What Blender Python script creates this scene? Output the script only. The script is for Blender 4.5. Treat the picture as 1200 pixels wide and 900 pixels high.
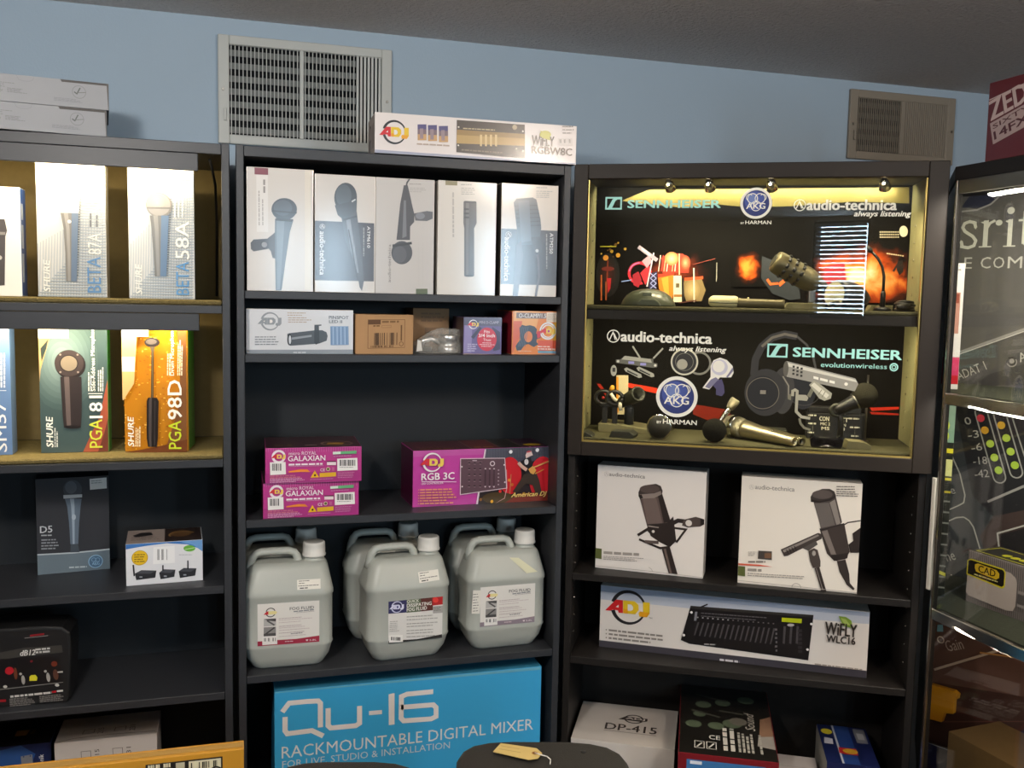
import bpy, bmesh, math, random
from mathutils import Vector, Matrix

for _o in list(bpy.data.objects):
    bpy.data.objects.remove(_o)
SC = bpy.context.scene
COL = SC.collection
R = math.radians

# ------------------------------------------------------------------ camera, world, light, exposure
CAM_R = Vector((0.95872446, -0.28361317, 0.02027271))
CAM_F = Vector((0.28426864, 0.95449428, -0.09017766))
CAM_U = CAM_R.cross(CAM_F)
cd = bpy.data.cameras.new('camera')
cam = bpy.data.objects.new('camera', cd)
COL.objects.link(cam)
mw = Matrix((CAM_R, CAM_U, -CAM_F)).transposed().to_4x4()
mw.translation = Vector((-0.0072734, -2.1768081, 1.6))
cam.matrix_world = mw
cd.sensor_fit = 'HORIZONTAL'
cd.sensor_width = 36.0
cd.lens = 1100.0 / 1200.0 * 36.0
cd.clip_start = 0.05
SC.camera = cam

SC.view_settings.view_transform = 'Standard'
SC.view_settings.look = 'None'
SC.view_settings.exposure = 0.7
SC.view_settings.gamma = 1.0
SC.view_settings.use_curve_mapping = False

world = bpy.data.worlds.new('daylight')
world.use_nodes = True
world.node_tree.nodes['Background'].inputs[0].default_value = (0.55, 0.72, 1.0, 1)
world.node_tree.nodes['Background'].inputs[1].default_value = 1.5
SC.world = world
SC.cycles.max_bounces = 8
SC.cycles.transparent_max_bounces = 12
SC.cycles.caustics_reflective = False
SC.cycles.caustics_refractive = False
SC.cycles.sample_clamp_indirect = 4.0
SC.cycles.blur_glossy = 0.5


def light(name, kind, loc, energy, color, target=None, size=(0.5, 0.5), spot=60, blend=0.5, rad=0.02, spread=180):
    l = bpy.data.lights.new(name, kind)
    l.energy = energy
    l.color = color
    if kind == 'AREA':
        l.shape = 'RECTANGLE'
        l.size, l.size_y = size
        l.spread = R(spread)
    else:
        l.shadow_soft_size = rad
    if kind == 'SPOT':
        l.spot_size = R(spot)
        l.spot_blend = blend
    o = bpy.data.objects.new(name, l)
    COL.objects.link(o)
    o.location = loc
    if target is not None:
        o.rotation_euler = (Vector(target) - Vector(loc)).to_track_quat('-Z', 'Y').to_euler()
    return o


# daylight entering through the shop-front openings (front wall is at y = -5.2)
WARM = (1.0, 0.80, 0.58)
DAY = (0.72, 0.87, 1.0)
OPEN = [  # x0, x1, z0, z1 of the window openings
    (-0.86, -0.42, 1.50, 2.24),
    (0.30, 0.44, 1.45, 2.22),
    (0.64, 0.86, 1.50, 2.22),
    (1.92, 2.34, 1.45, 2.22),
]
DAYW = [22, 9, 14, 25]
for (x0, x1, z0, z1), e in zip(OPEN, DAYW):
    light('daylight', 'AREA', ((x0 + x1) / 2, -5.36, (z0 + z1) / 2), e, DAY, ((x0 + x1) / 2, 0, (z0 + z1) / 2), (x1 - x0, z1 - z0))
# unseen point lamps, added to brighten the ceiling, wall and shelves
light('added_fill_lamp', 'POINT', (-.45, -1.50, 2.11), 34, (1.0, 0.94, 0.87), rad=.08)
light('added_fill_lamp', 'POINT', (1.20, -2.0, 2.19), 22, (1.0, 0.86, 0.72), rad=.10)
light('added_fill_lamp', 'POINT', (1.85, -2.5, 2.19), 12, (1.0, 0.72, 0.48), rad=.10)


# ------------------------------------------------------------------ materials
def lin(h):
    h = h.lstrip('#')
    c = [int(h[i:i + 2], 16) / 255 for i in (0, 2, 4)]
    return tuple(x / 12.92 if x <= 0.04045 else ((x + 0.055) / 1.055) ** 2.4 for x in c)


MATS = {}


def mat(name, hexc, rough=0.5, spec=0.5, metal=0.0, coat=0.0, coat_rough=0.1, noise=0.0, nscale=40, bump=0.0, bscale=60, emit=None, estr=1.0, trans=0.0, stretch=None):
    if name in MATS:
        return MATS[name]
    m = bpy.data.materials.new(name)
    m.use_nodes = True
    nt = m.node_tree
    b = nt.nodes['Principled BSDF']
    c = lin(hexc)
    b.inputs['Base Color'].default_value = (*c, 1)
    b.inputs['Roughness'].default_value = rough
    b.inputs['Specular IOR Level'].default_value = spec
    b.inputs['Metallic'].default_value = metal
    b.inputs['Coat Weight'].default_value = coat
    b.inputs['Coat Roughness'].default_value = coat_rough
    b.inputs['Transmission Weight'].default_value = trans
    if emit:
        b.inputs['Emission Color'].default_value = (*lin(emit), 1)
        b.inputs['Emission Strength'].default_value = estr
    if noise or bump:
        tc = nt.nodes.new('ShaderNodeTexCoord')
        src = tc.outputs['Object']
        if stretch:
            mp = nt.nodes.new('ShaderNodeMapping')
            mp.inputs['Scale'].default_value = stretch
            nt.links.new(src, mp.inputs[0])
            src = mp.outputs[0]
    if noise:
        n = nt.nodes.new('ShaderNodeTexNoise')
        n.inputs['Scale'].default_value = nscale
        n.inputs['Detail'].default_value = 6
        nt.links.new(src, n.inputs['Vector'])
        mx = nt.nodes.new('ShaderNodeMix')
        mx.data_type = 'RGBA'
        mx.inputs[6].default_value = (*[x * (1 - noise) for x in c], 1)
        mx.inputs[7].default_value = (*[min(1, x * (1 + noise)) for x in c], 1)
        nt.links.new(n.outputs['Fac'], mx.inputs[0])
        nt.links.new(mx.outputs[2], b.inputs['Base Color'])
    if bump:
        n2 = nt.nodes.new('ShaderNodeTexNoise')
        n2.inputs['Scale'].default_value = bscale
        n2.inputs['Detail'].default_value = 4
        nt.links.new(src, n2.inputs['Vector'])
        bp = nt.nodes.new('ShaderNodeBump')
        bp.inputs['Strength'].default_value = bump
        bp.inputs['Distance'].default_value = 0.01
        nt.links.new(n2.outputs['Fac'], bp.inputs['Height'])
        nt.links.new(bp.outputs[0], b.inputs['Normal'])
    MATS[name] = m
    return m


def soft_print(name, parent_z, cx, cz, rx, rz, ramp, nscale=14, amount=.9):
    """printed cloud of smoke or flame: a noisy patch whose colours run along a ramp"""
    m = bpy.data.materials.new(name)
    m.use_nodes = True
    nt = m.node_tree
    b = nt.nodes['Principled BSDF']
    b.inputs['Roughness'].default_value = .8
    b.inputs['Specular IOR Level'].default_value = .12
    tc = nt.nodes.new('ShaderNodeTexCoord')
    mp = nt.nodes.new('ShaderNodeMapping')
    mp.inputs['Location'].default_value = (-cx / rx, 0, -cz / rz)
    mp.inputs['Scale'].default_value = (1 / rx, 0, 1 / rz)
    nt.links.new(tc.outputs['Object'], mp.inputs[0])
    ln = nt.nodes.new('ShaderNodeVectorMath')
    ln.operation = 'LENGTH'
    nt.links.new(mp.outputs[0], ln.inputs[0])
    nz = nt.nodes.new('ShaderNodeTexNoise')
    nz.inputs['Scale'].default_value = nscale
    nz.inputs['Detail'].default_value = 5
    nz.inputs['Distortion'].default_value = .6
    nt.links.new(tc.outputs['Object'], nz.inputs['Vector'])
    ma = nt.nodes.new('ShaderNodeMath')
    ma.operation = 'MULTIPLY_ADD'
    ma.inputs[1].default_value = amount
    ma.inputs[2].default_value = 1.0 - amount * .5
    nt.links.new(nz.outputs['Fac'], ma.inputs[0])
    sb = nt.nodes.new('ShaderNodeMath')
    sb.operation = 'SUBTRACT'
    nt.links.new(ma.outputs[0], sb.inputs[0])
    nt.links.new(ln.outputs['Value'], sb.inputs[1])
    cr = nt.nodes.new('ShaderNodeValToRGB')
    while len(cr.color_ramp.elements) < len(ramp):
        cr.color_ramp.elements.new(.5)
    for e, (pos, h) in zip(cr.color_ramp.elements, ramp):
        e.position = pos
        e.color = (*lin(h), 1)
    nt.links.new(sb.outputs[0], cr.inputs[0])
    nt.links.new(cr.outputs[0], b.inputs['Base Color'])
    return m


def glass(name, tint='#ffffff', refl=1.45, rough=0.0):
    m = bpy.data.materials.new(name)
    m.use_nodes = True
    nt = m.node_tree
    nt.nodes.remove(nt.nodes['Principled BSDF'])
    out = nt.nodes['Material Output']
    tr = nt.nodes.new('ShaderNodeBsdfTransparent')
    tr.inputs[0].default_value = (*lin(tint), 1)
    gl = nt.nodes.new('ShaderNodeBsdfGlossy')
    gl.inputs['Roughness'].default_value = rough
    fr = nt.nodes.new('ShaderNodeFresnel')
    geo = nt.nodes.new('ShaderNodeNewGeometry')       # same reflectance for both faces of the thin pane
    mr = nt.nodes.new('ShaderNodeMapRange')
    mr.inputs['To Min'].default_value = refl
    mr.inputs['To Max'].default_value = 1.0 / refl
    nt.links.new(geo.outputs['Backfacing'], mr.inputs['Value'])
    nt.links.new(mr.outputs[0], fr.inputs['IOR'])
    mx = nt.nodes.new('ShaderNodeMixShader')
    nt.links.new(fr.outputs[0], mx.inputs[0])
    nt.links.new(tr.outputs[0], mx.inputs[1])
    nt.links.new(gl.outputs[0], mx.inputs[2])
    nt.links.new(mx.outputs[0], out.inputs[0])
    return m


def ink(h, gloss=0):
    """printed colour; gloss 1 = laminated or shrink-wrapped print"""
    h = h.lstrip('#').lower()
    if gloss == 2:
        return mat('wrap_' + h, h, 0.45, 0.5, coat=1.0, coat_rough=0.14)
    if gloss:
        return mat('gloss_' + h, h, 0.28, 0.5, coat=0.25, coat_rough=0.12)
    return mat('ink_' + h, h, 0.55, 0.4)


WALL = mat('wall_paint', '#9badbd', 0.75, 0.2, noise=0.04, nscale=3, bump=0.06, bscale=220)
CEIL = mat('ceiling_popcorn', '#dad4d1', 0.9, 0.1, noise=0.18, nscale=90, bump=0.9, bscale=120)
FLOOR = mat('floor_carpet', '#4a3d33', 0.95, 0.1, noise=0.25, nscale=120, bump=0.4, bscale=300)
PLASTER = mat('plain_plaster', '#8a7d70', 0.85, 0.2, noise=0.05, nscale=5)
LAM = mat('black_laminate', '#303236', 0.42, 0.42, noise=0.10, nscale=30, bump=0.05, bscale=300, stretch=(1, 1, 6))
LAMB = mat('black_backing_board', '#1f2327', 0.6, 0.3, noise=0.08, nscale=20)
LAMD = mat('black_brown_laminate', '#201d1b', 0.5, 0.25, noise=0.10, nscale=30)
LAMC = mat('black_brown_door', '#27211c', 0.5, 0.22, noise=0.08, nscale=30)
TAN = mat('tan_felt_backing', '#6e6040', 0.9, 0.1, noise=0.12, nscale=60)
TANC = mat('tan_carpet_mat', '#6f6340', 0.95, 0.1, noise=0.35, nscale=140, bump=0.5, bscale=260)
OLC = mat('olive_carpet_mat', '#524f3a', 0.95, 0.1, noise=0.3, nscale=160, bump=0.4, bscale=260)
GRC = mat('dark_green_carpet_mat', '#3d4036', 0.95, 0.1, noise=0.3, nscale=160, bump=0.4, bscale=260)
CHROME = mat('chrome', '#c9c7c2', 0.16, 0.5, metal=1.0)
STEEL = mat('brushed_steel', '#8f8c86', 0.32, 0.5, metal=1.0, noise=0.08, nscale=60)
DSTEEL = mat('dark_steel', '#3b3a38', 0.35, 0.5, metal=0.8, noise=0.05, nscale=60)
BLK = mat('black_plastic', '#1a1a1b', 0.42, 0.5, bump=0.05, bscale=400)
FOAM = mat('black_foam', '#23231f', 0.95, 0.1, bump=0.9, bscale=600)
CARD = mat('brown_cardboard', '#b08a62', 0.7, 0.25, noise=0.06, nscale=30, bump=0.04, bscale=90)
WCARD = ink('#e4e0dd')
VENTW = mat('vent_enamel', '#b0b3b0', 0.45, 0.4, noise=0.03, nscale=30)
VENTD = mat('vent_duct_shade', '#16181a', 0.8, 0.1)
GOLDM = mat('champagne_metal', '#aea58a', 0.33, 0.5, metal=0.9, noise=0.05, nscale=80)
BRONZ = mat('bronze_metal', '#5f583f', 0.46, 0.5, metal=0.55, noise=0.06, nscale=80)
CREAM = mat('cream_mesh', '#cfc79a', 0.45, 0.5, metal=0.4, noise=0.3, nscale=900, bump=0.4, bscale=900)
GMESH = mat('steel_mesh', '#a09a84', 0.4, 0.5, metal=0.8, noise=0.4, nscale=700, bump=0.5, bscale=700)
GLASS = glass('case_glass', '#f7f7f5', 1.55)
WGLASS = glass('window_glass', '#eef4f6', 1.3)


# ------------------------------------------------------------------ mesh helpers
class MB:
    """collects shapes and links them as ONE mesh object"""

    def __init__(s):
        s.bm = bmesh.new()
        s.mats = []

    def mi(s, m):
        if m not in s.mats:
            s.mats.append(m)
        return s.mats.index(m)

    def box(s, x0, x1, y0, y1, z0, z1, m, bev=0.0015, seg=1, mats=None):
        r = bmesh.ops.create_cube(s.bm, size=1.0)
        vs = r['verts']
        for v in vs:
            v.co = Vector((x0 + (v.co.x + .5) * (x1 - x0), y0 + (v.co.y + .5) * (y1 - y0), z0 + (v.co.z + .5) * (z1 - z0)))
        fs = list({f for v in vs for f in v.link_faces})
        for f in fs:
            f.material_index = s.mi(m)
            if mats:
                n = f.normal if f.normal.length else f.normal
                f.normal_update()
                n = f.normal
                for k, (ax, sg) in dict(front=(1, -1), back=(1, 1), top=(2, 1), bottom=(2, -1), left=(0, -1), right=(0, 1)).items():
                    if n[ax] * sg > .9 and k in mats:
                        f.material_index = s.mi(mats[k])
        if bev:
            es = list({e for v in vs for e in v.link_edges})
            bmesh.ops.bevel(s.bm, geom=es, offset=bev, segments=seg, profile=.7, affect='EDGES')
        return s

    def prism(s, pts, y0, y1, m, bev=0.0, seg=2, axis='y', front=None, smooth=False):
        """polygon pts (x,z) pushed along y"""
        def P(a, b, t):
            return Vector((a, t, b)) if axis == 'y' else (Vector((a, b, t)) if axis == 'z' else Vector((t, a, b)))
        a = [s.bm.verts.new(P(x, z, y0)) for x, z in pts]
        b = [s.bm.verts.new(P(x, z, y1)) for x, z in pts]
        n = len(pts)
        fs = [s.bm.faces.new(a), s.bm.faces.new(b[::-1])]
        for i in range(n):
            fs.append(s.bm.faces.new((a[i], b[i], b[(i + 1) % n], a[(i + 1) % n])))
        for f in fs:
            f.material_index = s.mi(m)
        bmesh.ops.recalc_face_normals(s.bm, faces=fs)
        if front:
            fs[0].material_index = s.mi(front)
        if bev:
            es = list({e for f in fs[:2] for e in f.edges})
            bmesh.ops.bevel(s.bm, geom=es, offset=bev, segments=seg, profile=.6, affect='EDGES')
        return s

    def lathe(s, p0, p1, prof, m, seg=20, mf=None):
        """profile [(t along p0..p1, radius)]; mf(i) may give a material per band"""
        p0, p1 = Vector(p0), Vector(p1)
        ax = (p1 - p0)
        L = ax.length
        ax.normalize()
        up = Vector((0, 0, 1)) if abs(ax.z) < .9 else Vector((1, 0, 0))
        u = ax.cross(up).normalized()
        w = ax.cross(u)
        rings = []
        for t, r in prof:
            c = p0 + ax * L * t
            rings.append([s.bm.verts.new(c + (u * math.cos(2 * math.pi * k / seg) + w * math.sin(2 * math.pi * k / seg)) * max(r, 1e-5)) for k in range(seg)])
        fs = []
        for i in range(len(rings) - 1):
            for k in range(seg):
                f = s.bm.faces.new((rings[i][k], rings[i][(k + 1) % seg], rings[i + 1][(k + 1) % seg], rings[i + 1][k]))
                f.material_index = s.mi(mf(i) if mf else m)
                f.smooth = True
                fs.append(f)
        for rg, idx in ((rings[0][::-1], 0), (rings[-1], len(rings) - 2)):
            f = s.bm.faces.new(rg)
            f.material_index = s.mi(mf(idx) if mf else m)
            fs.append(f)
        bmesh.ops.recalc_face_normals(s.bm, faces=fs)
        return s

    def sphere(s, c, r, m, seg=20, squash=(1, 1, 1)):
        q = bmesh.ops.create_uvsphere(s.bm, u_segments=seg, v_segments=max(8, seg * 2 // 3), radius=1)
        for v in q['verts']:
            v.co = Vector((c[0] + v.co.x * r * squash[0], c[1] + v.co.y * r * squash[1], c[2] + v.co.z * r * squash[2]))
        for f in {f for v in q['verts'] for f in v.link_faces}:
            f.material_index = s.mi(m)
            f.smooth = True
        return s

    def tube(s, path, rad, m, seg=10, flat=None):
        """rad may be a list; flat=(axis vector, factor) widens the section along an axis"""
        pts = [Vector(p) for p in path]
        n = len(pts)
        rr = rad if isinstance(rad, (list, tuple)) else [rad] * n
        rings = []
        pu = None
        for i, p in enumerate(pts):
            d = (pts[min(i + 1, n - 1)] - pts[max(i - 1, 0)]).normalized()
            if pu is None:
                up = Vector((0, 1, 0)) if abs(d.y) < .9 else Vector((1, 0, 0))
                pu = d.cross(up).normalized()
            pu = (pu - d * pu.dot(d)).normalized()
            w = d.cross(pu)
            ring = []
            for k in range(seg):
                o = (pu * math.cos(2 * math.pi * k / seg) + w * math.sin(2 * math.pi * k / seg)) * rr[i]
                if flat:
                    fa = Vector(flat[0])
                    o += fa * o.dot(fa) * (flat[1] - 1)
                ring.append(s.bm.verts.new(p + o))
            rings.append(ring)
        fs = []
        for i in range(n - 1):
            for k in range(seg):
                f = s.bm.faces.new((rings[i][k], rings[i][(k + 1) % seg], rings[i + 1][(k + 1) % seg], rings[i + 1][k]))
                f.material_index = s.mi(m)
                f.smooth = True
                fs.append(f)
        for rg in (rings[0][::-1], rings[-1]):
            f = s.bm.faces.new(rg)
            f.material_index = s.mi(m)
            fs.append(f)
        bmesh.ops.recalc_face_normals(s.bm, faces=fs)
        return s

    def build(s, name, parent=None, loc=None, rz=0.0):
        me = bpy.data.meshes.new(name)
        s.bm.to_mesh(me)
        s.bm.free()
        for m in s.mats:
            me.materials.append(m)
        o = bpy.data.objects.new(name, me)
        COL.objects.link(o)
        if parent:
            o.parent = parent
        if loc is not None:
            o.location = loc
        o.rotation_euler = (0, 0, rz)
        return o


def tag(o, label, cat, group=None, kind=None):
    o['label'] = label
    o['category'] = cat
    if group:
        o['group'] = group
    if kind:
        o['kind'] = kind
    return o


def empty(name, label, cat, loc, rz=0.0, group=None):
    o = bpy.data.objects.new(name, None)
    o.empty_display_size = .05
    COL.objects.link(o)
    o.location = loc
    o.rotation_euler = (0, 0, rz)
    return tag(o, label, cat, group)


def struct(o):
    o['kind'] = 'structure'
    return o


def copy_thing(src, label, group=None, loc=None, rz=None):
    c = src.copy()
    COL.objects.link(c)
    for ch in list(src.children):
        d = ch.copy()
        COL.objects.link(d)
        d.parent = c
        for g in list(ch.children):
            e = g.copy()
            COL.objects.link(e)
            e.parent = d
    if loc is not None:
        c.location = loc
    if rz is not None:
        c.rotation_euler = (0, 0, rz)
    c['label'] = label
    if group:
        c['group'] = group
    return c


class Frame:
    """a shelf unit's own frame: s along its front, v into its depth"""

    def __init__(s, ox, oy, ang):
        s.o = Vector((ox, oy, 0))
        s.a = ang
        s.d = Vector((math.cos(ang), math.sin(ang), 0))
        s.n = Vector((-math.sin(ang), math.cos(ang), 0))

    def at(s, a, v, z):
        return s.o + s.d * a + s.n * v + Vector((0, 0, z))


FA = Frame(0, 0, 0)
FC = Frame(0.784, -0.0116, -0.5012)
FD = Frame(1.524, -0.44, -math.pi / 2)

# ------------------------------------------------------------------ printed faces
_TXT = {}


def glyphs(body, bold=0.0, shear=0.0):
    key = (body, bold, shear)
    if key not in _TXT:
        cu = bpy.data.curves.new('lettering', 'FONT')
        cu.body = body
        cu.resolution_u = 2
        cu.offset = bold
        cu.shear = shear
        cu.fill_mode = 'FRONT'
        o = bpy.data.objects.new('lettering', cu)
        COL.objects.link(o)
        bpy.context.view_layer.update()
        dg = bpy.context.evaluated_depsgraph_get()
        me = bpy.data.meshes.new_from_object(o.evaluated_get(dg))
        vs = [(v.co.x, v.co.y) for v in me.vertices]
        fs = [tuple(p.vertices) for p in me.polygons]
        bpy.data.objects.remove(o)
        bpy.data.curves.remove(cu)
        bpy.data.meshes.remove(me)
        xs = [v[0] for v in vs] or [0, 1]
        ys = [v[1] for v in vs] or [0, 1]
        x0, x1, y0, y1 = min(xs), max(xs), min(ys), max(ys)
        vs = [((x - x0) / max(x1 - x0, 1e-6), (y - y0) / max(y1 - y0, 1e-6)) for x, y in vs]
        _TXT[key] = (vs, fs, (x1 - x0) / max(y1 - y0, 1e-6))
    return _TXT[key]


def homography(src, dst):
    A = []
    for (x, y), (u, v) in zip(src, dst):
        A.append([x, y, 1, 0, 0, 0, -u * x, -u * y, u])
        A.append([0, 0, 0, x, y, 1, -v * x, -v * y, v])
    n = 8
    for i in range(n):
        k = max(range(i, n), key=lambda r: abs(A[r][i]))
        A[i], A[k] = A[k], A[i]
        p = A[i][i]
        A[i] = [a / p for a in A[i]]
        for r in range(n):
            if r != i:
                f = A[r][i]
                A[r] = [a - f * b for a, b in zip(A[r], A[i])]
    h = [A[i][8] for i in range(n)] + [1.0]

    def f(x, y):
        w = h[6] * x + h[7] * y + h[8]
        return ((h[0] * x + h[1] * y + h[2]) / w, (h[3] * x + h[4] * y + h[5]) / w)
    return f


class Art:
    """flat printing on one face. src = the artwork's own sheet coordinates (TL, TR, BR, BL), mapped on the w x h face"""

    def __init__(s, w=1, h=1, src=None, dst=None, gloss=0):
        s.w, s.h, s.g = w, h, gloss
        s.f = homography(src, dst or [(0, h), (w, h), (w, 0), (0, 0)]) if src else (lambda x, y: (x, y))
        s.items = []
        s.layer = 0

    def M(s, c):
        return ink(c, s.g) if isinstance(c, str) else c

    def raw(s, pts, c):
        s.items.append((s.layer, [tuple(p) for p in pts], [tuple(range(len(pts)))], s.M(c)))
        s.layer += 1
        return s

    def poly(s, pts, c):
        return s.raw([s.f(*p) for p in pts], c)

    def rect(s, x0, y0, x1, y1, c):
        return s.poly([(x0, y0), (x1, y0), (x1, y1), (x0, y1)], c)

    def ell(s, cx, cy, rx, ry, c, n=28):
        return s.poly([(cx + rx * math.cos(2 * math.pi * k / n), cy + ry * math.sin(2 * math.pi * k / n)) for k in range(n)], c)

    def glow(s, cx, cy, rx, ry, c0, c1, k=7):
        """soft printed patch: c0 at its rim to c1 at its heart"""
        p0 = [int(c0[i:i + 2], 16) for i in (0, 2, 4)]
        p1 = [int(c1[i:i + 2], 16) for i in (0, 2, 4)]
        for i in range(k):
            t = i / (k - 1)
            q = 1 - .85 * t
            s.ell(cx, cy, rx * q, ry * q, '%02x%02x%02x' % tuple(int(a + (b - a) * t) for a, b in zip(p0, p1)), 24)
        return s

    def disc(s, cx, cy, r, c, n=28):
        X, Y = s.f(cx, cy)
        X1, Y1 = s.f(cx + r, cy)
        q = math.hypot(X1 - X, Y1 - Y)
        return s.raw([(X + q * math.cos(2 * math.pi * k / n), Y + q * math.sin(2 * math.pi * k / n)) for k in range(n)], c)

    def ring(s, cx, cy, r, wd, c, a0=0, a1=360, n=36, w1=None):
        """round outline; a0..a1 in degrees; wd fades to w1 along it"""
        X, Y = s.f(cx, cy)
        X1, Y1 = s.f(cx + r, cy)
        q = math.hypot(X1 - X, Y1 - Y)
        k_ = q / r
        vs, fs = [], []
        for i in range(n + 1):
            a = R(a0 + (a1 - a0) * i / n)
            ww = (wd + ((w1 if w1 is not None else wd) - wd) * i / n) * k_
            vs += [(X + (q - ww / 2) * math.cos(a), Y + (q - ww / 2) * math.sin(a)), (X + (q + ww / 2) * math.cos(a), Y + (q + ww / 2) * math.sin(a))]
        for i in range(n):
            fs.append((2 * i, 2 * i + 1, 2 * i + 3, 2 * i + 2))
        s.items.append((s.layer, vs, fs, s.M(c)))
        s.layer += 1
        return s

    def stroke(s, pts, wd, c, closed=False):
        P = [Vector(s.f(*p)) for p in pts]
        X, Y = s.f(*pts[0])
        X1, Y1 = s.f(pts[0][0] + wd, pts[0][1])
        hw = math.hypot(X1 - X, Y1 - Y) / 2
        n = len(P)
        vs, fs = [], []
        for i in range(n):
            a = P[i - 1] if (i or closed) else P[i]
            b = P[(i + 1) % n] if (i < n - 1 or closed) else P[i]
            d1 = (P[i] - a)
            d2 = (b - P[i])
            if d1.length < 1e-9:
                d1 = d2
            if d2.length < 1e-9:
                d2 = d1
            d1.normalize()
            d2.normalize()
            nn = Vector((-(d1 + d2).y, (d1 + d2).x))
            if nn.length < 1e-6:
                nn = Vector((-d1.y, d1.x))
            nn.normalize()
            k = hw / max(.35, nn.dot(Vector((-d1.y, d1.x))))
            vs += [tuple(P[i] + nn * k), tuple(P[i] - nn * k)]
        for i in range(n if closed else n - 1):
            j = (i + 1) % n
            fs.append((2 * i, 2 * i + 1, 2 * j + 1, 2 * j))
        s.items.append((s.layer, vs, fs, s.M(c)))
        s.layer += 1
        return s

    def text(s, body, a, b, hp, c, bold=0.0, shear=0.0, rot=None):
        """lettering from sheet point a to b along its foot, hp tall on the sheet (measured across the foot line)"""
        A, B = Vector(s.f(*a)), Vector(s.f(*b))
        da = Vector((b[0] - a[0], b[1] - a[1])).normalized()
        # 'up' of the lettering on the sheet: foot line turned a quarter to the left (sheet y runs down when mapped)
        mid = ((a[0] + b[0]) / 2, (a[1] + b[1]) / 2)
        up1 = (mid[0] + da.y * hp, mid[1] - da.x * hp)
        up2 = (mid[0] - da.y * hp, mid[1] + da.x * hp)
        d = (B - A)
        L = d.length
        d.normalize()
        n = Vector((-d.y, d.x))
        M_ = Vector(s.f(*mid))
        U1, U2 = Vector(s.f(*up1)) - M_, Vector(s.f(*up2)) - M_
        H = max(U1.dot(n), U2.dot(n))
        # snap to the face's own directions
        for v in ((1, 0), (0, 1), (0, -1)):
            v = Vector(v)
            if d.dot(v) > math.cos(R(7)):
                d = v
        n = Vector((-d.y, d.x))
        vs, fs, _ = glyphs(body, 0.0, shear)
        q = bold * H * .9
        for i_, (ox, oy) in enumerate(((-q, -q * .5), (q, q * .5), (q, -q * .5), (-q, q * .5)) if bold else ((0, 0),)):   # heavier stroke
            s.items.append((s.layer + .25 * i_, [tuple(A + d * (x * L + ox) + n * (y * H + oy)) for x, y in vs], fs, s.M(c)))
        s.layer += 1
        return s

    def words(s, x0, y0, x1, n, pitch, th, c, seed=1, slope=0.0, ragged=.35):
        """n lines of small print, as separate word blocks (unreadable in the photo)"""
        rnd = random.Random(seed)
        vs, fs = [], []
        for i in range(n):
            x = x0
            end = x1 - (x1 - x0) * ragged * rnd.random()
            while x < end:
                wl = min(end - x, abs(th) * rnd.uniform(1.5, 5))
                y = y0 + i * pitch + slope * (x - x0)
                y2 = y + slope * wl
                k = len(vs)
                vs += [s.f(x, y), s.f(x + wl, y2), s.f(x + wl, y2 + th), s.f(x, y + th)]
                fs.append((k, k + 1, k + 2, k + 3))
                x += wl + abs(th) * .6
        s.items.append((s.layer, vs, fs, s.M(c)))
        s.layer += 1
        return s

    def vwords(s, x0, y0, y1, n, pitch, th, c, seed=1, ragged=.3):
        rnd = random.Random(seed)
        vs, fs = [], []
        sg = 1 if y1 > y0 else -1
        for i in range(n):
            y = y0
            end = y1 - (y1 - y0) * ragged * rnd.random()
            while (end - y) * sg > 0:
                wl = min(abs(end - y), abs(th) * rnd.uniform(1.5, 5)) * sg
                x = x0 + i * pitch
                k = len(vs)
                vs += [s.f(x, y), s.f(x, y + wl), s.f(x + th, y + wl), s.f(x + th, y)]
                fs.append((k, k + 1, k + 2, k + 3))
                y += wl + abs(th) * .6 * sg
        s.items.append((s.layer, vs, fs, s.M(c)))
        s.layer += 1
        return s

    def bars(s, x0, y0, x1, y1, c='1c1c1c', seed=3, n=22):
        rnd = random.Random(seed)
        vs, fs = [], []
        st = (x1 - x0) / n
        for i in range(n):
            if rnd.random() < .68:
                w = st * rnd.uniform(.4, .95)
                k = len(vs)
                X = x0 + i * st
                vs += [s.f(X, y0), s.f(X + w, y0), s.f(X + w, y1), s.f(X, y1)]
                fs.append((k, k + 1, k + 2, k + 3))
        s.items.append((s.layer, vs, fs, s.M(c)))
        s.layer += 1
        return s

    def build(s, name, parent, O=(0, 0, 0), X=(1, 0, 0), Y=(0, 0, 1), N=(0, -1, 0), clip=True, eps=.0004, dz=.00006):
        O, X, Y, N = Vector(O), Vector(X), Vector(Y), Vector(N)
        mats, verts, faces, mi = [], [], [], []
        for lay, vs, fs, m in s.items:
            if m not in mats:
                mats.append(m)
            k = len(verts)
            for x, y in vs:
                if clip:
                    x, y = min(max(x, 0.0004), s.w - .0004), min(max(y, 0.0004), s.h - .0004)
                verts.append(O + X * x + Y * y + N * (eps + lay * dz))
            for f in fs:
                faces.append(tuple(k + i for i in f))
                mi.append(mats.index(m))
        me = bpy.data.meshes.new(name)
        me.from_pydata([tuple(v) for v in verts], [], faces)
        for m in mats:
            me.materials.append(m)
        me.polygons.foreach_set('material_index', mi)
        me.update()
        # one side faces out
        for p in me.polygons:
            if p.normal.dot(N) < 0:
                p.flip()
        me.update()
        o = bpy.data.objects.new(name, me)
        COL.objects.link(o)
        o.parent = parent
        return o


def on_front(art, box, name='front_print'):
    w, d, h = box['dims']
    return art.build(name, box, (-w / 2, -d / 2, 0))


def on_top(art, box, name='top_print'):
    w, d, h = box['dims']
    return art.build(name, box, (-w / 2, -d / 2, h), (1, 0, 0), (0, 1, 0), (0, 0, 1))


def on_left(art, box, name='side_print'):
    w, d, h = box['dims']
    return art.build(name, box, (-w / 2, d / 2, 0), (0, -1, 0), (0, 0, 1), (-1, 0, 0))


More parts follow.
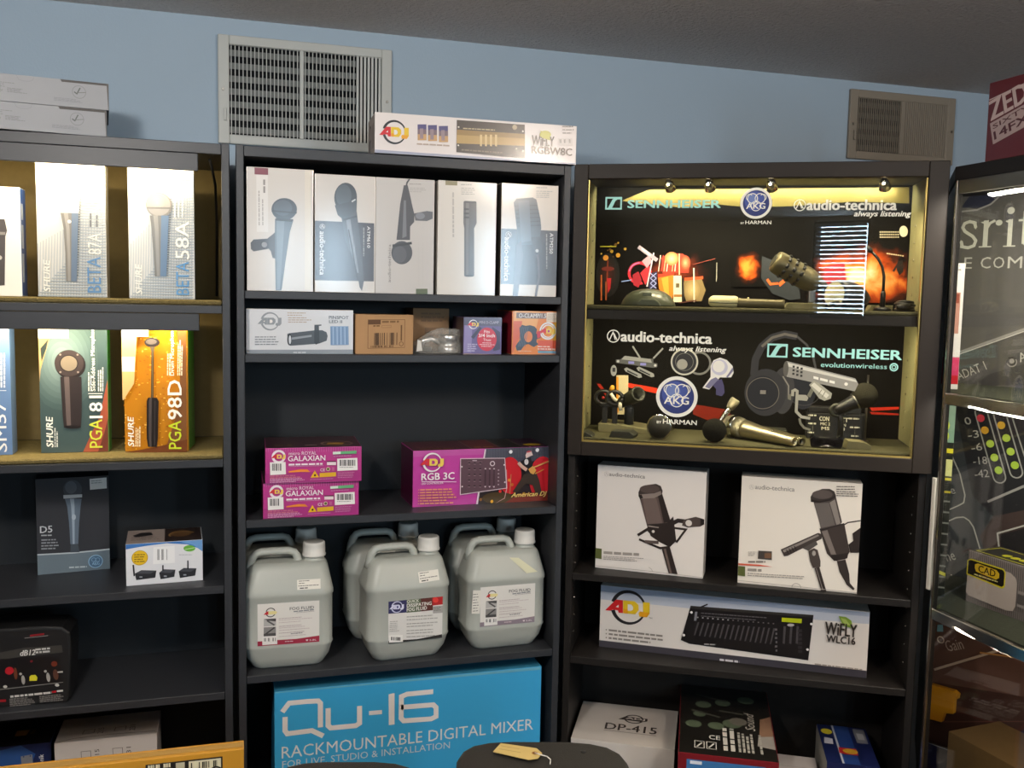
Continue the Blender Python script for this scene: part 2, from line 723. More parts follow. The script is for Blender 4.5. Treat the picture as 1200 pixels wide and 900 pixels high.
def on_right(art, box, name='side_print'):
    w, d, h = box['dims']
    return art.build(name, box, (w / 2, -d / 2, 0), (0, 1, 0), (0, 0, 1), (1, 0, 0))


def carton(name, label, cat, fr, s, v, z, w, d, h, m, rot=0.0, group=None, mats=None, bev=.0014):
    """closed box; s, v = its front left foot in the unit's frame"""
    b = MB()
    b.box(-w / 2, w / 2, -d / 2, d / 2, 0, h, m, bev, 2, mats)
    a = R(rot)
    off = Vector((math.cos(a) * w / 2 - math.sin(a) * d / 2, math.sin(a) * w / 2 + math.cos(a) * d / 2))
    o = b.build(name, None, fr.at(s + off.x, v + off.y, z), fr.a + a)
    o['dims'] = (w, d, h)
    return tag(o, label, cat, group)


# ------------------------------------------------------------------ marks that appear on several packs
def adj(a, cx, cy, r, style='colour', slope=0.0):
    """round emblem with three letters running across it, sheet y down"""
    dark, A_, D_ = dict(colour=('2b2a2c', 'd0282c', 'e8c22a'), white=('f2eef0', 'd8343a', 'f0d060'), grey=('8e949a', '8e949a', '8e949a'),
                        black=('2a2624', '2a2624', '2a2624'), pale=('c9cbe6', 'd8daf0', 'd8daf0'))[style]
    a.ring(cx, cy, r, r * .13, dark, 20, 165, w1=r * .24)
    a.ring(cx, cy, r, r * .24, dark, 195, 345, w1=r * .10)
    t = lambda x: cy + slope * (x - cx)
    x = lambda k: cx + r * k
    P = lambda k, q: (x(k), t(x(k)) + r * q)
    a.poly([P(-1.45, .30), P(-.78, -.42), P(-.36, -.42), P(-.36, .38), P(-.62, .38), P(-.66, .24), P(-1.0, .22), P(-1.1, .30)], A_)
    back = 'e9e6e3' if style in ('colour', 'grey', 'black') else {'white': 'b03090', 'pale': '4a4a86'}[style]
    a.poly([P(-.80, .04), P(-.62, -.12), P(-.62, .06)], back)
    a.poly([P(-.34, -.42), P(.36, -.42), P(.60, -.22), P(.62, .10), P(.40, .38), P(-.34, .38)], D_)
    a.poly([P(-.06, -.2), P(.16, -.2), P(.28, -.05), P(.26, .12), P(.12, .2), P(-.06, .2)], back)
    a.poly([P(.88, -.42), P(1.30, -.42), P(1.30, .26), P(1.12, .50), P(.66, .50), P(.60, .30), P(.70, .18), P(.88, .18)], D_)
    if style == 'colour':
        a.poly([P(-.34, .1), P(-.06, .1), P(-.06, .38), P(-.34, .38)], 'e9a21f')
        a.poly([P(.66, .2), P(1.26, .2), P(1.12, .50), P(.68, .50)], 'e9a21f')
    return a


def at_mark(a, cx, cy, r, c):
    a.ring(cx, cy, r, r * .16, c)
    a.stroke([(cx - r * .62, cy + r * .62), (cx - r * .08, cy - r * .66), (cx + r * .34, cy + r * .6)], r * .17, c)
    a.stroke([(cx + r * .02, cy - r * .55), (cx + r * .62, cy + r * .62)], r * .17, c)
    return a


def bodyshape(a, pts, c, hi=None, k=(.18, .42)):
    """a printed round body given as left/right edge pairs [(xl, xr, y)], with a lighter streak"""
    a.poly([(p[0], p[2]) for p in pts] + [(p[1], p[2]) for p in pts[::-1]], c)
    if hi:
        a.poly([(p[0] + (p[1] - p[0]) * k[0], p[2]) for p in pts] + [(p[0] + (p[1] - p[0]) * k[1], p[2]) for p in pts[::-1]], hi)
    return a
# ------------------------------------------------------------------ the room
YB, YF, XL, XR, ZC = 0.325, -5.2, -2.7, 2.75, 2.278
b = MB()
b.box(XL - .1, XR + .1, YF - .1, YB + .1, -.1, 0, FLOOR, 0)
struct(b.build('floor'))
b = MB()
b.box(XL - .1, XR + .1, YF - .1, YB + .1, ZC, ZC + .1, CEIL, 0)
struct(b.build('ceiling'))
b = MB()
b.box(XL - .1, XR + .1, YB, YB + .1, 0, ZC, WALL, 0)
struct(b.build('wall_back'))
b = MB()
b.box(XL - .1, XL, YF, YB, 0, ZC, PLASTER, 0)
struct(b.build('wall_left'))
b = MB()
b.box(XR, XR + .1, YF, YB, 0, ZC, PLASTER, 0)
struct(b.build('wall_right'))
# front wall with its window openings
b = MB()
xs = [XL - .1] + [v for o in OPEN for v in o[:2]] + [XR + .1]
for i in range(0, len(xs), 2):
    b.box(xs[i], xs[i + 1], YF - .1, YF, 0, ZC, PLASTER, 0)
for x0, x1, z0, z1 in OPEN:
    b.box(x0, x1, YF - .1, YF, 0, z0, PLASTER, 0)
    b.box(x0, x1, YF - .1, YF, z1, ZC, PLASTER, 0)
struct(b.build('wall_front'))
for i, (x0, x1, z0, z1) in enumerate(OPEN):
    b = MB()
    t = .022
    for q in ((x0, x0 + t, z0, z1), (x1 - t, x1, z0, z1), (x0 + t, x1 - t, z0, z0 + t), (x0 + t, x1 - t, z1 - t, z1)):
        b.box(q[0], q[1], YF - .07, YF - .02, q[2], q[3], DSTEEL, .002)
    w = struct(b.build('window_%d' % (i + 1)))
    b = MB()
    b.box(x0 + t, x1 - t, YF - .05, YF - .044, z0 + t, z1 - t, WGLASS, 0)
    b.build('pane', w)
    if i == 0:
        b = MB()
        n = 21
        for k in range(n):
            z = z0 + .03 + (z1 - z0 - .06) * k / (n - 1)
            b.prism([(-.009, -.0125), (.010, .0115), (.009, .0125), (-.010, -.0115)], x0 + .02, x1 - .02, mat('blind_slat', '#5d6166', .5), axis='x')
            for v in b.bm.verts:
                if not v.tag:
                    v.co.y += YF + .004
                    v.co.z += z
                    v.tag = True
        b.build('blinds', w)


# ------------------------------------------------------------------ wall vents
def vent(name, label, x0, x1, z0, z1, open_to, fx=.026, split=.47, bars=40, rows=7, VW=None, VL='#5d605e'):
    VW = VW or VENTW
    r = empty(name, label, 'vent', ((x0 + x1) / 2, YB, z0))
    r_in = Matrix.Translation((-(x0 + x1) / 2, -YB, -z0))
    ix0, ix1, iz0, iz1 = x0 + fx, x1 - fx, z0 + fx * .85, z1 - fx * .85
    xm = ix0 + (ix1 - ix0) * split

    def fin(mb, nm):
        o = mb.build(nm, r)
        o.data.transform(r_in)
        return o
    m = MB()
    y0, y1 = YB - .012, YB - .0005
    for q in ((x0, ix0, z0, z1), (ix1, x1, z0, z1), (ix0, ix1, z0, iz0), (ix0, ix1, iz1, z1)):
        m.box(q[0], q[1], y0, y1, q[2], q[3], VW, .002)
    m.box(xm - .005, xm + .005, y0 - .001, y1, iz0, iz1, VW, .001)
    for sx in (x0 + .012, x1 - .012):
        m.lathe((sx, y0 - .002, (z0 + z1) / 2), (sx, y0, (z0 + z1) / 2), [(0, .0035), (1, .004)], STEEL, 10)
    m.box(x0 + .014, x0 + .020, y0 - .007, y0, z0 + .055, z0 + .085, VW, .001)
    fin(m, 'frame')
    m = MB()
    m.box(ix0, ix1, YB - .003, YB - .0008, iz0, iz1, VENTD, 0)  # flat dark sheet on the wall stands in for the duct's shade
    fin(m, 'duct_shade_sheet')
    m = MB()
    for k in range(rows):                                   # the louvers behind, lying across, darkened in place of a deep shaded recess
        z = iz0 + (iz1 - iz0) * (k + .15) / rows
        hh = (iz1 - iz0) / rows * .48
        m.box(ix0, ix1 if open_to is None else open_to, YB - .0062, YB - .0048, z, z + hh, mat('vent_louver' + VL, VL, .5), 0)
    fin(m, 'louvers')
    m = MB()
    for k in range(bars):
        x = ix0 + (ix1 - ix0) * (k + .5) / bars
        if abs(x - xm) < .006:
            continue
        wdt = .0010 if (open_to is None or x < open_to) else .0028
        m.box(x - wdt, x + wdt, YB - .0108, YB - .007, iz0, iz1, VW, 0)
    o = fin(m, 'grille_bars')
    return r


vent('wall_vent', 'large white wall vent with see-through grille above the middle bookcase', -.040, .392, 1.972, 2.236, .300, .027, .465, 40, 7)
vent('wall_vent', 'small white wall vent with half-closed grille above the display case', 1.782, 2.166, 2.046, 2.252, 1.968, .028, .487, 44, 5, mat('aged_vent_enamel', '#847c70', .5, .3, noise=.05, nscale=20), '#4c4943')

# ------------------------------------------------------------------ bookcase A (left) and B (middle)
T = .017
ZT = 1.9245


def part(root, name, m, boxes, bev=.0012, inv=True):
    mb = MB()
    for q in boxes:
        mb.box(*q, m, bev)
    o = mb.build(name, root)
    return o


def bookcase(name, label, x0, x1, shelves, d=.295):
    r = empty(name, label, 'bookcase', ((x0 + x1) / 2, d / 2, 0))
    W = (x1 - x0) / 2
    y0, y1 = -d / 2, d / 2
    part(r, 'side_panel', LAM, [(-W, -W + T, y0, y1, 0, ZT)])
    part(r, 'side_panel', LAM, [(W - T, W, y0, y1, 0, ZT)])
    part(r, 'top_panel', LAM, [(-W + T, W - T, y0 + .001, y1, ZT - .024, ZT - .001)])
    part(r, 'plinth', LAM, [(-W + T, W - T, y0 + .02, y0 + .035, 0, .06)])
    for z in shelves:
        part(r, 'shelf', LAM, [(-W + T + .0005, W - T - .0005, y0 + .001, y1 - .006, z - .018, z)])
    part(r, 'back_panel', LAMB, [(-W + T, W - T, y1 - .006, y1 - .001, .06, ZT - .024)], 0)
    return r


ZA = [1.5723, 1.2287, 0.9383, 0.6884, 0.38, 0.06]
ZB = [1.6069, 1.4643, 1.0864, 0.7198, 0.38, 0.06]
A_ = bookcase('bookcase', 'black open bookcase at the left with two warm-lit microphone shelves', -.7934, -.0134, ZA)
B_ = bookcase('bookcase', 'black open bookcase in the middle holding fog fluid jugs', 0.0, 0.78, ZB)

# lit shelves of A: valance, light strip, felt backing, carpet strip; all fixed to the bookcase
AC = (-.4034, .1475)
LEDW = (1.0, 0.84, 0.55)
for ztop, xr in ((ZT - .024, -.0785), (ZA[0] - .018, -.079)):
    part(A_, 'valance', LAM, [(-.7764 - AC[0], xr - AC[0], .001 - AC[1], .009 - AC[1], ztop - .038, ztop - .0005)])
    o = part(A_, 'light_strip', mat('led_strip_lens', '#fff2cf', .4, emit='#ffe2a0', estr=6), [(-.770 - AC[0], xr - .01 - AC[0], .011 - AC[1], .021 - AC[1], ztop - .016, ztop - .006)])
    light('shelf_light', 'AREA', (-.425, .022, ztop - .018), 2.0, LEDW, (-.425, .085, ztop - .25), (.68, .012))
for z, zt in ((ZA[0], ZT - .024), (ZA[1], ZA[0] - .018)):
    part(A_, 'felt_backing', TAN, [(-.7760 - AC[0], -.0308 - AC[0], .283 - AC[1], .288 - AC[1], z + .012, zt - .001)], 0)
    part(A_, 'shelf_mat', TANC, [(-.7758 - AC[0], -.0310 - AC[0], .002 - AC[1], .282 - AC[1], z + .0005, z + .0115)], .003)
mb = MB()
mb.tube([(-.055 - AC[0], .05 - AC[1], ZT - .03), (-.05 - AC[0], .10 - AC[1], ZT - .05), (-.046 - AC[0], .2 - AC[1], ZT - .07), (-.045 - AC[0], .275 - AC[1], ZT - .16), (-.046 - AC[0], .278 - AC[1], ZA[0] + .02)], .003, BLK, 8)
mb.build('light_cable', A_)

# ------------------------------------------------------------------ bookcase C with its glazed case, turned towards the room
CW, CD = .8435, .29
ZCB, ZC1, ZC2, ZC3 = 1.2188, .9143, .6975, .36
C_ = empty('display_bookcase', 'black angled bookcase with a glass-fronted lit microphone case on top', 'display case', FC.at(CW / 2, CD / 2, 0), FC.a)


def cpart(name, m, boxes, bev=.0012, parent=None):
    mb = MB()
    for q in boxes:
        mb.box(q[0] - CW / 2, q[1] - CW / 2, q[2] - CD / 2, q[3] - CD / 2, q[4], q[5], m, bev)
    return mb.build(name, parent or C_)


cpart('side_panel', LAMD, [(0, T, .02, CD, 0, ZT)])
cpart('side_panel', LAMD, [(CW - T - .006, CW - .006, .02, CD, 0, ZT)])
cpart('top_panel', LAMD, [(T, CW - T - .006, .02, CD, ZT - .02, ZT)])
cpart('back_panel', LAMD, [(T, CW - T - .006, CD - .008, CD - .002, .06, ZT - .02)], 0)
for z in (ZC1, ZC2, ZC3, .06):
    cpart('shelf', LAMD, [(T + .0005, CW - T - .0065, .022, CD - .008, z - .018, z)])
cpart('case_floor', LAMD, [(T + .0005, CW - T - .0065, .020, CD - .008, ZCB + .005, ZCB + .034)])
cpart('case_shelf', LAMD, [(T + .0005, CW - T - .0065, .020, CD - .03, 1.555, 1.579)])
cpart('case_mat', OLC, [(T + .001, CW - T - .007, .022, CD - .03, ZCB + .0345, ZCB + .043)], .003)
cpart('case_mat', OLC, [(T + .001, CW - T - .007, .0205, CD - .032, 1.5795, 1.589)], .003)
LINING = mat('olive_felt_lining', '#8f8a63', .9, .1, noise=.15, nscale=70)
for q in ((T + .0003, T + .004, .022, CD - .012, 1.59, ZT - .021), (T + .0003, T + .004, .022, CD - .012, ZCB + .044, 1.554),
          (CW - T - .010, CW - T - .0063, .022, CD - .012, 1.59, ZT - .021), (CW - T - .010, CW - T - .0063, .022, CD - .012, ZCB + .044, 1.554)):
    cpart('case_lining', LINING, [q], 0)
# door: wide dark frame and pane
FW, FTp, FB = .034, .035, .034
fr_ = cpart('door_frame', LAMC, [(0, FW, 0, .0195, ZCB, ZT + .002), (CW - .043, CW, 0, .0195, ZCB, ZT + .002),
                                 (FW, CW - .043, 0, .0195, ZT + .002 - FTp, ZT + .002), (FW, CW - .043, 0, .0195, ZCB, ZCB + FB)], .0015)
pane = cpart('glass_pane', GLASS, [(FW - .002, CW - .041, .009, .013, ZCB + FB - .002, ZT + .004 - FTp)], 0)
cpart('gilt_bead', mat('gilt_bead', '#b39c58', .35, .5, metal=.6), [(FW, CW - .043, .006, .0185, ZCB + FB, ZCB + FB + .003), (FW, FW + .003, .006, .0185, ZCB + FB + .003, ZT - FTp), (CW - .046, CW - .043, .006, .0185, ZCB + FB + .003, ZT - FTp)], 0)
# shelf pins and peg holes on the side panels, each a part of its own
for z in [.75 + .045 * k for k in range(10)]:
    for xx in (T + .001, CW - T - .0075):
        mb = MB()
        mb.lathe((xx - CW / 2 - .002, .06 - CD / 2, z), (xx - CW / 2 + .002, .06 - CD / 2, z), [(0, .0022), (1, .0022)], CHROME, 8)
        mb.build('shelf_pin', C_)
for z in [1.30 + .042 * k for k in range(6)] + [1.63 + .042 * k for k in range(5)]:
    for xx in (T + .0045, CW - T - .011):
        mb = MB()
        mb.lathe((xx - CW / 2 - .001, .20 - CD / 2, z), (xx - CW / 2 + .001, .20 - CD / 2, z), [(0, .0022), (1, .0022)], CHROME, 8)
        mb.build('shelf_pin', C_)

# vinyl lettering and cut-out stickers on the pane (own coordinates: s across, z up, in metres)
TEAL, WHT, NAVY = 'a9e4da', 'f2f0e2', '27346e'


def senn(a, x0, z0, x1, z1, tx, tz, ex, ez, h):
    a.stroke([(x0, z0), (x1, z0), (x1, z1), (x0, z1)], .004, TEAL, closed=True)
    w, hh = x1 - x0, z1 - z0
    a.poly([(x0 + .1 * w, z0), (x0 + .38 * w, z0), (x0 + .62 * w, z0 + .72 * hh), (x0 + .75 * w, z0 + .85 * hh), (x0 + w, z0 + .85 * hh), (x0 + w, z1), (x0 + .58 * w, z1), (x0 + .42 * w, z0 + .85 * hh)], TEAL)
    a.text('SENNHEISER', (tx, tz), (ex, ez), h, TEAL, bold=.055)


a = Art(CW, 2.2)
senn(a, .078, 1.821, .114, 1.847, .130, 1.823, .347, 1.823, .018)
a.build('vinyl_lettering', pane, (-CW / 2, .009 - CD / 2, 0), eps=.0034)
a = Art(CW, 2.2)
senn(a, .470, 1.478, .512, 1.506, .527, 1.479, .765, 1.479, .0215)
a.text('evolution', (.590, 1.457), (.664, 1.457), .011, TEAL, bold=.02)
a.text('wireless', (.666, 1.457), (.735, 1.457), .011, TEAL)
a.ring(.750, 1.462, .008, .003, TEAL)
a.ring(.750, 1.462, .004, .002, TEAL)
a.build('vinyl_lettering', pane, (-CW / 2, .009 - CD / 2, 0), eps=.0034)


def akg(a, cx, cz, r, tw):
    a.disc(cx, cz, r, WHT, 48)
    a.disc(cx, cz, r * .83, NAVY, 48)
    a.disc(cx - r * .1, cz + r * .14, r * .62, '41539a', 40)
    a.disc(cx - r * .2, cz + r * .26, r * .36, '6d80b8', 32)
    for ang in (38, 142, 270):
        k = r * .30
        ox, oz = cx + k * math.cos(R(ang)), cz + r * .12 + k * math.sin(R(ang))
        a.ring(ox, oz, r * .31, r * .045, WHT)
        if ang < 200:
            a.ring(ox + math.cos(R(ang)) * r * .24, oz + math.sin(R(ang)) * r * .1, r * .2, r * .04, WHT, ang - 100, ang + 100)
    a.text('AKG', (cx - r * .6, cz - r * .36), (cx + r * .58, cz - r * .36), r * .36, WHT, bold=.03)
    a.text('HARMAN', (cx - r * .62, cz - r * 1.34), (cx + r * 1.0, cz - r * 1.34), r * .22, WHT, bold=.03)
    a.text('BY', (cx - r * .92, cz - r * 1.34), (cx - r * .70, cz - r * 1.34), r * .12, WHT, bold=.02)


a = Art(CW, 2.2)
akg(a, .428, 1.834, .036, 0)
a.build('round_emblem', pane, (-CW / 2, .009 - CD / 2, 0), eps=.0010)
a = Art(CW, 2.2)
akg(a, .262, 1.373, .0495, 0)
a.build('round_emblem', pane, (-CW / 2, .009 - CD / 2, 0), eps=.0010)


def audio(a, cx, cz, r, x0, z0, x1, h, lx0, lx1, lz):
    a.ring(cx, cz, r, r * .17, WHT)
    a.stroke([(cx - r * .62, cz - r * .6), (cx - r * .08, cz + r * .66), (cx + r * .34, cz - r * .6)], r * .17, WHT)
    a.stroke([(cx + r * .02, cz + r * .55), (cx + r * .62, cz - r * .6)], r * .17, WHT)
    a.text('audio-technica', (x0, z0), (x1, z0), h, WHT, bold=.05)
    a.text('always listening', (lx0, lz), (lx1, lz), .016, WHT, bold=.03, shear=.25)


a = Art(CW, 2.2)
audio(a, .526, 1.829, .0125, .542, 1.818, .736, .023, .646, .768, 1.800)
a.build('vinyl_lettering', pane, (-CW / 2, .009 - CD / 2, 0), eps=.0034)
a = Art(CW, 2.2)
audio(a, .105, 1.515, .0145, .124, 1.503, .339, .025, .240, .374, 1.480)
a.build('vinyl_lettering', pane, (-CW / 2, .009 - CD / 2, 0), eps=.0034)

# radio receiver with two hand-held transmitters and a body pack
a = Art(CW, 2.2)
G1, G2, G3 = '6e6d5e', 'b9b6a0', '3e3d36'
a.stroke([(.152, 1.492), (.171, 1.464)], .004, G2)
a.stroke([(.203, 1.464), (.225, 1.489)], .004, G2)
a.poly([(.112, 1.458), (.124, 1.459), (.134, 1.468), (.190, 1.462), (.203, 1.464), (.203, 1.453), (.213, 1.452), (.213, 1.443), (.203, 1.441), (.126, 1.449), (.113, 1.450)], G1)
a.poly([(.126, 1.459), (.134, 1.468), (.196, 1.462), (.200, 1.453)], G2)
a.rect(.143, 1.449, .157, 1.455, 'a7a3d8')
a.rect(.172, 1.446, .186, 1.452, 'a7a3d8')
for x, z in ((.118, 1.454), (.208, 1.447)):
    a.disc(x, z, .0032, 'e2dfcb')
for x, z in ((.133, 1.432), (.163, 1.435)):
    a.poly([(x, z + .004), (x + .006, z + .008), (x + .042, z - .008), (x + .044, z - .015), (x + .037, z - .017), (x + .004, z - .002)], G2)
    a.poly([(x + .008, z + .002), (x + .034, z - .010), (x + .033, z - .013), (x + .007, z - .002)], G3)
a.ell(.108, 1.431, .0075, .0135, G2)
a.rect(.105, 1.428, .112, 1.438, G3)
a.build('receiver_sticker', pane, (-CW / 2, .009 - CD / 2, 0), eps=.0003)
a = Art(CW, 2.2)
# studio headphones, one ring in front of the other
a.ring(.312, 1.456, .026, .005, '8d8a7a')
a.disc(.277, 1.458, .030, '2d2c28')
a.ring(.277, 1.458, .0305, .004, 'd8d3ba')
a.disc(.272, 1.452, .0125, 'b0ac98')
a.ring(.277, 1.458, .021, .0012, '8d8a7a')
a.build('headphone_sticker', pane, (-CW / 2, .009 - CD / 2, 0), eps=.0003)
a = Art(CW, 2.2)
# pale bass-drum microphone
W1, W2, W3 = 'eeeade', 'c9c6d2', '7d7a92'
a.poly([(.339, 1.450), (.345, 1.464), (.360, 1.471), (.376, 1.466), (.390, 1.452), (.393, 1.436), (.388, 1.425), (.372, 1.424), (.362, 1.424), (.338, 1.394), (.322, 1.397), (.340, 1.424)], W1)
a.disc(.360, 1.448, .019, W2)
a.disc(.358, 1.450, .014, W1)
for k in range(5):
    a.poly([(.376 + .003 * k, 1.426 + .003 * k), (.380 + .0028 * k, 1.424 + .0035 * k), (.386 + .0014 * k, 1.434 + .003 * k), (.383 + .0014 * k, 1.436 + .003 * k)], W3)
a.poly([(.341, 1.418), (.352, 1.424), (.360, 1.418), (.338, 1.396), (.328, 1.400)], W3)
a.poly([(.356, 1.416), (.366, 1.420), (.372, 1.404), (.374, 1.388), (.368, 1.379), (.354, 1.382), (.354, 1.396), (.346, 1.404)], '4c4668')
a.build('microphone_sticker', pane, (-CW / 2, .009 - CD / 2, 0), eps=.0018)
a = Art(CW, 2.2)
# over-ear headphones
H1, H2, H3 = '2f2d29', '1b1a19', '6f6858'
pts = [(.440, 1.432), (.442, 1.470), (.455, 1.500), (.478, 1.522), (.506, 1.531), (.534, 1.526), (.556, 1.508), (.572, 1.480), (.580, 1.450), (.578, 1.410)]
a.stroke(pts[:6], .017, H1)
a.stroke(pts[5:], .005, '45423b')
a.stroke(pts[2:6], .006, H3)
a.ell(.555, 1.405, .028, .050, H2)
a.ring(.555, 1.405, .040, .0015, '45423b')
a.ell(.508, 1.398, .026, .055, '3b3833')
a.ell(.468, 1.392, .048, .056, H1)
a.ell(.462, 1.390, .037, .042, H2)
a.ring(.462, 1.390, .037, .0018, H3)
a.stroke([(.506, 1.432), (.520, 1.41), (.521, 1.38)], .003, '8a8474')
a.rect(.456, 1.388, .469, 1.397, '8a8474')
a.build('headphone_sticker', pane, (-CW / 2, .009 - CD / 2, 0), eps=.0003)
a = Art(CW, 2.2)
# silver pencil condenser lying across
bx = [(.506, 1.448), (.513, 1.468), (.668, 1.433), (.675, 1.420), (.668, 1.403), (.515, 1.431)]
a.poly(bx, '9a968a')
a.poly([(.509, 1.457), (.513, 1.465), (.668, 1.430), (.672, 1.424)], 'd6d2c2')
a.ell(.512, 1.4495, .006, .018, '5d594e')
for k in range(3):
    for j in range(3):
        a.rect(.527 + .009 * k, 1.436 + .0085 * j - .002 * k, .532 + .009 * k, 1.441 + .0085 * j - .002 * k, '37342d')
a.words(.575, 1.429, .625, 1, 1, .006, 'f2eede', seed=4, slope=-.22, ragged=0)
a.disc(.648, 1.419, .004, 'f2eede')
a.build('microphone_sticker', pane, (-CW / 2, .009 - CD / 2, 0), eps=.0018)
a = Art(CW, 2.2)
# small clip-on drum microphone with bent clamp
S1, S2 = 'a9a590', '77745f'
a.stroke([(.530, 1.386), (.530, 1.398), (.535, 1.401), (.540, 1.398), (.540, 1.350), (.552, 1.338), (.572, 1.335)], .0065, S1)
a.stroke([(.548, 1.334), (.551, 1.322), (.560, 1.312), (.574, 1.308)], .0055, S2)
a.poly([(.520, 1.388), (.527, 1.392), (.527, 1.376), (.520, 1.378)], S2)
a.poly([(.543, 1.390), (.560, 1.390), (.566, 1.384), (.563, 1.376), (.543, 1.377)], S1)
a.poly([(.562, 1.388), (.572, 1.410), (.579, 1.406), (.570, 1.384)], S2)
a.poly([(.566, 1.414), (.576, 1.424), (.586, 1.420), (.618, 1.396), (.616, 1.384), (.602, 1.378), (.590, 1.383)], S1)
a.poly([(.570, 1.413), (.577, 1.420), (.612, 1.392), (.606, 1.384)], 'dcd8c4')
a.stroke([(.595, 1.404), (.588, 1.392)], .0015, S2)
a.stroke([(.603, 1.400), (.596, 1.386)], .0015, S2)
a.build('microphone_sticker', pane, (-CW / 2, .009 - CD / 2, 0), eps=.0018)

# back of the case: stage photograph above, dark sheet with red beams below
a = Art(CW, 2.3, gloss=0)
PS = [(702.9, 220.5), (1067.1, 218.7), (1059, 359.7), (699.2, 352.4)]
PD = [(.03, 1.9), (.81, 1.9), (.81, 1.6), (.03, 1.6)]
a.f = homography(PS, PD)
a.raw([(.022, 1.592), (.818, 1.592), (.818, 1.903), (.022, 1.903)], mat('printed_black', '#0a0908', .8, .12))
a.poly([(728, 235), (760, 222), (1066, 219), (1066, 238), (1000, 236), (930, 241), (880, 243), (840, 239), (800, 243), (760, 239)], mat('light_streak_foil', '#8f8248', .42, .5, metal=.5, bump=.35, bscale=14))  # gold band stands in for the wavy streak of light on the poster
# drum kit in red and amber stage light
cs, cz_ = a.f(788, 318)
a.poly([(725, 288), (850, 286), (850, 355), (725, 355)], soft_print('printed_stage_glow', 0, cs - CW / 2, cz_, .10, .055, [(0, '0a0908'), (.3, '2a1410'), (.6, '6a2a18'), (1, 'b85030')], 26, 1.0))
a.glow(712, 322, 14, 26, '0a0908', '4a1a14', 5)
for k in range(9):
    rr_ = random.Random(40 + k)
    x, y = rr_.uniform(703, 736), rr_.uniform(284, 303)
    a.disc(x, y, rr_.uniform(.8, 2.2), rr_.choice(['8a6a20', 'b8902c', '6a4a1a', 'c8a040']))
a.disc(709.5, 302, 3.2, 'f0a040')
a.disc(724, 299, 2.6, 'd89a30')
a.rect(703, 288, 722, 289.4, 'b8b030')
a.stroke([(712, 305), (710, 352)], 1.6, '8a3a20')
a.rect(703.5, 322, 705.3, 352, 'c2602a')
a.rect(709, 330, 710.6, 352, 'a8502a')
a.poly([(711, 326), (716, 326), (715, 338), (712, 344)], 'c2242a')
a.ell(712, 315, 7.5, 2.6, '7a2a22')
a.ring(749, 320, 12, 3.2, 'd82838', 40, 290)
a.ring(749, 320, 12, 1.2, '9a80d0', 90, 170)
a.poly([(741, 322), (748, 318), (752, 328), (748, 337), (742, 334)], 'a8182a')
a.poly([(750, 320), (760, 310), (764, 318), (756, 334)], 'c82a34')
a.poly([(752, 306), (760, 299), (764, 306), (758, 314)], 'd8a0b0')
a.stroke([(766, 296), (758, 336)], 1.6, 'd8d0e0')
a.stroke([(748, 289), (770, 305)], 4.5, 'b8a8b8')
a.stroke([(752, 291), (762, 299)], 2, 'f0e8e8')
a.poly([(763, 320), (770, 318), (769, 338), (760, 338)], '2a2a52')
for k in range(3):
    a.stroke([(762, 320 + 6 * k), (769, 326 + 6 * k)], .9, 'b0b4ea')
    a.stroke([(769, 320 + 6 * k), (762, 326 + 6 * k)], .9, 'b0b4ea')
a.poly([(775, 302), (784, 297), (800, 297), (808, 304), (807, 320), (776, 320)], 'b03a24')
for k in range(7):
    a.stroke([(774 + 3.1 * k, 299), (771.5 + 3.2 * k, 318)], 1.1, ['f6d6c0', 'c04030', 'f0a880'][k % 3])
a.glow(787, 303, 8, 8, 'd88a50', 'fbe0b0', 5)
a.glow(803, 308, 6, 9, 'c04a28', 'f0b080', 5)
a.stroke([(796, 297), (796, 322)], 1.2, 'e8c8a0')
a.poly([(771, 325), (789, 322), (790, 336), (788, 350), (780, 352), (772, 338)], 'd8801c')
a.poly([(775, 326), (783, 324), (784, 348), (779, 346)], 'f0a83a')
a.poly([(771, 321.5), (790, 318.5), (790, 322), (771, 325.5)], 'd23c1e')
a.poly([(789, 323), (798.5, 323), (799, 354), (789, 354)], 'efe3c0')
a.rect(789.5, 345, 799, 348, 'a87030')
a.rect(792, 332, 796, 337, '6a5a3a')
a.poly([(802, 327), (822, 326), (827, 340), (822, 353), (804, 353), (800, 340)], '8a7448')
a.glow(811, 340, 9, 12, '9a8252', 'c8b078', 5)
a.poly([(802, 325.5), (824, 323.5), (824, 327), (802, 329)], 'd2501e')
a.stroke([(813, 314), (813.5, 354)], 1.6, 'e6dcc4')
a.stroke([(800, 326), (801, 352)], 2, '1a1410')
a.stroke([(816, 352), (795, 355)], 1.5, '5a2a1a')
a.stroke([(728, 330), (740, 328)], 1.2, '8aa0d8')
a.stroke([(840, 308), (839.5, 330)], 1.2, '8d8a7c')
a.stroke([(812, 310), (838, 303)], .8, '8a3a2a')
# dark stage centre with flames and smoke to the right
cs, cz_ = a.f(877, 314)
a.poly([(858, 294), (897, 294), (897, 336), (858, 336)], soft_print('printed_flame', 0, cs - CW / 2, cz_, .036, .042, [(0, '0a0908'), (.25, '3a1608'), (.5, 'c8541a'), (.8, 'f4943c')], 40, 1.0))
a.poly([(893, 300), (906, 305), (936, 330), (938, 350), (926, 352), (905, 344), (892, 326)], '2a3036')
a.stroke([(899, 327), (903, 333), (912, 332)], 3, 'e0682c')
a.poly([(912, 332), (918, 327), (921, 330), (914, 336)], 'e0682c')
cs, cz_ = a.f(1010, 326)
a.poly([(945, 286), (1065, 272), (1062, 355), (945, 355)], soft_print('printed_flame_smoke', 0, cs - CW / 2, cz_, .155, .085, [(0, '0a0908'), (.18, '4a2012'), (.40, 'b8481a'), (.58, 'e8883a'), (.75, 'f4c078'), (.95, 'fbe8c8')], 22, 1.1))
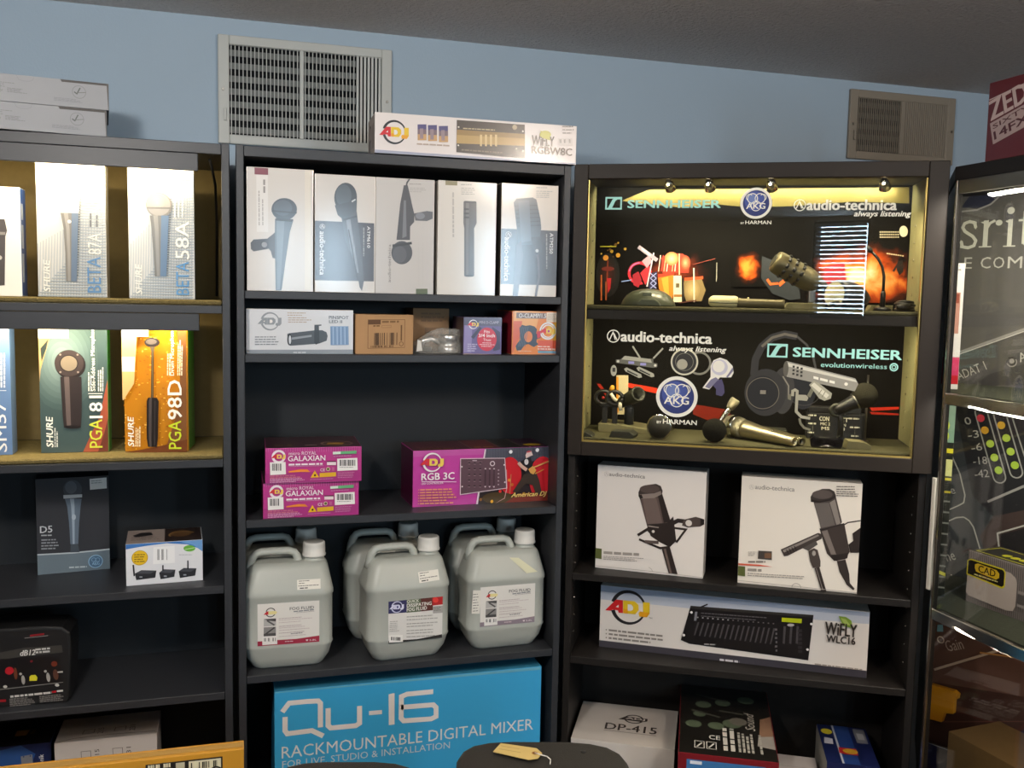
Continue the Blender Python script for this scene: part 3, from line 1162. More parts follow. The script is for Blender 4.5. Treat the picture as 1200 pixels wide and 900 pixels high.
a.poly([(1052, 306), (1058, 305), (1059, 318), (1054, 323), (1051, 316)], '17100c')
a.stroke([(1047, 318), (1052, 310), (1060, 312)], 2.5, '2a1410')
for k in range(8):
    a.disc(1040 + 2.6 * k, 297 + .4 * k, .9, 'f6dcb0')
a.ell(1059, 271, 5, 6.5, 'e8dcc4')
for j in range(3):
    for k in range(9):
        a.rect(1031 + 2.6 * k, 271 + 3 * j, 1032.6 + 2.6 * k, 272.6 + 3 * j, 'c8bca0')
a.poly([(965, 312), (990, 308), (992, 335), (966, 338)], 'b02c2c')
O1 = a.build('stage_photograph', C_, (-CW / 2, CD / 2 - .022, 0), eps=.001)
a = Art(CW, 2.3, gloss=1)
a.f = homography([(698.7, 369.8), (1057.9, 378.3), (1050.1, 513.4), (695.1, 496.4)], [(.03, 1.56), (.81, 1.56), (.81, 1.265), (.03, 1.265)])
a.raw([(.022, 1.262), (.818, 1.262), (.818, 1.553), (.022, 1.553)], mat('printed_black', '#0a0908', .8, .12))
a.poly([(699, 450), (703, 450), (715, 466), (712, 468)], 'b02a1c')
a.poly([(730, 448), (770, 455), (772, 462), (735, 454)], 'd83a20')
a.poly([(812, 474), (850, 480), (872, 500), (868, 508), (812, 486)], '7a2418')
a.poly([(1020, 478), (1054, 477), (1054, 480), (1022, 482)], 'd83420')
a.poly([(1020, 483), (1054, 485), (1054, 487), (1022, 486)], 'c02c1c')
a.rect(722, 440, 736, 486, 'd8c8a0')
a.rect(722, 442, 724.5, 484, 'e89a30')
O2 = a.build('backing_sheet', C_, (-CW / 2, CD / 2 - .022, 0), eps=.001)
# four small spot lamps under the case top
PUCK = [(.226, 1), (.320, 1), (.464, 1), (.716, 1)]
for s_, _ in PUCK:
    c = FC.at(s_, .045, ZT - .022)
    mb = MB()
    mb.lathe((s_ - CW / 2, .045 - CD / 2, ZT - .0205), (s_ - CW / 2, .045 - CD / 2, ZT - .028), [(0, .012), (1, .012)], CHROME, 16)
    mb.tube([(s_ - CW / 2, .045 - CD / 2, ZT - .028), (s_ - CW / 2, .043 - CD / 2, ZT - .036)], .003, CHROME, 8)
    mb.lathe((s_ - CW / 2 - .004, .040 - CD / 2, ZT - .032), (s_ - CW / 2 + .002, .060 - CD / 2, ZT - .052), [(0, .006), (.3, .010), (1, .014), (1.0, .012), (.8, .010)], CHROME, 16)
    o = mb.build('spot_lamp', C_)
    mb = MB()
    mb.sphere((s_ - CW / 2 - .003, .044 - CD / 2, ZT - .041), .0065, mat('lamp_bulb', '#fff4d8', .3, emit='#ffe9b8', estr=24), 12)
    mb.build('bulb', o)
    light('case_spot', 'SPOT', FC.at(s_ + .003, .066, ZT - .060), 2.6, (1.0, .86, .56), FC.at(s_ + .02, .20, 1.60), spot=120, blend=.7, rad=.012)
light('case_fill_light', 'AREA', FC.at(CW / 2, .034, 1.547), 2.6, (1.0, .88, .58), FC.at(CW / 2, .12, 1.3), (.70, .010))  # unseen area light behind the shelf edge, lights the lower compartment
light('case_fill_light', 'AREA', FC.at(CW / 2, .225, ZT - .023), 1.3, (1.0, .92, .66), FC.at(CW / 2, .262, 1.80), (.72, .010))  # unseen strip, added to make the bright line along the poster top
# ------------------------------------------------------------------ boxes in bookcase A
def crop(x0, y0, s, quad):
    """photo-measured artwork sheet: corner list of the printed face in an enlarged detail (x0, y0, scale)"""
    return [((x - x0) * s, (y - y0) * s) for x, y in quad]


g1 = 'microphone boxes on the upper lit shelf'
zc = ZA[0] + .012
SHW, SHH = .137, .286
WH = ink('#eeeae2', 1)


def shure_text(a, x, y0, y1, h, c='f2f2ea'):
    a.text('SHURE', (x, y0), (x, y1), h, c, bold=.04, shear=.15)


# white box at the very left, blue spine
o = carton('microphone_box', 'white microphone box with blue spine cut off by the left edge, upper lit shelf', 'box', FA, -.5765, .055, zc, .137, .055, .230, WH, 0, g1, dict(right=ink('#2f5fae', 1)))
a = Art(.137, .230, crop(0, 150, 4.09, [(-62, 217), (24.4, 219), (28, 345.6), (-56, 345.6)]), gloss=1)
a.poly([(-40, 437), (28, 437), (40, 492), (32, 520), (30, 750), (-40, 755)], '4a4442')
a.rect(-40, 498, 32, 512, '8a8580')
a.rect(-10, 520, 4, 740, '2c2826')
a.disc(5, 620, 12, 'c0bcb4')
a.words(-40, 325, 70, 1, 1, 14, 'c9ced6', seed=2)
on_front(a, o)
a = Art(.055, .230, gloss=1)
a.vwords(.008, .03, .21, 1, 1, .018, 'dfe8f4', 3)
on_right(a, o)


def beta(s, label, number, head):
    o = carton('microphone_box', label, 'box', FA, s, .055, zc, SHW, .05, SHH, ink('#dcdad2', 1), 0, g1, dict(right=ink('#8f8a80', 1)))
    return o


def silver(a, x0, x1, y0, y1, tops):
    # silver ribbing: fine upright ribs, finer cross ribs on the right half
    for k in range(26):
        x = x0 + (x1 - x0) * k / 26
        yy = tops(k / 26)
        a.rect(x, yy, x + (x1 - x0) / 60, y1, 'b9bcbc')
    for k in range(48):
        y = y0 + (y1 - y0) * k / 48
        xa = x0 + (x1 - x0) * (.62 if k < 30 else .62 - .6 * (k - 30) / 18)
        a.rect(xa, y, x1, y + (y1 - y0) / 110, 'a3abb0')


o = beta(-.4085, 'silver microphone box with tapered grey mic and blue lettering, left of the ball-head one', '87A', False)
a = Art(SHW, SHH, crop(0, 150, 4.09, [(39, 188), (122, 191), (126, 346.5), (46.5, 346)]), gloss=1)
silver(a, 165, 515, 160, 806, lambda t: 560 - 200 * t)
for k in range(34):
    a.rect(368, 300 + 12 * k, 386 - .2 * k, 306 + 12 * k, '5f676c')
bodyshape(a, [(290, 376, 405), (306, 374, 480), (316, 373, 600), (322, 371, 728)], '757068', '9a958c')
a.poly([(343, 405), (376, 405), (372, 728), (346, 728)], '5c6f86')
a.poly([(292, 345), (385, 300), (378, 405), (290, 405)], 'd8d4c8')
a.disc(333, 446, 9, 'e8e6de')
shure_text(a, 249, 778, 630, 30, 'f4f3ea')
a.text('BETA', (488, 780), (488, 612), 64, '4f83b4')
a.text('87A', (488, 602), (488, 500), 64, 'e9e8df')
a.vwords(430, 470, 390, 2, 30, 8, '55565a', 5)
on_front(a, o)
o = beta(-.2265, 'silver microphone box picturing a ball-head mic, upper lit shelf', '58A', True)
a = Art(SHW, SHH, crop(0, 150, 4.09, [(146.5, 193), (225, 196.5), (228, 347), (152, 347)]), gloss=1)
silver(a, 610, 925, 180, 806, lambda t: 560 - 340 * t)
for k in range(34):
    a.rect(790, 330 + 11 * k, 818 - .4 * k, 335 + 11 * k, '5f676c')
a.disc(757, 362, 63, '77726a')
a.disc(754, 359, 57, '98928a')
a.glow(748, 352, 44, 44, '98928a', 'b4ada0', 5)
a.rect(700, 372, 816, 380, '6a655c')
bodyshape(a, [(714, 805, 412), (724, 802, 480), (734, 800, 600), (742, 797, 700)], '6a665e', '8e8a82')
a.poly([(768, 412), (805, 412), (797, 700), (768, 700)], '55708f')
shure_text(a, 684, 785, 645, 32, 'f4f3ea')
a.text('BETA', (905, 785), (905, 630), 60, '4f8fc4')
a.text('58A', (905, 618), (905, 440), 66, 'f1efe6', bold=.01)
a.vwords(830, 420, 280, 3, 18, 7, 'cfd3d4', 6)
on_front(a, o)

g2 = 'microphone boxes on the lower lit shelf'
zc = ZA[1] + .012
o = carton('microphone_box', 'blue microphone box with white lettering cut off by the left edge, lower lit shelf', 'box', FA, -.606, .065, zc, .137, .05, SHH, ink('#5f7ca8', 1), 0, g2)
a = Art(.137, SHH, crop(0, 350, 4.09, [(-64, 379), (13, 379), (16, 530), (-58, 530)]), gloss=1)
a.text('SM57', (42, 722), (42, 490), 50, 'e9ebef', bold=.005)
a.vwords(2, 425, 250, 3, 13, 7, 'dfe3ea', 8)
a.rect(-60, 120, 48, 188, 'efe9d8')
a.rect(0, 438, 40, 440, 'e9ebef')
bodyshape(a, [(-170, -90, 200), (-165, -95, 720)], '2e2f33')
on_front(a, o)
GRN = ink('#2f8a22', 1)
o = carton('microphone_box', 'dark teal microphone box picturing a round side-address mic', 'box', FA, -.415, .078, zc, .139, .05, SHH, ink('#4b5f60', 1), 0, g2, dict(right=GRN, left=GRN))
a = Art(.139, SHH, crop(0, 350, 4.09, [(46.5, 380), (125, 380.5), (128, 529), (48, 531)]), gloss=1)
a.rect(185, 118, 520, 740, '3f5153')
a.glow(300, 300, 190, 260, '3f5153', '76898a', 9)
a.poly([(187, 190), (245, 190), (200, 340), (188, 400)], 'a98f62')
a.poly([(200, 240), (238, 196), (228, 240), (205, 300)], '2b3534')
a.poly([(398, 742), (440, 640), (478, 560), (520, 380), (526, 742)], 'a4523a')
a.poly([(470, 742), (500, 640), (526, 560), (526, 742)], '6a3528')
a.poly([(520, 118), (526, 118), (528, 735), (520, 735)], '4b8a2a')
a.rect(188, 120, 332, 192, 'f4f1e6')
a.disc(340, 316, 72, '241e1e')
a.disc(334, 308, 68, '3d3434')
a.disc(333, 309, 44, '241f1f')
a.disc(333, 309, 39, '7d7264')
for q in ((293, 268), (374, 268), (293, 350), (376, 350)):
    a.disc(q[0], q[1], 5, '8a7f78')
bodyshape(a, [(292, 392, 372), (296, 393, 450), (302, 392, 560), (308, 388, 615)], '2f2829', '5d5252')
a.ell(348, 612, 40, 8, '1d1819')
shure_text(a, 256, 710, 562, 32)
a.vwords(262, 710, 610, 2, 10, 5, 'd8dcd8', 4)
a.text('PGA', (492, 712), (492, 575), 62, 'cfd845', bold=.008)
a.text('181', (492, 568), (492, 462), 62, 'f4f4ee', bold=.02)
a.text('Side-Address Microphone', (463, 440), (463, 130), 24, 'eef0ec', bold=.01)
a.vwords(424, 440, 330, 2, 10, 5, 'dfe4df', 5)
a.vwords(470, 440, 310, 3, 10, 5, 'dfe4df', 6)
a.rect(424, 450, 492, 453, 'eef0ec')
on_front(a, o)
o = carton('microphone_box', 'orange microphone box with green spine picturing a black gooseneck drum mic', 'box', FA, -.2425, .074, zc, .137, .10, SHH, ink('#c98a1c', 1), -5.5, g2, dict(right=GRN, left=GRN))
a = Art(.137, SHH, crop(0, 350, 4.09, [(143, 380), (218, 381), (222, 526), (147, 529)]), gloss=1)
a.rect(582, 118, 905, 735, 'b97a18')
rnd = random.Random(5)
for k in range(320):                                       # woven speckle of the printed cloth
    x, y = rnd.uniform(590, 890), rnd.uniform(130, 720)
    a.rect(x, y, x + rnd.uniform(4, 12), y + rnd.uniform(3, 7), rnd.choice(['b9761a', 'e8b040', 'a8641a', 'f0c060']))
a.poly([(845, 118), (905, 118), (905, 740), (800, 740), (860, 520), (870, 300)], '7a4f2c')
a.poly([(600, 735), (760, 700), (905, 660), (905, 740), (600, 740)], '6b3a1c')
a.poly([(583, 180), (660, 180), (650, 400), (600, 480), (585, 480)], 'd8b27a')
a.rect(586, 122, 715, 180, 'f6f2e4')
a.rect(586, 275, 652, 345, 'f2e6cc')
a.ell(733, 207, 36, 22, '2f2a2a')
a.ell(729, 203, 26, 13, '5d5552')
a.poly([(722, 226), (746, 226), (742, 250), (743, 468), (732, 468), (730, 250)], '5a4e40')
a.rect(731, 250, 742, 468, '3a3028')
a.rect(735, 250, 738, 468, '7a6848')
bodyshape(a, [(718, 760, 466), (711, 768, 482), (713, 767, 660), (720, 762, 700)], '211d1d', '4a4343')
a.rect(748, 482, 753, 690, '3c3535')
shure_text(a, 653, 700, 558, 28)
a.vwords(660, 700, 600, 3, 9, 5, 'efe2c0', 7)
a.text('PGA', (879, 705), (879, 572), 60, 'c8dc34', bold=.008)
a.text('98D', (879, 565), (879, 382), 66, 'f4f4ee', bold=.02)
a.text('Drum Microphone', (845, 360), (845, 140), 24, 'eef0ec', bold=.01)
a.vwords(806, 360, 250, 2, 10, 5, 'e8dcc0', 8)
a.vwords(854, 360, 190, 3, 9, 5, 'e8dcc0', 9)
on_front(a, o)

# shelf three: black microphone box and the router box
o = carton('microphone_box', 'black microphone box with grey-blue foot band and silver mic, below the lit shelves', 'box', FA, -.447, .178, ZA[2], .155, .06, .226, ink('#26282e'), 7.0)
a = Art(.155, .226, crop(0, 530, 4.09, [(40, 562), (126, 556.5), (129, 666.5), (44, 674)]))
a.rect(150, 90, 540, 610, '292b31')
a.poly([(170, 492), (535, 462), (540, 620), (170, 620)], '66757f')
a.stroke([(172, 492), (350, 482), (532, 463)], 7, 'b9c4c8')
a.ell(343, 178, 45, 46, '3f444c')
a.ell(335, 168, 28, 30, '565d66')
a.poly([(299, 205), (389, 200), (389, 215), (300, 222)], 'b7c0c6')
bodyshape(a, [(306, 387, 222), (318, 382, 260), (328, 376, 340), (335, 372, 440)], '5d6c7c', '93a3b2', (.3, .55))
a.poly([(337, 440), (370, 438), (380, 478), (335, 480)], '3c454e')
a.ell(350, 310, 10, 14, 'a9b6c2')
a.text('D5', (190, 388), (248, 386), 32, 'c9ccd0', bold=.02)
a.words(195, 396, 245, 1, 1, 6, 'a9acb0', seed=1, slope=-.03, ragged=0)
a.words(196, 418, 300, 4, 14, 6, '8e9298', seed=2, slope=-.04)
a.poly([(424, 126), (506, 118), (508, 170), (427, 178)], 'e4e6e4')
a.words(432, 134, 500, 2, 10, 4, '9aa0a0', seed=6, slope=-.08)
a.disc(457, 522, 35, '4b6a86')
a.ring(457, 522, 33, 4, '8fb6d2')
for q in ((448, 514), (467, 514), (457, 530)):
    a.ring(q[0], q[1], 10, 2, '8fb6d2')
a.text('AKG', (440, 540), (476, 537), 13, '8fb6d2', bold=.02)
a.words(330, 548, 415, 1, 1, 7, 'b9c4c8', seed=3, slope=-.05, ragged=0)
on_front(a, o)
o = carton('router_box', 'white and black carton picturing three small black routers with antennas', 'box', FA, -.242, .045, ZA[2], .164, .125, .096, ink('#e6e8ec'), 3.3, None, dict(top=ink('#2a1f1c'), left=ink('#dfe2e8')))
a = Art(.164, .096, crop(0, 530, 4.09, [(147.5, 637.6), (237.7, 632.7), (237.7, 680), (148, 687)]))
a.poly([(600, 435), (975, 415), (975, 468), (900, 442), (800, 436), (700, 448), (600, 464)], '3d78c0')
a.poly([(860, 425), (975, 418), (975, 476), (930, 446)], '6da0d8')
a.disc(672, 505, 39, 'e8c020')
a.ring(672, 505, 38, 3, 'c89a18')
a.words(645, 488, 702, 4, 11, 5, '8a6a10', seed=4, slope=-.03)
a.poly([(738, 455), (840, 448), (840, 530), (736, 536)], 'f4f5f6')
a.bars(757, 464, 805, 516, '26262a', 4, 14)
a.ell(910, 461, 28, 15, '69b33e')
a.stroke([(888, 466), (934, 458)], 3, 'cfe8b0')
a.words(860, 490, 940, 1, 1, 3, 'b9bcc4', 5)
for x, y, w in ((640, 570, 112), (757, 566, 86), (850, 560, 92)):
    a.poly([(x + 8, y + 10), (x + w * .35, y - 6), (x + w, y - 4), (x + w - 6, y + 30), (x + 14, y + 42)], '24252a')
    a.poly([(x + 8, y + 10), (x + w * .35, y - 6), (x + w, y - 4), (x + w * .72, y + 12)], '45474e')
    a.rect(x + 30, y + 24, x + 44, y + 30, '9aa0a8')
a.stroke([(640, 538), (645, 592)], 8, '24252a')
a.stroke([(783, 540), (783, 566)], 7, '24252a')
a.stroke([(902, 518), (902, 560)], 6, '24252a')
on_front(a, o)
a = Art(.164, .125, gloss=0)
a.rect(0, 0, .082, .125, '9a8d86')
a.poly([(.012, .075), (.03, .1), (.052, .098), (.056, .07), (.02, .058)], '1c1a1c')
a.words(.01, .03, .075, 4, .009, .003, '5f5550', 3)
a.ell(.118, .07, .024, .03, '5a3f22')
a.ring(.12, .06, .028, .004, '8a6a3a', 20, 210)
on_top(a, o)

# shelf four: black blister case
mb = MB()
W_ = .205
out = [(-W_ / 2, 0), (W_ / 2 - .006, 0), (W_ / 2, .008), (W_ / 2 + .006, .12), (W_ / 2 + .004, .158), (W_ / 2 - .012, .172), (W_ / 2 - .05, .176), (-W_ / 2 + .05, .176), (-W_ / 2 + .012, .170), (-W_ / 2 - .004, .150)]
mb.prism(out, -.045, .045, BLK, .006, 3)
o = mb.build('blister_case', None, FA.at(-.462, .075, ZA[3]), R(-2))
tag(o, 'black clamshell pack with drummer pictures and red and yellow bits on the dark lower shelf', 'package')
a = Art(W_, .178, crop(0, 720, 7.5, [(-50, 740), (98, 738.7), (84, 827), (-46, 833)]), gloss=1)
a.poly([(-350, 420), (250, 340), (640, 330), (640, 395), (200, 420), (-350, 470)], '3c3b39')
a.text('dB12', (210, 410), (365, 395), 48, 'd8d8d4', bold=.03, shear=.2)
a.words(370, 352, 520, 2, 26, 16, 'c8c8c4', seed=3, slope=-.04, ragged=.05)
a.poly([(330, 222), (480, 212), (480, 228), (330, 240)], '8a1f28')
a.stroke([(272, 250), (515, 237)], 6, '9a9894')
a.rect(-350, 430, 600, 660, '17171a')
a.disc(90, 535, 44, 'b3202c')
a.ell(150, 560, 18, 50, '6a3a28')
for x, y in ((200, 565), (445, 550)):
    a.disc(x, y, 14, 'b9b6b0')
    a.ell(x + 20, y + 50, 18, 38, 'a9a6a0')
a.poly([(285, 590), (300, 578), (345, 576), (362, 600), (350, 625), (280, 625)], 'd6d032')
a.disc(540, 490, 30, '6a2f22')
a.ell(540, 580, 26, 44, '5a3a30')
a.poly([(560, 556), (612, 552), (612, 566), (560, 566)], 'c8c4bc')
a.disc(320, 460, 14, '7a1f28')
a.stroke([(-300, 700), (0, 686), (600, 644)], 8, '8a8884')
for x in (40, 540):
    a.ell(x, 665, 20, 12, 'c4c2bc')
a.words(84, 738, 480, 1, 1, 16, 'd0ceca', seed=4, slope=-.06, ragged=0)
a.poly([(482, 710), (524, 706), (524, 722), (482, 726)], 'b01c28')
a.words(530, 706, 592, 1, 1, 14, 'd0ceca', seed=5, slope=-.06, ragged=0)
a.words(74, 762, 320, 5, 13, 8, '7d7b78', seed=6, slope=-.05)
a.words(360, 748, 590, 4, 13, 8, '7d7b78', seed=7, slope=-.05)
a.rect(-60, 765, 40, 785, 'a01c28')
a.build('front_print', o, (-W_ / 2, -.045, 0), eps=.0005, clip=True)

# bottom shelf
o = carton('equipment_box', 'black and blue carton at the left edge of the bottom shelf, beside a white carton', 'box', FA, -.70, .150, ZA[4], .277, .13, .165, ink('#1d2c5c', 1), 0, None, dict(top=ink('#17151a')))
a = Art(.277, .165, crop(0, 700, 4.138, [(-140, 879), (60.4, 866.7), (60.4, 939), (-140, 951)]), gloss=1)
a.poly([(-300, 760), (60, 700), (150, 740), (60, 900), (-300, 900)], '2f5aa0')
a.poly([(58, 750), (130, 742), (134, 800), (62, 808)], '8a8f9a')
a.disc(75, 752, 5, '3a4a7a')
a.disc(118, 749, 5, '3a4a7a')
a.rect(70, 785, 125, 808, '6a7080')
a.text('tronik', (202, 805), (202, 742), 30, 'e8eaf0', bold=.02)
on_front(a, o)
a = Art(.277, .13)
a.poly([(.19, .05), (.215, .05), (.219, .08), (.19, .08)], 'b98a2c')
a.poly([(.222, .055), (.232, .055), (.232, .078), (.225, .078)], '6a541c')
on_top(a, o)
o = carton('white_box', 'plain white carton with small outlined squares on the bottom left shelf', 'box', FA, -.412, .128, ZA[4], .224, .130, .170, ink('#dcd8d6'), 0)
a = Art(.224, .170, crop(0, 700, 4.138, [(63.5, 871.6), (183.7, 858), (183.7, 930), (63.5, 946)]))
a.stroke([(392, 742), (438, 737), (440, 780), (394, 786)], 2.5, '6a6462', closed=True)
a.stroke([(545, 725), (592, 720), (594, 760), (547, 766)], 2.5, '6a6462', closed=True)
a.text('215', (480, 775), (480, 728), 22, '5a5452')
a.text('231', (633, 762), (633, 715), 22, '5a5452')
on_front(a, o)
a = Art(.224, .130)
a.stroke([(.055, .035), (.08, .037), (.08, .058), (.057, .056)], .0015, '6a6462', closed=True)
a.stroke([(.125, .035), (.15, .036), (.15, .056), (.127, .054)], .0015, '6a6462', closed=True)
a.text('215', (.101, .03), (.101, .06), .013, '5a5452')
a.text('231', (.172, .028), (.172, .058), .013, '5a5452')
a.stroke([(.005, .004), (.04, .016), (.12, .019), (.219, .012)], .0016, '55504e')
on_top(a, o)

# two flat white cartons on top of A
gt = 'flat white cartons on the left bookcase'
for k, (x1, z, lab) in enumerate(((-.2615, ZT, 'flat white carton with dark corner edges, lower of the two on the left bookcase'), (-.2565, ZT + .0555, 'flat white carton with dark corner edges, upper of the two on the left bookcase'))):
    w = .52
    o = carton('flat_carton', lab, 'box', FA, x1 - w * .9925, .015 - w * .122, z, w, .20, .055, ink('#94969a'), 7, gt, dict(right=ink('#4a484a')))
    a = Art(w, .055, crop(0, 85, 8.57, [(-181, 76), (128, 97), (127, 130.5), (-181, 122)]))
    a.poly([(-900, -20), (180, 38), (180, 66), (-900, 10)], '46423f')
    a.poly([(738, 80), (1100, 100), (1100, 128), (748, 108)], '46423f')
    a.rect(1082, 90, 1100, 400, '5a5654')
    a.ring(875, 212, 50, 4, '7a7c7e')
    a.stroke([(838, 212), (858, 232), (885, 165)], 9, '5a5e5c')
    a.stroke([(858, 222), (925, 212)], 5, '6a6e6c')
    a.words(150, 140, 390, 1, 1, 8, '7d8082', 3, slope=.06)
    a.words(150, 160, 300, 8, 13, 8, '7c8082', 4, slope=.06)
    a.words(310, 210, 470, 4, 14, 8, '7d8082', 5, slope=.06)
    a.words(680, 285, 910, 3, 14, 7, '82858a', 6, slope=.05)
    a.words(-60, 190, 105, 3, 18, 10, '80838a', 7, slope=.05)
    a.stroke([(390, 60), (410, 110), (440, 125), (490, 125), (520, 112), (535, 72)], 3, '85878a')
    on_front(a, o)
# ------------------------------------------------------------------ bookcase B
# long carton on top
o = carton('lighting_controller_box', 'long white controller carton lying on top of the middle bookcase', 'box', FA, .303, -.005, ZT, .482, .135, .091, ink('#e6dedb', 1), -1.5, None, dict(left=ink('#a89c94'), bottom=ink('#8a94a8')))
a = Art(.482, .091, crop(410, 120, 4.138, [(437, 131), (678, 151), (675, 191), (437, 181)]), gloss=1)
a.poly([(100, 236), (400, 252), (1110, 288), (1110, 300), (100, 258)], 'a2a6ba')
adj(a, 224, 150, 60, 'colour', .06)
for x, y in ((350, 113), (405, 117), (462, 122)):
    a.rect(x, y, x + 47, y + 77, '55507e')
    a.rect(x, y + 24, x + 47, y + 77, '7d6a72')
    a.rect(x, y + 48, x + 47, y + 77, 'c89f6c')
    a.rect(x + 12, y + 20, x + 30, y + 70, '98858a')
a.words(345, 204, 515, 1, 1, 7, 'b9a698', 5, slope=.05, ragged=0)
a.poly([(555, 94), (880, 120), (876, 270), (550, 246)], '4a4038')
a.poly([(554, 140), (879, 162), (878, 200), (552, 190)], '9a7c48')
a.poly([(553, 165), (878, 182), (877, 215), (552, 205)], 'b8985c')
for k in range(4):
    a.poly([(668 + 24 * k, 164), (678 + 24 * k, 165), (676 + 24 * k, 218), (667 + 24 * k, 217)], 'd8bf88')
for q in ((563, 128), (560, 214), (870, 150), (868, 238), (838, 228)):
    a.disc(q[0], q[1], 4, 'f2ece0')
a.words(585, 132, 800, 1, 1, 5, 'c8b890', 6, slope=.06)
a.words(575, 232, 800, 1, 1, 6, '8a7c6a', 7, slope=.06)
a.disc(833, 132, 11, 'b8a88c')
a.text('WiFLY', (908, 212), (1006, 216), 44, '5a5048', bold=.015)
a.text('RGBW8C', (906, 248), (1080, 258), 32, '554638', bold=.03)
a.ell(970, 165, 25, 17, 'c4c05a')
a.poly([(948, 148), (985, 160), (992, 190), (960, 182)], 'c4c05a')
a.rect(1025, 182, 1085, 212, 'd8d0cc')
a.bars(1030, 186, 1080, 202, '6a6460', 4, 16)
a.words(1045, 128, 1095, 3, 14, 5, 'a8a09c', 8)
on_front(a, o)
a = Art(.135, .091)
a.ring(.045, .052, .02, .005, '4a4440')
a.rect(.02, .012, .055, .04, '6a6462')
a.rect(.08, .015, .12, .07, '8f857e')
on_left(a, o)

# shrink-wrapped microphone boxes
g3 = 'wrapped microphone boxes on the top shelf of the middle bookcase'
Z1 = ZB[0]
WR = ink('#d3cdc6', 2)
K1 = (270, 170, 5.295)
K2 = (460, 170, 4.738)
o = carton('microphone_box', 'wrapped white mic box with maroon tab, leftmost on the top shelf of the middle bookcase', 'box', FA, .0225, .02, Z1, .146, .06, .274, WR, 0, g3)
a = Art(.146, .274, crop(*K1, [(290.8, 192), (367, 197), (367, 338.7), (290, 338)]), gloss=2)
a.rect(170, 170, 240, 520, 'dfdbd6')
a.poly([(160, 124), (242, 130), (242, 170), (160, 166)], '7d3040')
a.vwords(182, 480, 250, 2, 22, 7, 'a8a29c', 3)
a.vwords(212, 280, 190, 1, 22, 12, '8d8782', 3)
a.rect(462, 140, 500, 880, 'dcd4c6')
a.poly([(236, 560), (262, 540), (285, 520), (290, 690), (266, 682), (255, 640), (240, 622)], '4a474a')
a.poly([(132, 588), (150, 568), (240, 562), (246, 624), (150, 642), (134, 628)], '3a383c')
a.disc(216, 600, 17, '8d8a8c')
a.poly([(282, 440), (394, 445), (372, 520), (345, 700), (322, 870), (318, 886), (284, 886), (280, 600)], '5d6670')
a.poly([(290, 445), (340, 448), (330, 600), (310, 880), (292, 880)], '77838e')
a.ell(338, 380, 77, 68, '3f454d')
a.ell(330, 372, 56, 48, '525a64')
a.poly([(262, 385), (414, 398), (412, 408), (262, 396)], '33383f')
a.poly([(285, 435), (392, 442), (385, 458), (287, 450)], '2f3338')
on_front(a, o)
o = carton('microphone_box', 'wrapped mic box with dark lettered block beside the maroon-tabbed box', 'box', FA, .1715, .02, Z1, .138, .06, .267, WR, 0, g3)
a = Art(.138, .267, crop(*K1, [(369, 200), (440, 206), (440, 341), (369, 340)]), gloss=2)
a.poly([(520, 452), (892, 474), (892, 832), (520, 826)], '403b40')
a.poly([(690, 430), (785, 400), (800, 520), (822, 700), (832, 830), (820, 892), (806, 870), (790, 780), (745, 650), (715, 580), (700, 480)], '4d4c52')
a.poly([(720, 450), (745, 440), (770, 600), (800, 780), (790, 780), (750, 640)], '83858c')
a.ell(716, 312, 70, 90, '3c4148')
a.ell(704, 300, 48, 68, '4f5860')
a.poly([(650, 360), (786, 330), (784, 400), (706, 452), (668, 420)], '464a50')
a.poly([(702, 444), (785, 424), (786, 436), (704, 456)], '2b2b2f')
a.poly([(752, 335), (776, 322), (778, 330), (756, 344)], 'c8c8c8')
a.stroke([(735, 510), (785, 780)], 8, '2a292d')
a.text('audio-technica', (556, 520), (556, 792), 34, 'e8e6e4', bold=.02)
at_mark(a, 572, 490, 15, 'd8d6d4')
a.text('ATM610', (850, 492), (850, 625), 18, 'e8e6e4', bold=.02)
a.vwords(826, 500, 690, 1, 1, 6, 'a8a6a4', 3)
on_front(a, o)
o = carton('microphone_box', 'wrapped grey-white box picturing an upside-down mic with its cable', 'box', FA, .3100, .02, Z1, .138, .06, .267, ink('#c6c2be', 2), 0, g3)
a = Art(.138, .267, crop(*K2, [(440, 206), (509.6, 208.6), (507.5, 343), (440, 341)]), gloss=2)
a.stroke([(92, 178), (78, 200), (70, 240)], 9, '3d3d42')
a.poly([(60, 215), (82, 215), (95, 270), (110, 340), (120, 380), (118, 420), (96, 445), (95, 520), (20, 520), (32, 400), (40, 320)], '46464b')
a.poly([(60, 300), (72, 300), (76, 500), (52, 510)], '74767c')
a.ell(50, 590, 58, 64, '45464b')
a.ell(38, 600, 38, 46, '54565c')
a.poly([(-2, 545), (104, 530), (106, 544), (-2, 560)], '2f3035')
a.poly([(118, 372), (190, 358), (222, 362), (222, 400), (190, 414), (124, 412)], '5a5c62')
a.ell(152, 386, 26, 18, '7d8088')
a.words(90, 205, 190, 1, 1, 5, 'a09c98', 2)
a.words(92, 228, 185, 3, 10, 5, 'b0aca8', 3)
a.vwords(140, 770, 520, 2, 22, 6, 'c4c0bc', 4)
a.rect(128, 788, 192, 820, '55603e')
a.text('audio-technica', (-11, 752), (-11, 545), 16, '77736f')
on_front(a, o)
o = carton('microphone_box', 'wrapped white box picturing one slim dark pencil mic', 'box', FA, .4565, .02, Z1, .143, .06, .268, ink('#dad4cb', 2), 0, g3)
a = Art(.143, .268, crop(*K2, [(513.8, 210), (583, 213), (579, 345.6), (511.7, 344.8)]), gloss=2)
a.poly([(294, 192), (360, 194), (360, 220), (294, 218)], '857c52')
a.words(380, 212, 470, 1, 1, 5, 'a09c94', 2)
a.words(382, 232, 460, 4, 11, 5, 'a8a49c', 3)
a.rect(520, 210, 575, 220, 'efe8cc')
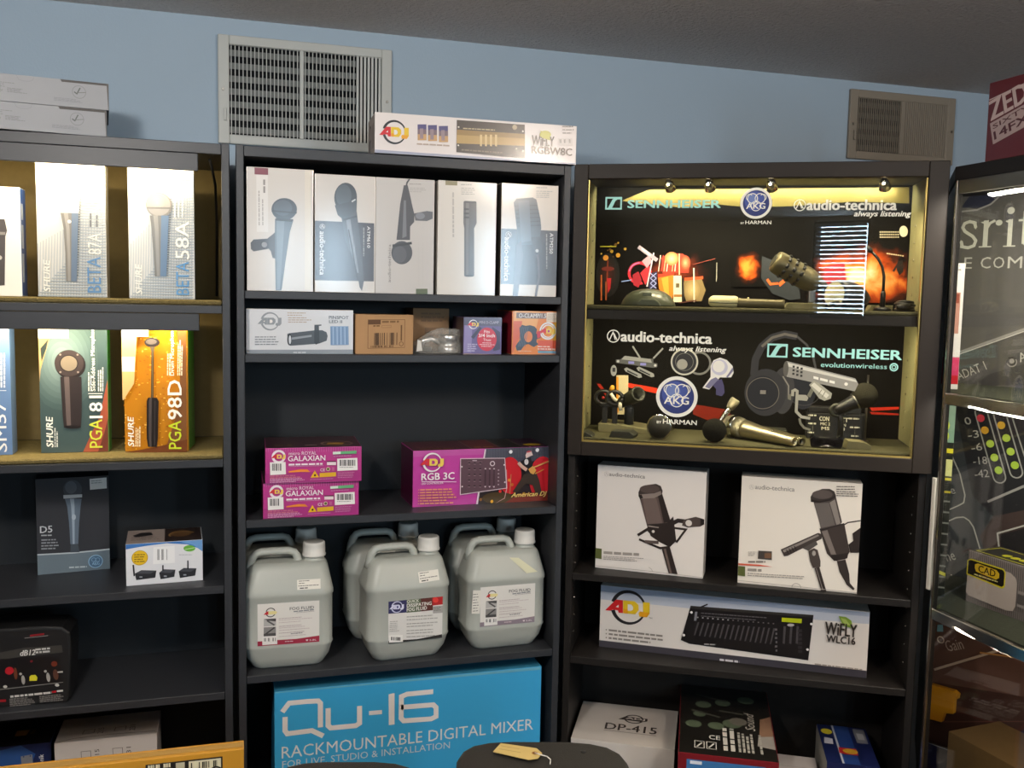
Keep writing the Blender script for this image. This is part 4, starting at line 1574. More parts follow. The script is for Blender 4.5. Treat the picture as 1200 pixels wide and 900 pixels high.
a.vwords(332, 510, 240, 1, 1, 9, 'b4aea8', 4)
bodyshape(a, [(395, 466, 310), (393, 466, 430), (397, 452, 460), (395, 450, 722)], '4c4644', '6a6462')
a.poly([(400, 306), (462, 308), (466, 318), (395, 316)], '2d2a2a')
for y in (348, 372, 394):
    a.rect(398, y, 424, y + 10, '26221f')
a.ell(422, 724, 27, 5, '2d2a2a')
on_front(a, o)
o = carton('microphone_box', 'wrapped mic box with dark lettered block, rightmost on the top shelf of the middle bookcase', 'box', FA, .6115, .02, Z1, .144, .06, .270, ink('#d8cec2', 2), 0, g3, dict(left=ink('#4a4642', 1)))
a = Art(.144, .270, crop(*K2, [(589, 212.8), (655, 214.7), (651.6, 345.8), (585.6, 345)]), gloss=2)
a.poly([(605, 455), (920, 462), (908, 768), (600, 762)], '38353a')
a.poly([(675, 310), (690, 288), (780, 280), (800, 290), (812, 350), (822, 400), (826, 450), (812, 540), (700, 545), (690, 440)], '474f58')
for k in range(6):
    a.stroke([(680 + 3 * k, 330 + 22 * k), (805 + 4 * k, 322 + 22 * k)], 5, '333a42')
a.poly([(700, 300), (760, 296), (770, 520), (715, 530)], '5f6974')
a.poly([(688, 545), (715, 520), (724, 600), (694, 830), (666, 830), (680, 680)], '4d464c')
a.stroke([(790, 540), (808, 620), (812, 720), (794, 830)], 12, '5a5258')
a.poly([(770, 500), (822, 496), (830, 580), (800, 596), (776, 560)], '3b3c42')
a.disc(802, 575, 9, 'd0d0d0')
a.text('audio-technica', (624, 502), (624, 745), 30, 'eceae8', bold=.02)
at_mark(a, 645, 488, 15, 'e8e6e4')
a.text('ATM250', (874, 475), (874, 590), 18, 'eceae8', bold=.02)
a.vwords(852, 480, 690, 1, 1, 6, 'b0aeac', 3)
a.words(798, 222, 890, 1, 1, 5, 'a8a49e', 2)
a.words(798, 242, 900, 4, 11, 5, 'b0aca6', 3)
on_front(a, o)

# second shelf
Z2 = ZB[1]
o = carton('spotlight_box', 'white carton picturing a black pin spot lamp, left end of the small-box shelf', 'box', FA, .0205, .035, Z2, .240, .11, .102, ink('#d6d8dc', 1), -2)
a = Art(.240, .102, crop(285, 355, 6.0, [(287.3, 361.7), (414, 363), (412.7, 415), (288, 413)]), gloss=1)
a.poly([(12, 322), (770, 328), (768, 370), (12, 368)], '8b929a')
a.words(340, 340, 430, 1, 1, 8, 'c8ccd0', 3, ragged=0)
adj(a, 180, 128, 60, 'grey')
a.words(300, 66, 440, 2, 16, 6, 'b8a894', 4)
a.words(305, 100, 470, 3, 15, 6, 'b0a090', 5)
a.words(76, 232, 275, 4, 17, 7, '83888e', 6)
a.poly([(490, 152), (540, 150), (540, 158), (522, 160), (524, 270), (505, 290), (488, 270)], '43474c')
a.poly([(298, 216), (312, 210), (480, 192), (545, 190), (576, 204), (584, 232), (576, 264), (520, 284), (320, 297), (302, 284)], '4a4f55')
a.poly([(330, 240), (470, 222), (470, 236), (330, 256)], '8d949b')
a.ell(314, 255, 16, 40, '24272b')
a.ell(317, 256, 9, 30, 'c9ced4')
a.poly([(488, 190), (524, 190), (524, 280), (500, 290), (488, 280)], '33373c')
a.text('PINSPOT', (595, 110), (738, 110), 22, '6d737a', bold=.03)
a.text('LED II', (596, 138), (690, 138), 20, '6d737a', bold=.03)
a.rect(604, 162, 736, 295, '7f9cc0')
for k in range(9):
    a.rect(608 + 14 * k, 166, 613 + 14 * k, 291, 'a9c0da' if k % 2 else '5f7fa8')
on_front(a, o)
o = carton('cardboard_box', 'small brown cardboard box with printed barcode label, beside the pin spot carton', 'box', FA, .2665, .035, Z2, .137, .13, .093, CARD, 0)
a = Art(.137, .093, crop(285, 355, 6.0, [(415, 368), (483, 370), (483, 416), (415.7, 414)]))
a.stroke([(868, 118), (1127, 122), (1127, 318), (870, 318)], 3, '6a4a26', closed=True)
a.rect(870, 120, 956, 152, '5a3a1a')
a.words(966, 128, 1085, 1, 1, 14, '7a5a34', 3, ragged=0)
a.words(905, 158, 950, 1, 1, 9, '6a4a26', 4, ragged=0)
a.stroke([(966, 160), (1030, 160), (1030, 176), (966, 176)], 2, '7a5a34', closed=True)
a.bars(900, 212, 1076, 298, '4a3218', 6, 26)
a.bars(890, 300, 1060, 314, '6a4a26', 7, 20)
a.rect(1098, 160, 1108, 270, '6a4a26')
a.ring(1103, 292, 14, 4, '6a4a26')
on_front(a, o)
o = carton('cardboard_box', 'brown cardboard box with faint printing standing behind the bagged metal clamp', 'box', FA, .424, .150, Z2, .092, .10, .108, mat('brown_cardboard_dull', '#97785a', .75, .2, noise=.06, nscale=30), 0)
a = Art(.092, .108)
a.rect(.03, .03, .075, .06, '7a5f45')
a.words(.02, .075, .08, 3, .009, .004, '7a5f45', 3)
on_front(a, o)
# metal clamp in a clear bag
r = empty('bagged_clamp', 'chrome pipe clamp in a clear plastic bag on the small-box shelf', 'clamp', FA.at(.475, .075, Z2))
CLAMP = mat('clamp_steel', '#d4d3cf', .30, .5, metal=.7, noise=.05, nscale=60)
mb = MB()
mb.lathe((.020, -.012, .003), (.020, -.012, .046), [(0, .022), (.06, .024), (.3, .024), (.36, .021), (.62, .021), (.68, .024), (.94, .024), (1, .022)], CLAMP, 24)
mb.build('clamp_drum', r)
mb = MB()
mb.tube([(-.045 + .0, .0, .012), (-.040, -.002, .030), (-.020, -.004, .036), (.002, -.006, .026)], .007, CLAMP, 10)
mb.lathe((-.05, 0, .010), (-.02, .0, .010), [(0, .009), (.2, .009), (.2, .006), (1, .006)], CLAMP, 12)
mb.build('clamp_jaw', r)
mb = MB()
rb = random.Random(11)
n_, m_ = 14, 22
ring_ = []
for j in range(n_):
    t = j / (n_ - 1)
    row = []
    for k in range(m_):
        ang = 2 * math.pi * k / m_
        rx = (.072 - .045 * t ** 1.6) + rb.uniform(-.004, .004)
        ry = (.042 - .026 * t ** 1.6) + rb.uniform(-.003, .003)
        z = .0015 + .058 * t + (rb.uniform(-.004, .004) if 0 < j else 0)
        row.append(mb.bm.verts.new((rx * math.cos(ang) - .006 + .03 * t * t, ry * math.sin(ang), max(.0015, z))))
    ring_.append(row)
BAG = mat('clear_bag', '#e6e3da', .18, .7)
BAG.node_tree.nodes['Principled BSDF'].inputs['Alpha'].default_value = .22
for j in range(n_ - 1):
    for k in range(m_):
        f = mb.bm.faces.new((ring_[j][k], ring_[j][(k + 1) % m_], ring_[j + 1][(k + 1) % m_], ring_[j + 1][k]))
        f.material_index = mb.mi(BAG)
f = mb.bm.faces.new(ring_[-1])
o = mb.build('clear_bag', r)
mb = MB()
mb.prism([(-.062, .006), (-.048, .008), (-.052, .032), (-.060, .034)], -.036, -.035, ink('#d8d4cc'), 0)
mb.build('paper_slip', r)

PUR = ink('#6a5c92', 1)
o = carton('clamp_box', 'purple carton with round red sticker-like badge, between the bagged clamp and orange box', 'box', FA, .5265, .035, Z2, .096, .12, .090, PUR, 0, None, dict(left=ink('#2c2030', 1), top=ink('#4a4050', 1)))
K3 = (535, 362, 9.23)
a = Art(.096, .090, crop(*K3, [(541.7, 370), (588, 369), (588, 410.7), (543, 411.7)]), gloss=1)
a.rect(50, 60, 500, 160, '55506a')
a.rect(75, 160, 160, 440, '8f82b4')
a.poly([(150, 280), (240, 170), (265, 185), (180, 300)], '383450')
a.poly([(380, 165), (470, 220), (475, 400), (400, 420)], '3d3858')
a.words(115, 350, 230, 4, 22, 12, 'b9b0d0', 3)
adj(a, 170, 148, 46, 'white')
a.text('MINI D-CLAMP', (235, 138), (452, 132), 28, 'b9b2c6', bold=.02)
a.ell(325, 298, 108, 122, 'd02840')
a.text('Fits', (292, 235), (355, 235), 30, 'f6e4e6', bold=.03)
a.text('3/4 inch', (232, 280), (412, 278), 36, 'fbf2f2', bold=.035)
a.text('Truss', (285, 318), (370, 316), 26, 'f6e4e6', bold=.02)
a.words(275, 332, 375, 1, 1, 8, 'f0c8cc', 5, ragged=0)
a.words(245, 350, 410, 1, 1, 8, 'f0c8cc', 6, ragged=0)
a.words(265, 368, 380, 1, 1, 8, 'f0c8cc', 7, ragged=0)
a.rect(50, 452, 520, 462, 'b89a7a')
on_front(a, o)
o = carton('clamp_box', 'orange carton with red side picturing a dark clamp, right end of the small-box shelf', 'box', FA, .6485, .035, Z2, .1235, .14, .107, ink('#e0843a', 1), 0, None, dict(left=ink('#8f2430', 1)))
a = Art(.1235, .107, crop(*K3, [(598, 364), (656.7, 364), (656, 413), (600, 414)]), gloss=1)
a.rect(605, 20, 1130, 500, 'e68a3e')
a.poly([(605, 20), (900, 20), (860, 200), (760, 300), (605, 300)], 'f0b06a')
a.poly([(1130, 120), (980, 180), (1060, 330), (1130, 300)], 'e8b23a')
a.poly([(605, 130), (700, 130), (680, 300), (605, 480)], 'dc6a48')
a.poly([(880, 330), (1130, 330), (1130, 420), (900, 440)], 'dc5a3e')
a.rect(630, 38, 970, 100, '7d6a66')
a.text('O-CLAMP/1.5', (660, 92), (968, 92), 46, 'e8e2dc', bold=.03)
a.rect(972, 30, 1115, 135, 'ead8c2')
a.words(985, 48, 1100, 5, 15, 5, 'b0a090', 5)
CL = '3f4a5a'
a.poly([(672, 200), (700, 170), (740, 180), (790, 172), (840, 185), (868, 215), (860, 260), (915, 268), (912, 305), (868, 320), (868, 350), (890, 370), (840, 400), (780, 370), (740, 380), (700, 435), (655, 440), (640, 395), (660, 360), (690, 330), (680, 260)], CL)
a.ell(775, 295, 46, 58, 'e68a52')
for k in range(6):
    a.stroke([(690 + 16 * k, 190), (672 + 14 * k, 400)], 5, '66758a')
a.ring(990, 230, 84, 16, 'eef0f2')
adj(a, 992, 232, 64, 'white')
a.poly([(865, 240), (915, 225), (905, 300), (875, 310)], 'd03a4a')
a.words(880, 388, 1020, 1, 1, 12, 'f4d8c8', 6, ragged=0)
a.words(880, 412, 1080, 1, 1, 12, 'f4d8c8', 7, ragged=0)
a.rect(885, 435, 1082, 462, '6f9ab0')
a.words(670, 440, 830, 1, 1, 8, 'f0c8a8', 8)
on_front(a, o)

# third shelf: two laser boxes and the controller box
Z3 = ZB[2]
MG = ink('#b83c8a', 1)
g4 = 'two matching magenta laser cartons, stacked'


def galaxian(label, s, v, z, rot):
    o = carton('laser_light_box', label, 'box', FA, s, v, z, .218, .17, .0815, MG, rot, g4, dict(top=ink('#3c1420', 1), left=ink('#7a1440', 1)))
    a = Art(.218, .0815, [(258, 265), (988, 250), (985, 512), (258, 525)], gloss=1)
    for k in range(40):
        a.rect(262 + 18 * k, 252, 268 + 18 * k, 290, 'c65c9e')
    a.poly([(258, 450), (988, 430), (988, 520), (258, 530)], 'a83480')
    a.ring(357, 325, 46, 12, 'f0e6ee')
    adj(a, 357, 325, 38, 'white')
    a.text('micro ROYAL', (432, 314), (640, 306), 25, 'f0dcea', bold=.01)
    a.text('GALAXIAN', (426, 360), (706, 352), 40, 'faf2f8', bold=.02)
    a.words(430, 378, 685, 1, 1, 13, 'f6e8f2', 3, slope=-.02, ragged=0)
    a.words(432, 396, 690, 1, 1, 4, 'd8a0c4', 4, slope=-.02, ragged=0)
    a.poly([(292, 366), (408, 364), (410, 455), (294, 460)], 'f2f0ee')
    a.bars(308, 376, 385, 428, '2a282a', 3, 18)
    a.poly([(797, 342), (953, 336), (955, 428), (798, 434)], 'f2f0ee')
    a.bars(815, 350, 940, 396, '2a282a', 9, 22)
    a.words(815, 404, 930, 1, 1, 5, '9a989a', 4)
    a.poly([(764, 290), (946, 280), (946, 304), (764, 310)], '6ab07e')
    a.poly([(764, 290), (824, 287), (824, 306), (764, 310)], 'dceae0')
    a.words(768, 322, 945, 1, 1, 4, 'd8a0c4', 5, slope=-.04)
    a.rect(718, 366, 788, 390, 'f4dfe6')
    a.rect(718, 358, 788, 366, '5a1430')
    a.text('CE', (668, 436), (702, 434), 22, 'f4e6f0', bold=.02)
    a.disc(727, 419, 15, 'e8dfc0')
    a.disc(727, 419, 11, '6a6a3a')
    a.rect(757, 405, 775, 432, 'c46a9a')
    a.poly([(593, 483), (658, 480), (626, 428)], 'eab820')
    a.disc(627, 464, 8, '2a2010')
    a.poly([(662, 448), (788, 442), (788, 474), (662, 480)], 'e2b030')
    a.poly([(430, 432), (520, 418), (570, 420), (592, 440), (540, 438), (430, 442)], 'e88a3a')
    a.words(292, 464, 550, 2, 13, 8, 'c8708a', 6, slope=-.02)
    a.words(292, 488, 560, 3, 11, 6, 'd8a0c4', 7, slope=-.02)
    a.words(800, 446, 940, 4, 12, 4, 'd090b8', 8, slope=-.03)
    a.words(590, 494, 800, 1, 1, 4, 'd090b8', 9, slope=-.03)
    on_front(a, o)
    a = Art(.218, .17, gloss=1)
    a.ring(.165, .05, .035, .006, '9a7a70')
    a.poly([(.140, .035), (.175, .03), (.185, .06), (.145, .065)], 'b8862c')
    a.rect(.02, .02, .04, .05, '5a4630')
    a.rect(.05, .02, .06, .05, '6a5020')
    a.words(.09, .025, .12, 1, 1, .012, 'a89088', 3)
    on_top(a, o)
    return o


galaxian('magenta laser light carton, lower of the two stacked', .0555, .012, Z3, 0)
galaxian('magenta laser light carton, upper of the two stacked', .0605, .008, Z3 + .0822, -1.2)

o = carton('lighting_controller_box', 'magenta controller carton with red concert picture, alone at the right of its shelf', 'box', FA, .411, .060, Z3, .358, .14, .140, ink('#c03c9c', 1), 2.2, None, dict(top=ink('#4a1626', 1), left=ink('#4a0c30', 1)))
K4 = (450, 480, 5.714)
a = Art(.358, .140, crop(*K4, [(482.4, 529), (644.6, 522.5), (643.4, 586), (483.3, 594.6)]), gloss=1)
a.rect(180, 240, 700, 665, 'c0429f')
a.poly([(185, 280), (660, 262), (655, 300), (185, 320)], 'c258a6')
a.poly([(668, 255), (1120, 235), (1115, 612), (612, 640)], '2a2226')
a.poly([(668, 255), (1120, 235), (1118, 330), (840, 360), (655, 350)], '4a4c5c')
for k in range(52):
    a.rect(672 + 8.4 * k, 240, 675 + 8.4 * k, 320, '62646f')
a.poly([(662, 264), (672, 264), (622, 634), (610, 634)], 'e8d8e4')
a.ell(835, 440, 78, 125, 'c81c28')
a.ell(1060, 460, 95, 150, 'c8202c')
a.poly([(1060, 340), (1112, 330), (1110, 590), (1080, 600)], 'dc2834')
a.ell(760, 590, 110, 40, '4a3a20')
a.poly([(900, 560), (1105, 540), (1105, 610), (800, 622)], '7a2a1c')
for q in ((715, 612, 'e8b030'), (640, 600, '8a5a24'), (830, 470, 'e08a30'), (850, 500, 'c86a2a'), (930, 560, 'b8862c'), (770, 545, 'd0302a')):
    a.disc(q[0], q[1], 10, q[2])
a.stroke([(810, 400), (815, 520), (800, 590), (740, 630)], 5, 'c8a0a0')
a.stroke([(842, 430), (835, 560)], 4, 'b89060')
a.poly([(498, 325), (800, 320), (815, 525), (500, 570)], 'e0ccd4')
a.poly([(503, 330), (796, 325), (810, 521), (505, 564)], '5f4650')
for j in range(5):
    for k in range(3):
        a.rect(552 + 37 * k, 352 + 38 * j, 566 + 37 * k, 360 + 38 * j, '2e2026')
        a.rect(552 + 37 * k, 362 + 38 * j, 566 + 37 * k, 365 + 38 * j, 'a08a92')
for k in range(3):
    a.rect(662 + 29 * k, 390, 672 + 29 * k, 396, 'e8dce0')
    a.rect(662 + 29 * k, 400, 672 + 29 * k, 505, '48323c')
    a.poly([(660 + 29 * k, 510), (674 + 29 * k, 508), (668 + 29 * k, 520)], 'd8c8d0')
for j in range(5):
    a.rect(750, 398 + 24 * j, 760, 406 + 24 * j, 'b0a0a8')
a.rect(545, 345, 645, 348, '8a707a')
a.disc(713, 358, 17, 'e0d4da')
a.disc(713, 358, 11, '5f4650')
a.rect(578, 336, 608, 341, 'd8c8d0')
for q in ((508, 380), (512, 512), (792, 366), (798, 482)):
    a.disc(q[0], q[1], 5, 'e8dce0')
# the guitarist
a.poly([(935, 300), (948, 275), (975, 272), (985, 300), (965, 308), (940, 322)], 'e0c8c4')
a.poly([(938, 280), (960, 268), (978, 276), (950, 284)], 'c04a58')
a.poly([(905, 345), (935, 322), (972, 318), (985, 370), (1000, 430), (940, 440), (925, 400)], '1e1a1e')
a.ell(942, 345, 14, 20, 'd8d4d4')
a.stroke([(888, 350), (910, 375), (945, 400)], 22, 'd0a898')
a.poly([(925, 430), (1005, 410), (1030, 470), (1050, 560), (1010, 565), (985, 500), (940, 490), (880, 550), (850, 545), (895, 480)], '3c3028')
a.poly([(955, 395), (985, 372), (1010, 400), (990, 430), (970, 420)], 'd8a050')
a.stroke([(985, 385), (1095, 340)], 9, 'd8a860')
a.stroke([(1000, 425), (1060, 395)], 6, 'c88a3c')
for q in ((835, 278), (1015, 265)):
    a.disc(q[0], q[1], 12, 'eef0f4')
adj(a, 310, 352, 58, 'white', -.03)
a.text('RGB 3C', (240, 472), (458, 462), 46, 'fdf6fb', bold=.03)
a.rect(240, 478, 472, 482, 'f8e8f4')
a.text('LED CONTROLLER', (240, 500), (385, 494), 12, 'f4dcee', bold=.03)
for j in range(6):
    a.words(232, 530 + 18 * j, 480, 1, 1, 9, 'e89a78', 11 + j, slope=-.03, ragged=.3)
    a.disc(223, 535 + 18 * j, 3.5, 'e89a78')
a.text('American DJ', (840, 590), (1080, 580), 38, 'f0cf78', bold=.03, shear=.35)
on_front(a, o)
a = Art(.358, .14, gloss=1)
a.rect(0, 0, .15, .14, '4e1422')
a.rect(.15, 0, .225, .14, '6a1a1e')
a.rect(.225, 0, .285, .14, '2c2618')
a.rect(.285, 0, .358, .14, '3c1830')
for x in (.148, .223, .283):
    a.rect(x, 0, x + .003, .14, '8a7a70')
a.ell(.32, .035, .024, .016, 'd8b028')
a.text('RGB 3C', (.02, .03), (.09, .03), .022, '7a4a4a', bold=.02)
a.words(.02, .012, .13, 1, 1, .008, 'a06a3a', 3)
a.words(.16, .015, .215, 1, 1, .01, 'c09048', 4)
on_top(a, o)
# fourth shelf: six jugs of fog fluid
PLAS = mat('milky_jug_plastic', '#b3b7b0', .38, .45, noise=.03, nscale=8)
_b = PLAS.node_tree.nodes['Principled BSDF']
_b.inputs['Subsurface Weight'].default_value = .25
_b.inputs['Subsurface Radius'].default_value = (.03, .03, .03)
CAPM = mat('white_cap_plastic', '#d9d8d2', .4, .45)
CAPB = mat('grey_cap_top', '#a9aaa6', .45, .4)


def loft(mb, secs, m, n=6):
    rings = []
    for z, cx, cy, hw, hd, r in secs:
        ring = []
        for sx, sy, a0 in ((1, 1, 0), (-1, 1, 90), (-1, -1, 180), (1, -1, 270)):
            for k in range(n + 1):
                t = R(a0 + 90 * k / n)
                ring.append(mb.bm.verts.new((cx + sx * (hw - r) + r * math.cos(t), cy + sy * (hd - r) + r * math.sin(t), z)))
        rings.append(ring)
    L = len(rings[0])
    fs = []
    for i in range(len(rings) - 1):
        for k in range(L):
            f = mb.bm.faces.new((rings[i][k], rings[i][(k + 1) % L], rings[i + 1][(k + 1) % L], rings[i + 1][k]))
            f.smooth = True
            fs.append(f)
    fs += [mb.bm.faces.new(rings[0][::-1]), mb.bm.faces.new(rings[-1])]
    for f in fs:
        f.material_index = mb.mi(m)
    bmesh.ops.recalc_face_normals(mb.bm, faces=fs)
    return mb


def jug(label, s, v, rot, group):
    r = empty('fluid_jug', label, 'jug', FA.at(s, v, ZB[3]), R(rot), group)
    mb = MB()
    D = .0615
    loft(mb, [(0, 0, 0, .078, D - .020, .022), (.004, 0, 0, .083, D - .016, .026), (.026, 0, 0, .0955, D - .006, .028), (.052, 0, 0, .1022, D - .0010, .028), (.056, 0, 0, .1045, D, .028), (.059, 0, 0, .1030, D - .0006, .028),
               (.172, 0, 0, .1030, D - .0006, .028), (.175, 0, 0, .1052, D + .0008, .029), (.182, 0, 0, .1052, D + .0006, .029), (.188, 0, 0, .1038, D - .0010, .029), (.190, 0, 0, .1034, D - .0016, .029), (.234, .001, 0, .0930, D - .0170, .030), (.241, .002, 0, .0895, D - .021, .029), (.246, .004, 0, .083, D - .027, .026), (.248, .006, 0, .072, D - .034, .022)], PLAS)
    mb.build('body', r)
    mb = MB()
    mb.tube([(-.0880, 0, .222), (-.0862, 0, .240), (-.0815, 0, .256), (-.073, 0, .2665), (-.060, 0, .2700), (-.03, 0, .2705), (.004, 0, .2700), (.0150, 0, .2660), (.0215, 0, .256), (.0245, 0, .243), (.0265, 0, .228)],
            [.0115, .0105, .0098, .0093, .0090, .0090, .0090, .0093, .0098, .0108, .0125], PLAS, 14, ((0, 1, 0), 1.3))
    mb.build('handle', r)
    mb = MB()
    mb.lathe((.062, 0, .240), (.062, 0, .259), [(0, .031), (.3, .027), (.5, .0235), (1, .0235)], PLAS, 24)
    mb.build('neck', r)
    mb = MB()
    n = 40
    mb.lathe((.062, 0, .2560), (.062, 0, .2900), [(0, .0275), (.06, .0282), (.14, .0282), (.16, .0268), (.84, .0262), (.94, .0255), (1, .0235)], CAPM, n, None)
    for i, vv in enumerate(list(mb.bm.verts)):
        k = i % n
        if .258 < vv.co.z < .287 and k % 2:
            c = Vector((.062, 0, vv.co.z))
            vv.co = c + (vv.co - c) * .955
    mb.lathe((.062, 0, .2899), (.062, 0, .2907), [(0, .0225), (1, .0215)], CAPB, n)
    mb.build('cap', r)
    return r


def sticker(parent, x0, x1, z0, z1, name='label', y=None, src=None):
    return Art(x1 - x0, z1 - z0, src), (x0, -.0612 if y is None else y, z0)


def price(parent, x, z, w, h, rot=0):
    a = Art(w, h)
    a.raw([(0, 0), (w, 0), (w, h), (0, h)], ink('#e9e6dc'))
    a.words(w * .08, h * .82, w * .75, 1, 1, h * .07, '6a6864', 2)
    a.words(w * .08, h * .60, w * .35, 1, 1, h * .07, '6a6864', 3)
    a.words(w * .06, h * .36, w * .92, 1, 1, h * .07, '6a6864', 4, ragged=.05)
    a.words(w * .12, h * .12, w * .45, 1, 1, h * .10, '4a4844', 5, ragged=0)
    n = Vector((0, -.944, .330)).normalized()
    Y = Vector((0, .330, .944)).normalized()
    X = Vector((1, 0, 0))
    c, s_ = math.cos(R(rot)), math.sin(R(rot))
    o = a.build('price_sticker', parent, Vector((x - .008, -.0606, z + .003)), X * c + Y * s_, Y * c - X * s_, n, eps=.0012)
    o['label'] = 'white price sticker on the shoulder'


def fog_label(parent, x0, z0, w, h, foot, variant, extra=False):
    quad = crop(300, 690, 12.857, [(302, 706), (375, 702.5), (373, 751), (302, 755)])
    a = Art(w, h, quad)
    a.raw([(.0, 0), (w, 0), (w, h), (0, h)], ink('#e6e3dd'))
    a.poly([(20, 765), (200, 752), (600, 735), (960, 690), (960, 900), (20, 900)], foot)
    a.ring(225, 335, 68, 14, '3f3a3a', 20, 165)
    a.ring(225, 335, 68, 14, '3f3a3a', 195, 345)
    a.poly([(120, 368), (165, 318), (192, 316), (190, 366)], 'c22c34')
    a.poly([(192, 316), (300, 312), (325, 330), (300, 362), (190, 364)], 'e8dc9a')
    a.poly([(95, 690), (315, 672), (318, 805), (98, 818)], 'ebe8e4')
    a.poly([(122, 432), (305, 424), (302, 535), (120, 545)], 'b9b7b4')
    a.poly([(125, 432), (305, 425), (300, 470), (180, 455)], '4a4848')
    a.stroke([(170, 455), (280, 525)], 24, '5a5858')
    a.poly([(120, 555), (300, 548), (298, 680), (118, 688)], '8a8886')
    a.stroke([(140, 660), (280, 560)], 22, '3f3d3d')
    a.poly([(118, 650), (298, 640), (298, 682), (118, 688)], '4a4848')
    a.bars(125, 712, 295, 762, '2a282a', 4, 18)
    a.text('FOG FLUID', (512, 304), (875, 272), 44, '4a4c4e', bold=.01)
    a.words(568, 318, 878, 1, 1, 16, '8a8c90', 5, slope=-.08, ragged=0)
    a.words(610, 340, 878, 1, 1, 8, 'b0a8a8', 6, slope=-.08, ragged=0)
    for i, y in enumerate((425, 450, 485, 540, 565, 600, 640, 690)):
        a.words(345, y, 880, 1, 1, 9, 'c9bcbc' if i % 3 else 'b8a8aa', 20 + i, slope=-.06, ragged=.4)
    a.words(520, 650, 690, 1, 1, 12, '8a8688', 30, slope=-.08, ragged=0)
    a.words(430, 762, 550, 1, 1, 12, 'dcc8cc', 31, slope=-.03, ragged=0)
    a.text('3.8L', (790, 765), (895, 752), 22, 'ecdfe2', bold=.03)
    a.poly([(735, 745), (775, 740), (765, 765), (745, 766)], 'ecdfe2')
    o = a.build('label', parent, (x0, -.0613, z0), eps=.0006)
    o['label'] = variant
    if extra:
        a = Art(.03, .075)
        a.raw([(0, 0), (.021, -.001), (.024, .058), (.003, .060)], ink('#e6e3da'))
        a.words(.003, .006, .018, 7, .007, .002, '8a8884', 3)
        o = a.build('price_sticker', parent, (x0 - .022, -.0613, z0 + .036), eps=.0010, clip=False)
        a = Art(.2, .2)
        a.raw([(0, .046), (.024, .044), (.072, .006), (.042, .004)], ink('#d4d3b4'))
        nn = Vector((0, -.944, .330)).normalized()
        YY = Vector((0, .330, .944)).normalized()
        a.build('tape_strip', parent, Vector((.006, -.0606, .188)), (1, 0, 0), YY, nn, eps=.0014, clip=False)


gj = 'white jugs of fog fluid on the middle bookcase'
JZ = []
j = jug('front left jug of fog fluid, white label with red foot band', .114, .083, -1, gj)
fog_label(j, -.071, .062, .142, .101, 'a02c44', 'white label with red foot band')
price(j, .027, .187, .055, .024)
j = jug('front middle jug of quick dissipating fog fluid, label with colourful heading', .3935, .070, 4.5, gj)
a = Art(.136, .104, crop(440, 660, 6.667, [(450, 704), (514.5, 696), (514, 741), (450.5, 751)]))
a.raw([(0, 0), (.136, 0), (.136, .104), (0, .104)], ink('#e2e0dc'))
a.poly([(65, 293), (215, 276), (215, 370), (65, 386)], '34335e')
a.poly([(215, 276), (325, 262), (325, 358), (215, 372)], '5f6a52')
a.poly([(325, 262), (420, 250), (420, 345), (325, 358)], '5a2c26')
a.poly([(415, 250), (498, 238), (498, 300), (415, 312)], 'b02024')
a.ell(440, 270, 22, 20, 'e0403a')
adj(a, 137, 332, 42, 'pale', -.1)
a.text('QUICK', (215, 303), (310, 290), 24, 'e4e6d8', bold=.03)
a.text('DISSIPATING', (215, 331), (408, 308), 25, 'eeebe4', bold=.03)
a.text('FOG FLUID', (215, 362), (372, 343), 25, 'eeebe4', bold=.03)
a.poly([(420, 318), (495, 308), (494, 360), (420, 368)], 'a9a7a4')
a.words(425, 322, 485, 3, 11, 5, '7a7876', 3, slope=-.1)
for i, y in enumerate((398, 420, 450, 470, 500, 520, 545)):
    a.words(215, y, 460, 1, 1, 7, 'b0aeaa', 30 + i, slope=-.1, ragged=.3)
a.words(80, 440, 160, 6, 14, 5, 'b0aeaa', 5, slope=-.1)
a.poly([(65, 585), (300, 560), (490, 515), (490, 540), (300, 582), (65, 606)], '2c2a28')
a.poly([(75, 545), (185, 535), (187, 586), (77, 597)], 'f0eeea')
a.bars(92, 553, 172, 578, '2a282a', 8, 18)
o = a.build('label', j, (-.054, -.0613, .049), eps=.0006)
o['label'] = 'white label with a colourful heading band'
price(j, .030, .187, .052, .027, 4)
j = jug('front right jug of fog fluid, white label with grey-violet foot band and tape strip', .648, .087, 1.7, gj)
fog_label(j, -.073, .064, .145, .102, '8f828c', 'white label with grey-violet foot band', True)
jug('jug behind the front left fog fluid jug', .105, .2215, 0, gj)
jug('jug behind the front middle fog fluid jug', .368, .2215, 0, gj)
jug('jug behind the front right fog fluid jug', .637, .2215, 0, gj)

# bottom shelf: the big blue mixer carton
BLU = ink('#3faae0', 1)
o = carton('mixer_box', 'large blue carton with white mixer lettering on the bottom middle shelf', 'box', FA, .080, .020, ZB[4], .661, .235, .289, BLU, 0, None, dict(top=ink('#3f93ba', 1)))
a = Art(.661, .289, crop(260, 760, 3, [(321.6, 810.5), (634.7, 780.3), (631.9, 901.5), (321.9, 941)]), gloss=1)
Wt = 'efeae8'
a.stroke([(212, 218), (236, 188), (300, 182), (338, 180), (346, 188), (346, 268)], 18, Wt)
a.stroke([(222, 234), (222, 280), (230, 290), (300, 281), (316, 279), (356, 297)], 18, Wt)
a.stroke([(373, 204), (373, 262), (382, 270), (470, 262), (483, 254), (483, 196)], 18, Wt)
a.poly([(516, 213), (562, 209), (562, 223), (516, 227)], Wt)
a.poly([(585, 157), (606, 152), (606, 257), (586, 260)], Wt)
a.stroke([(742, 147), (650, 156), (630, 164), (629, 236), (638, 245), (735, 238), (752, 230), (752, 200), (742, 191), (629, 200)], 17, Wt)
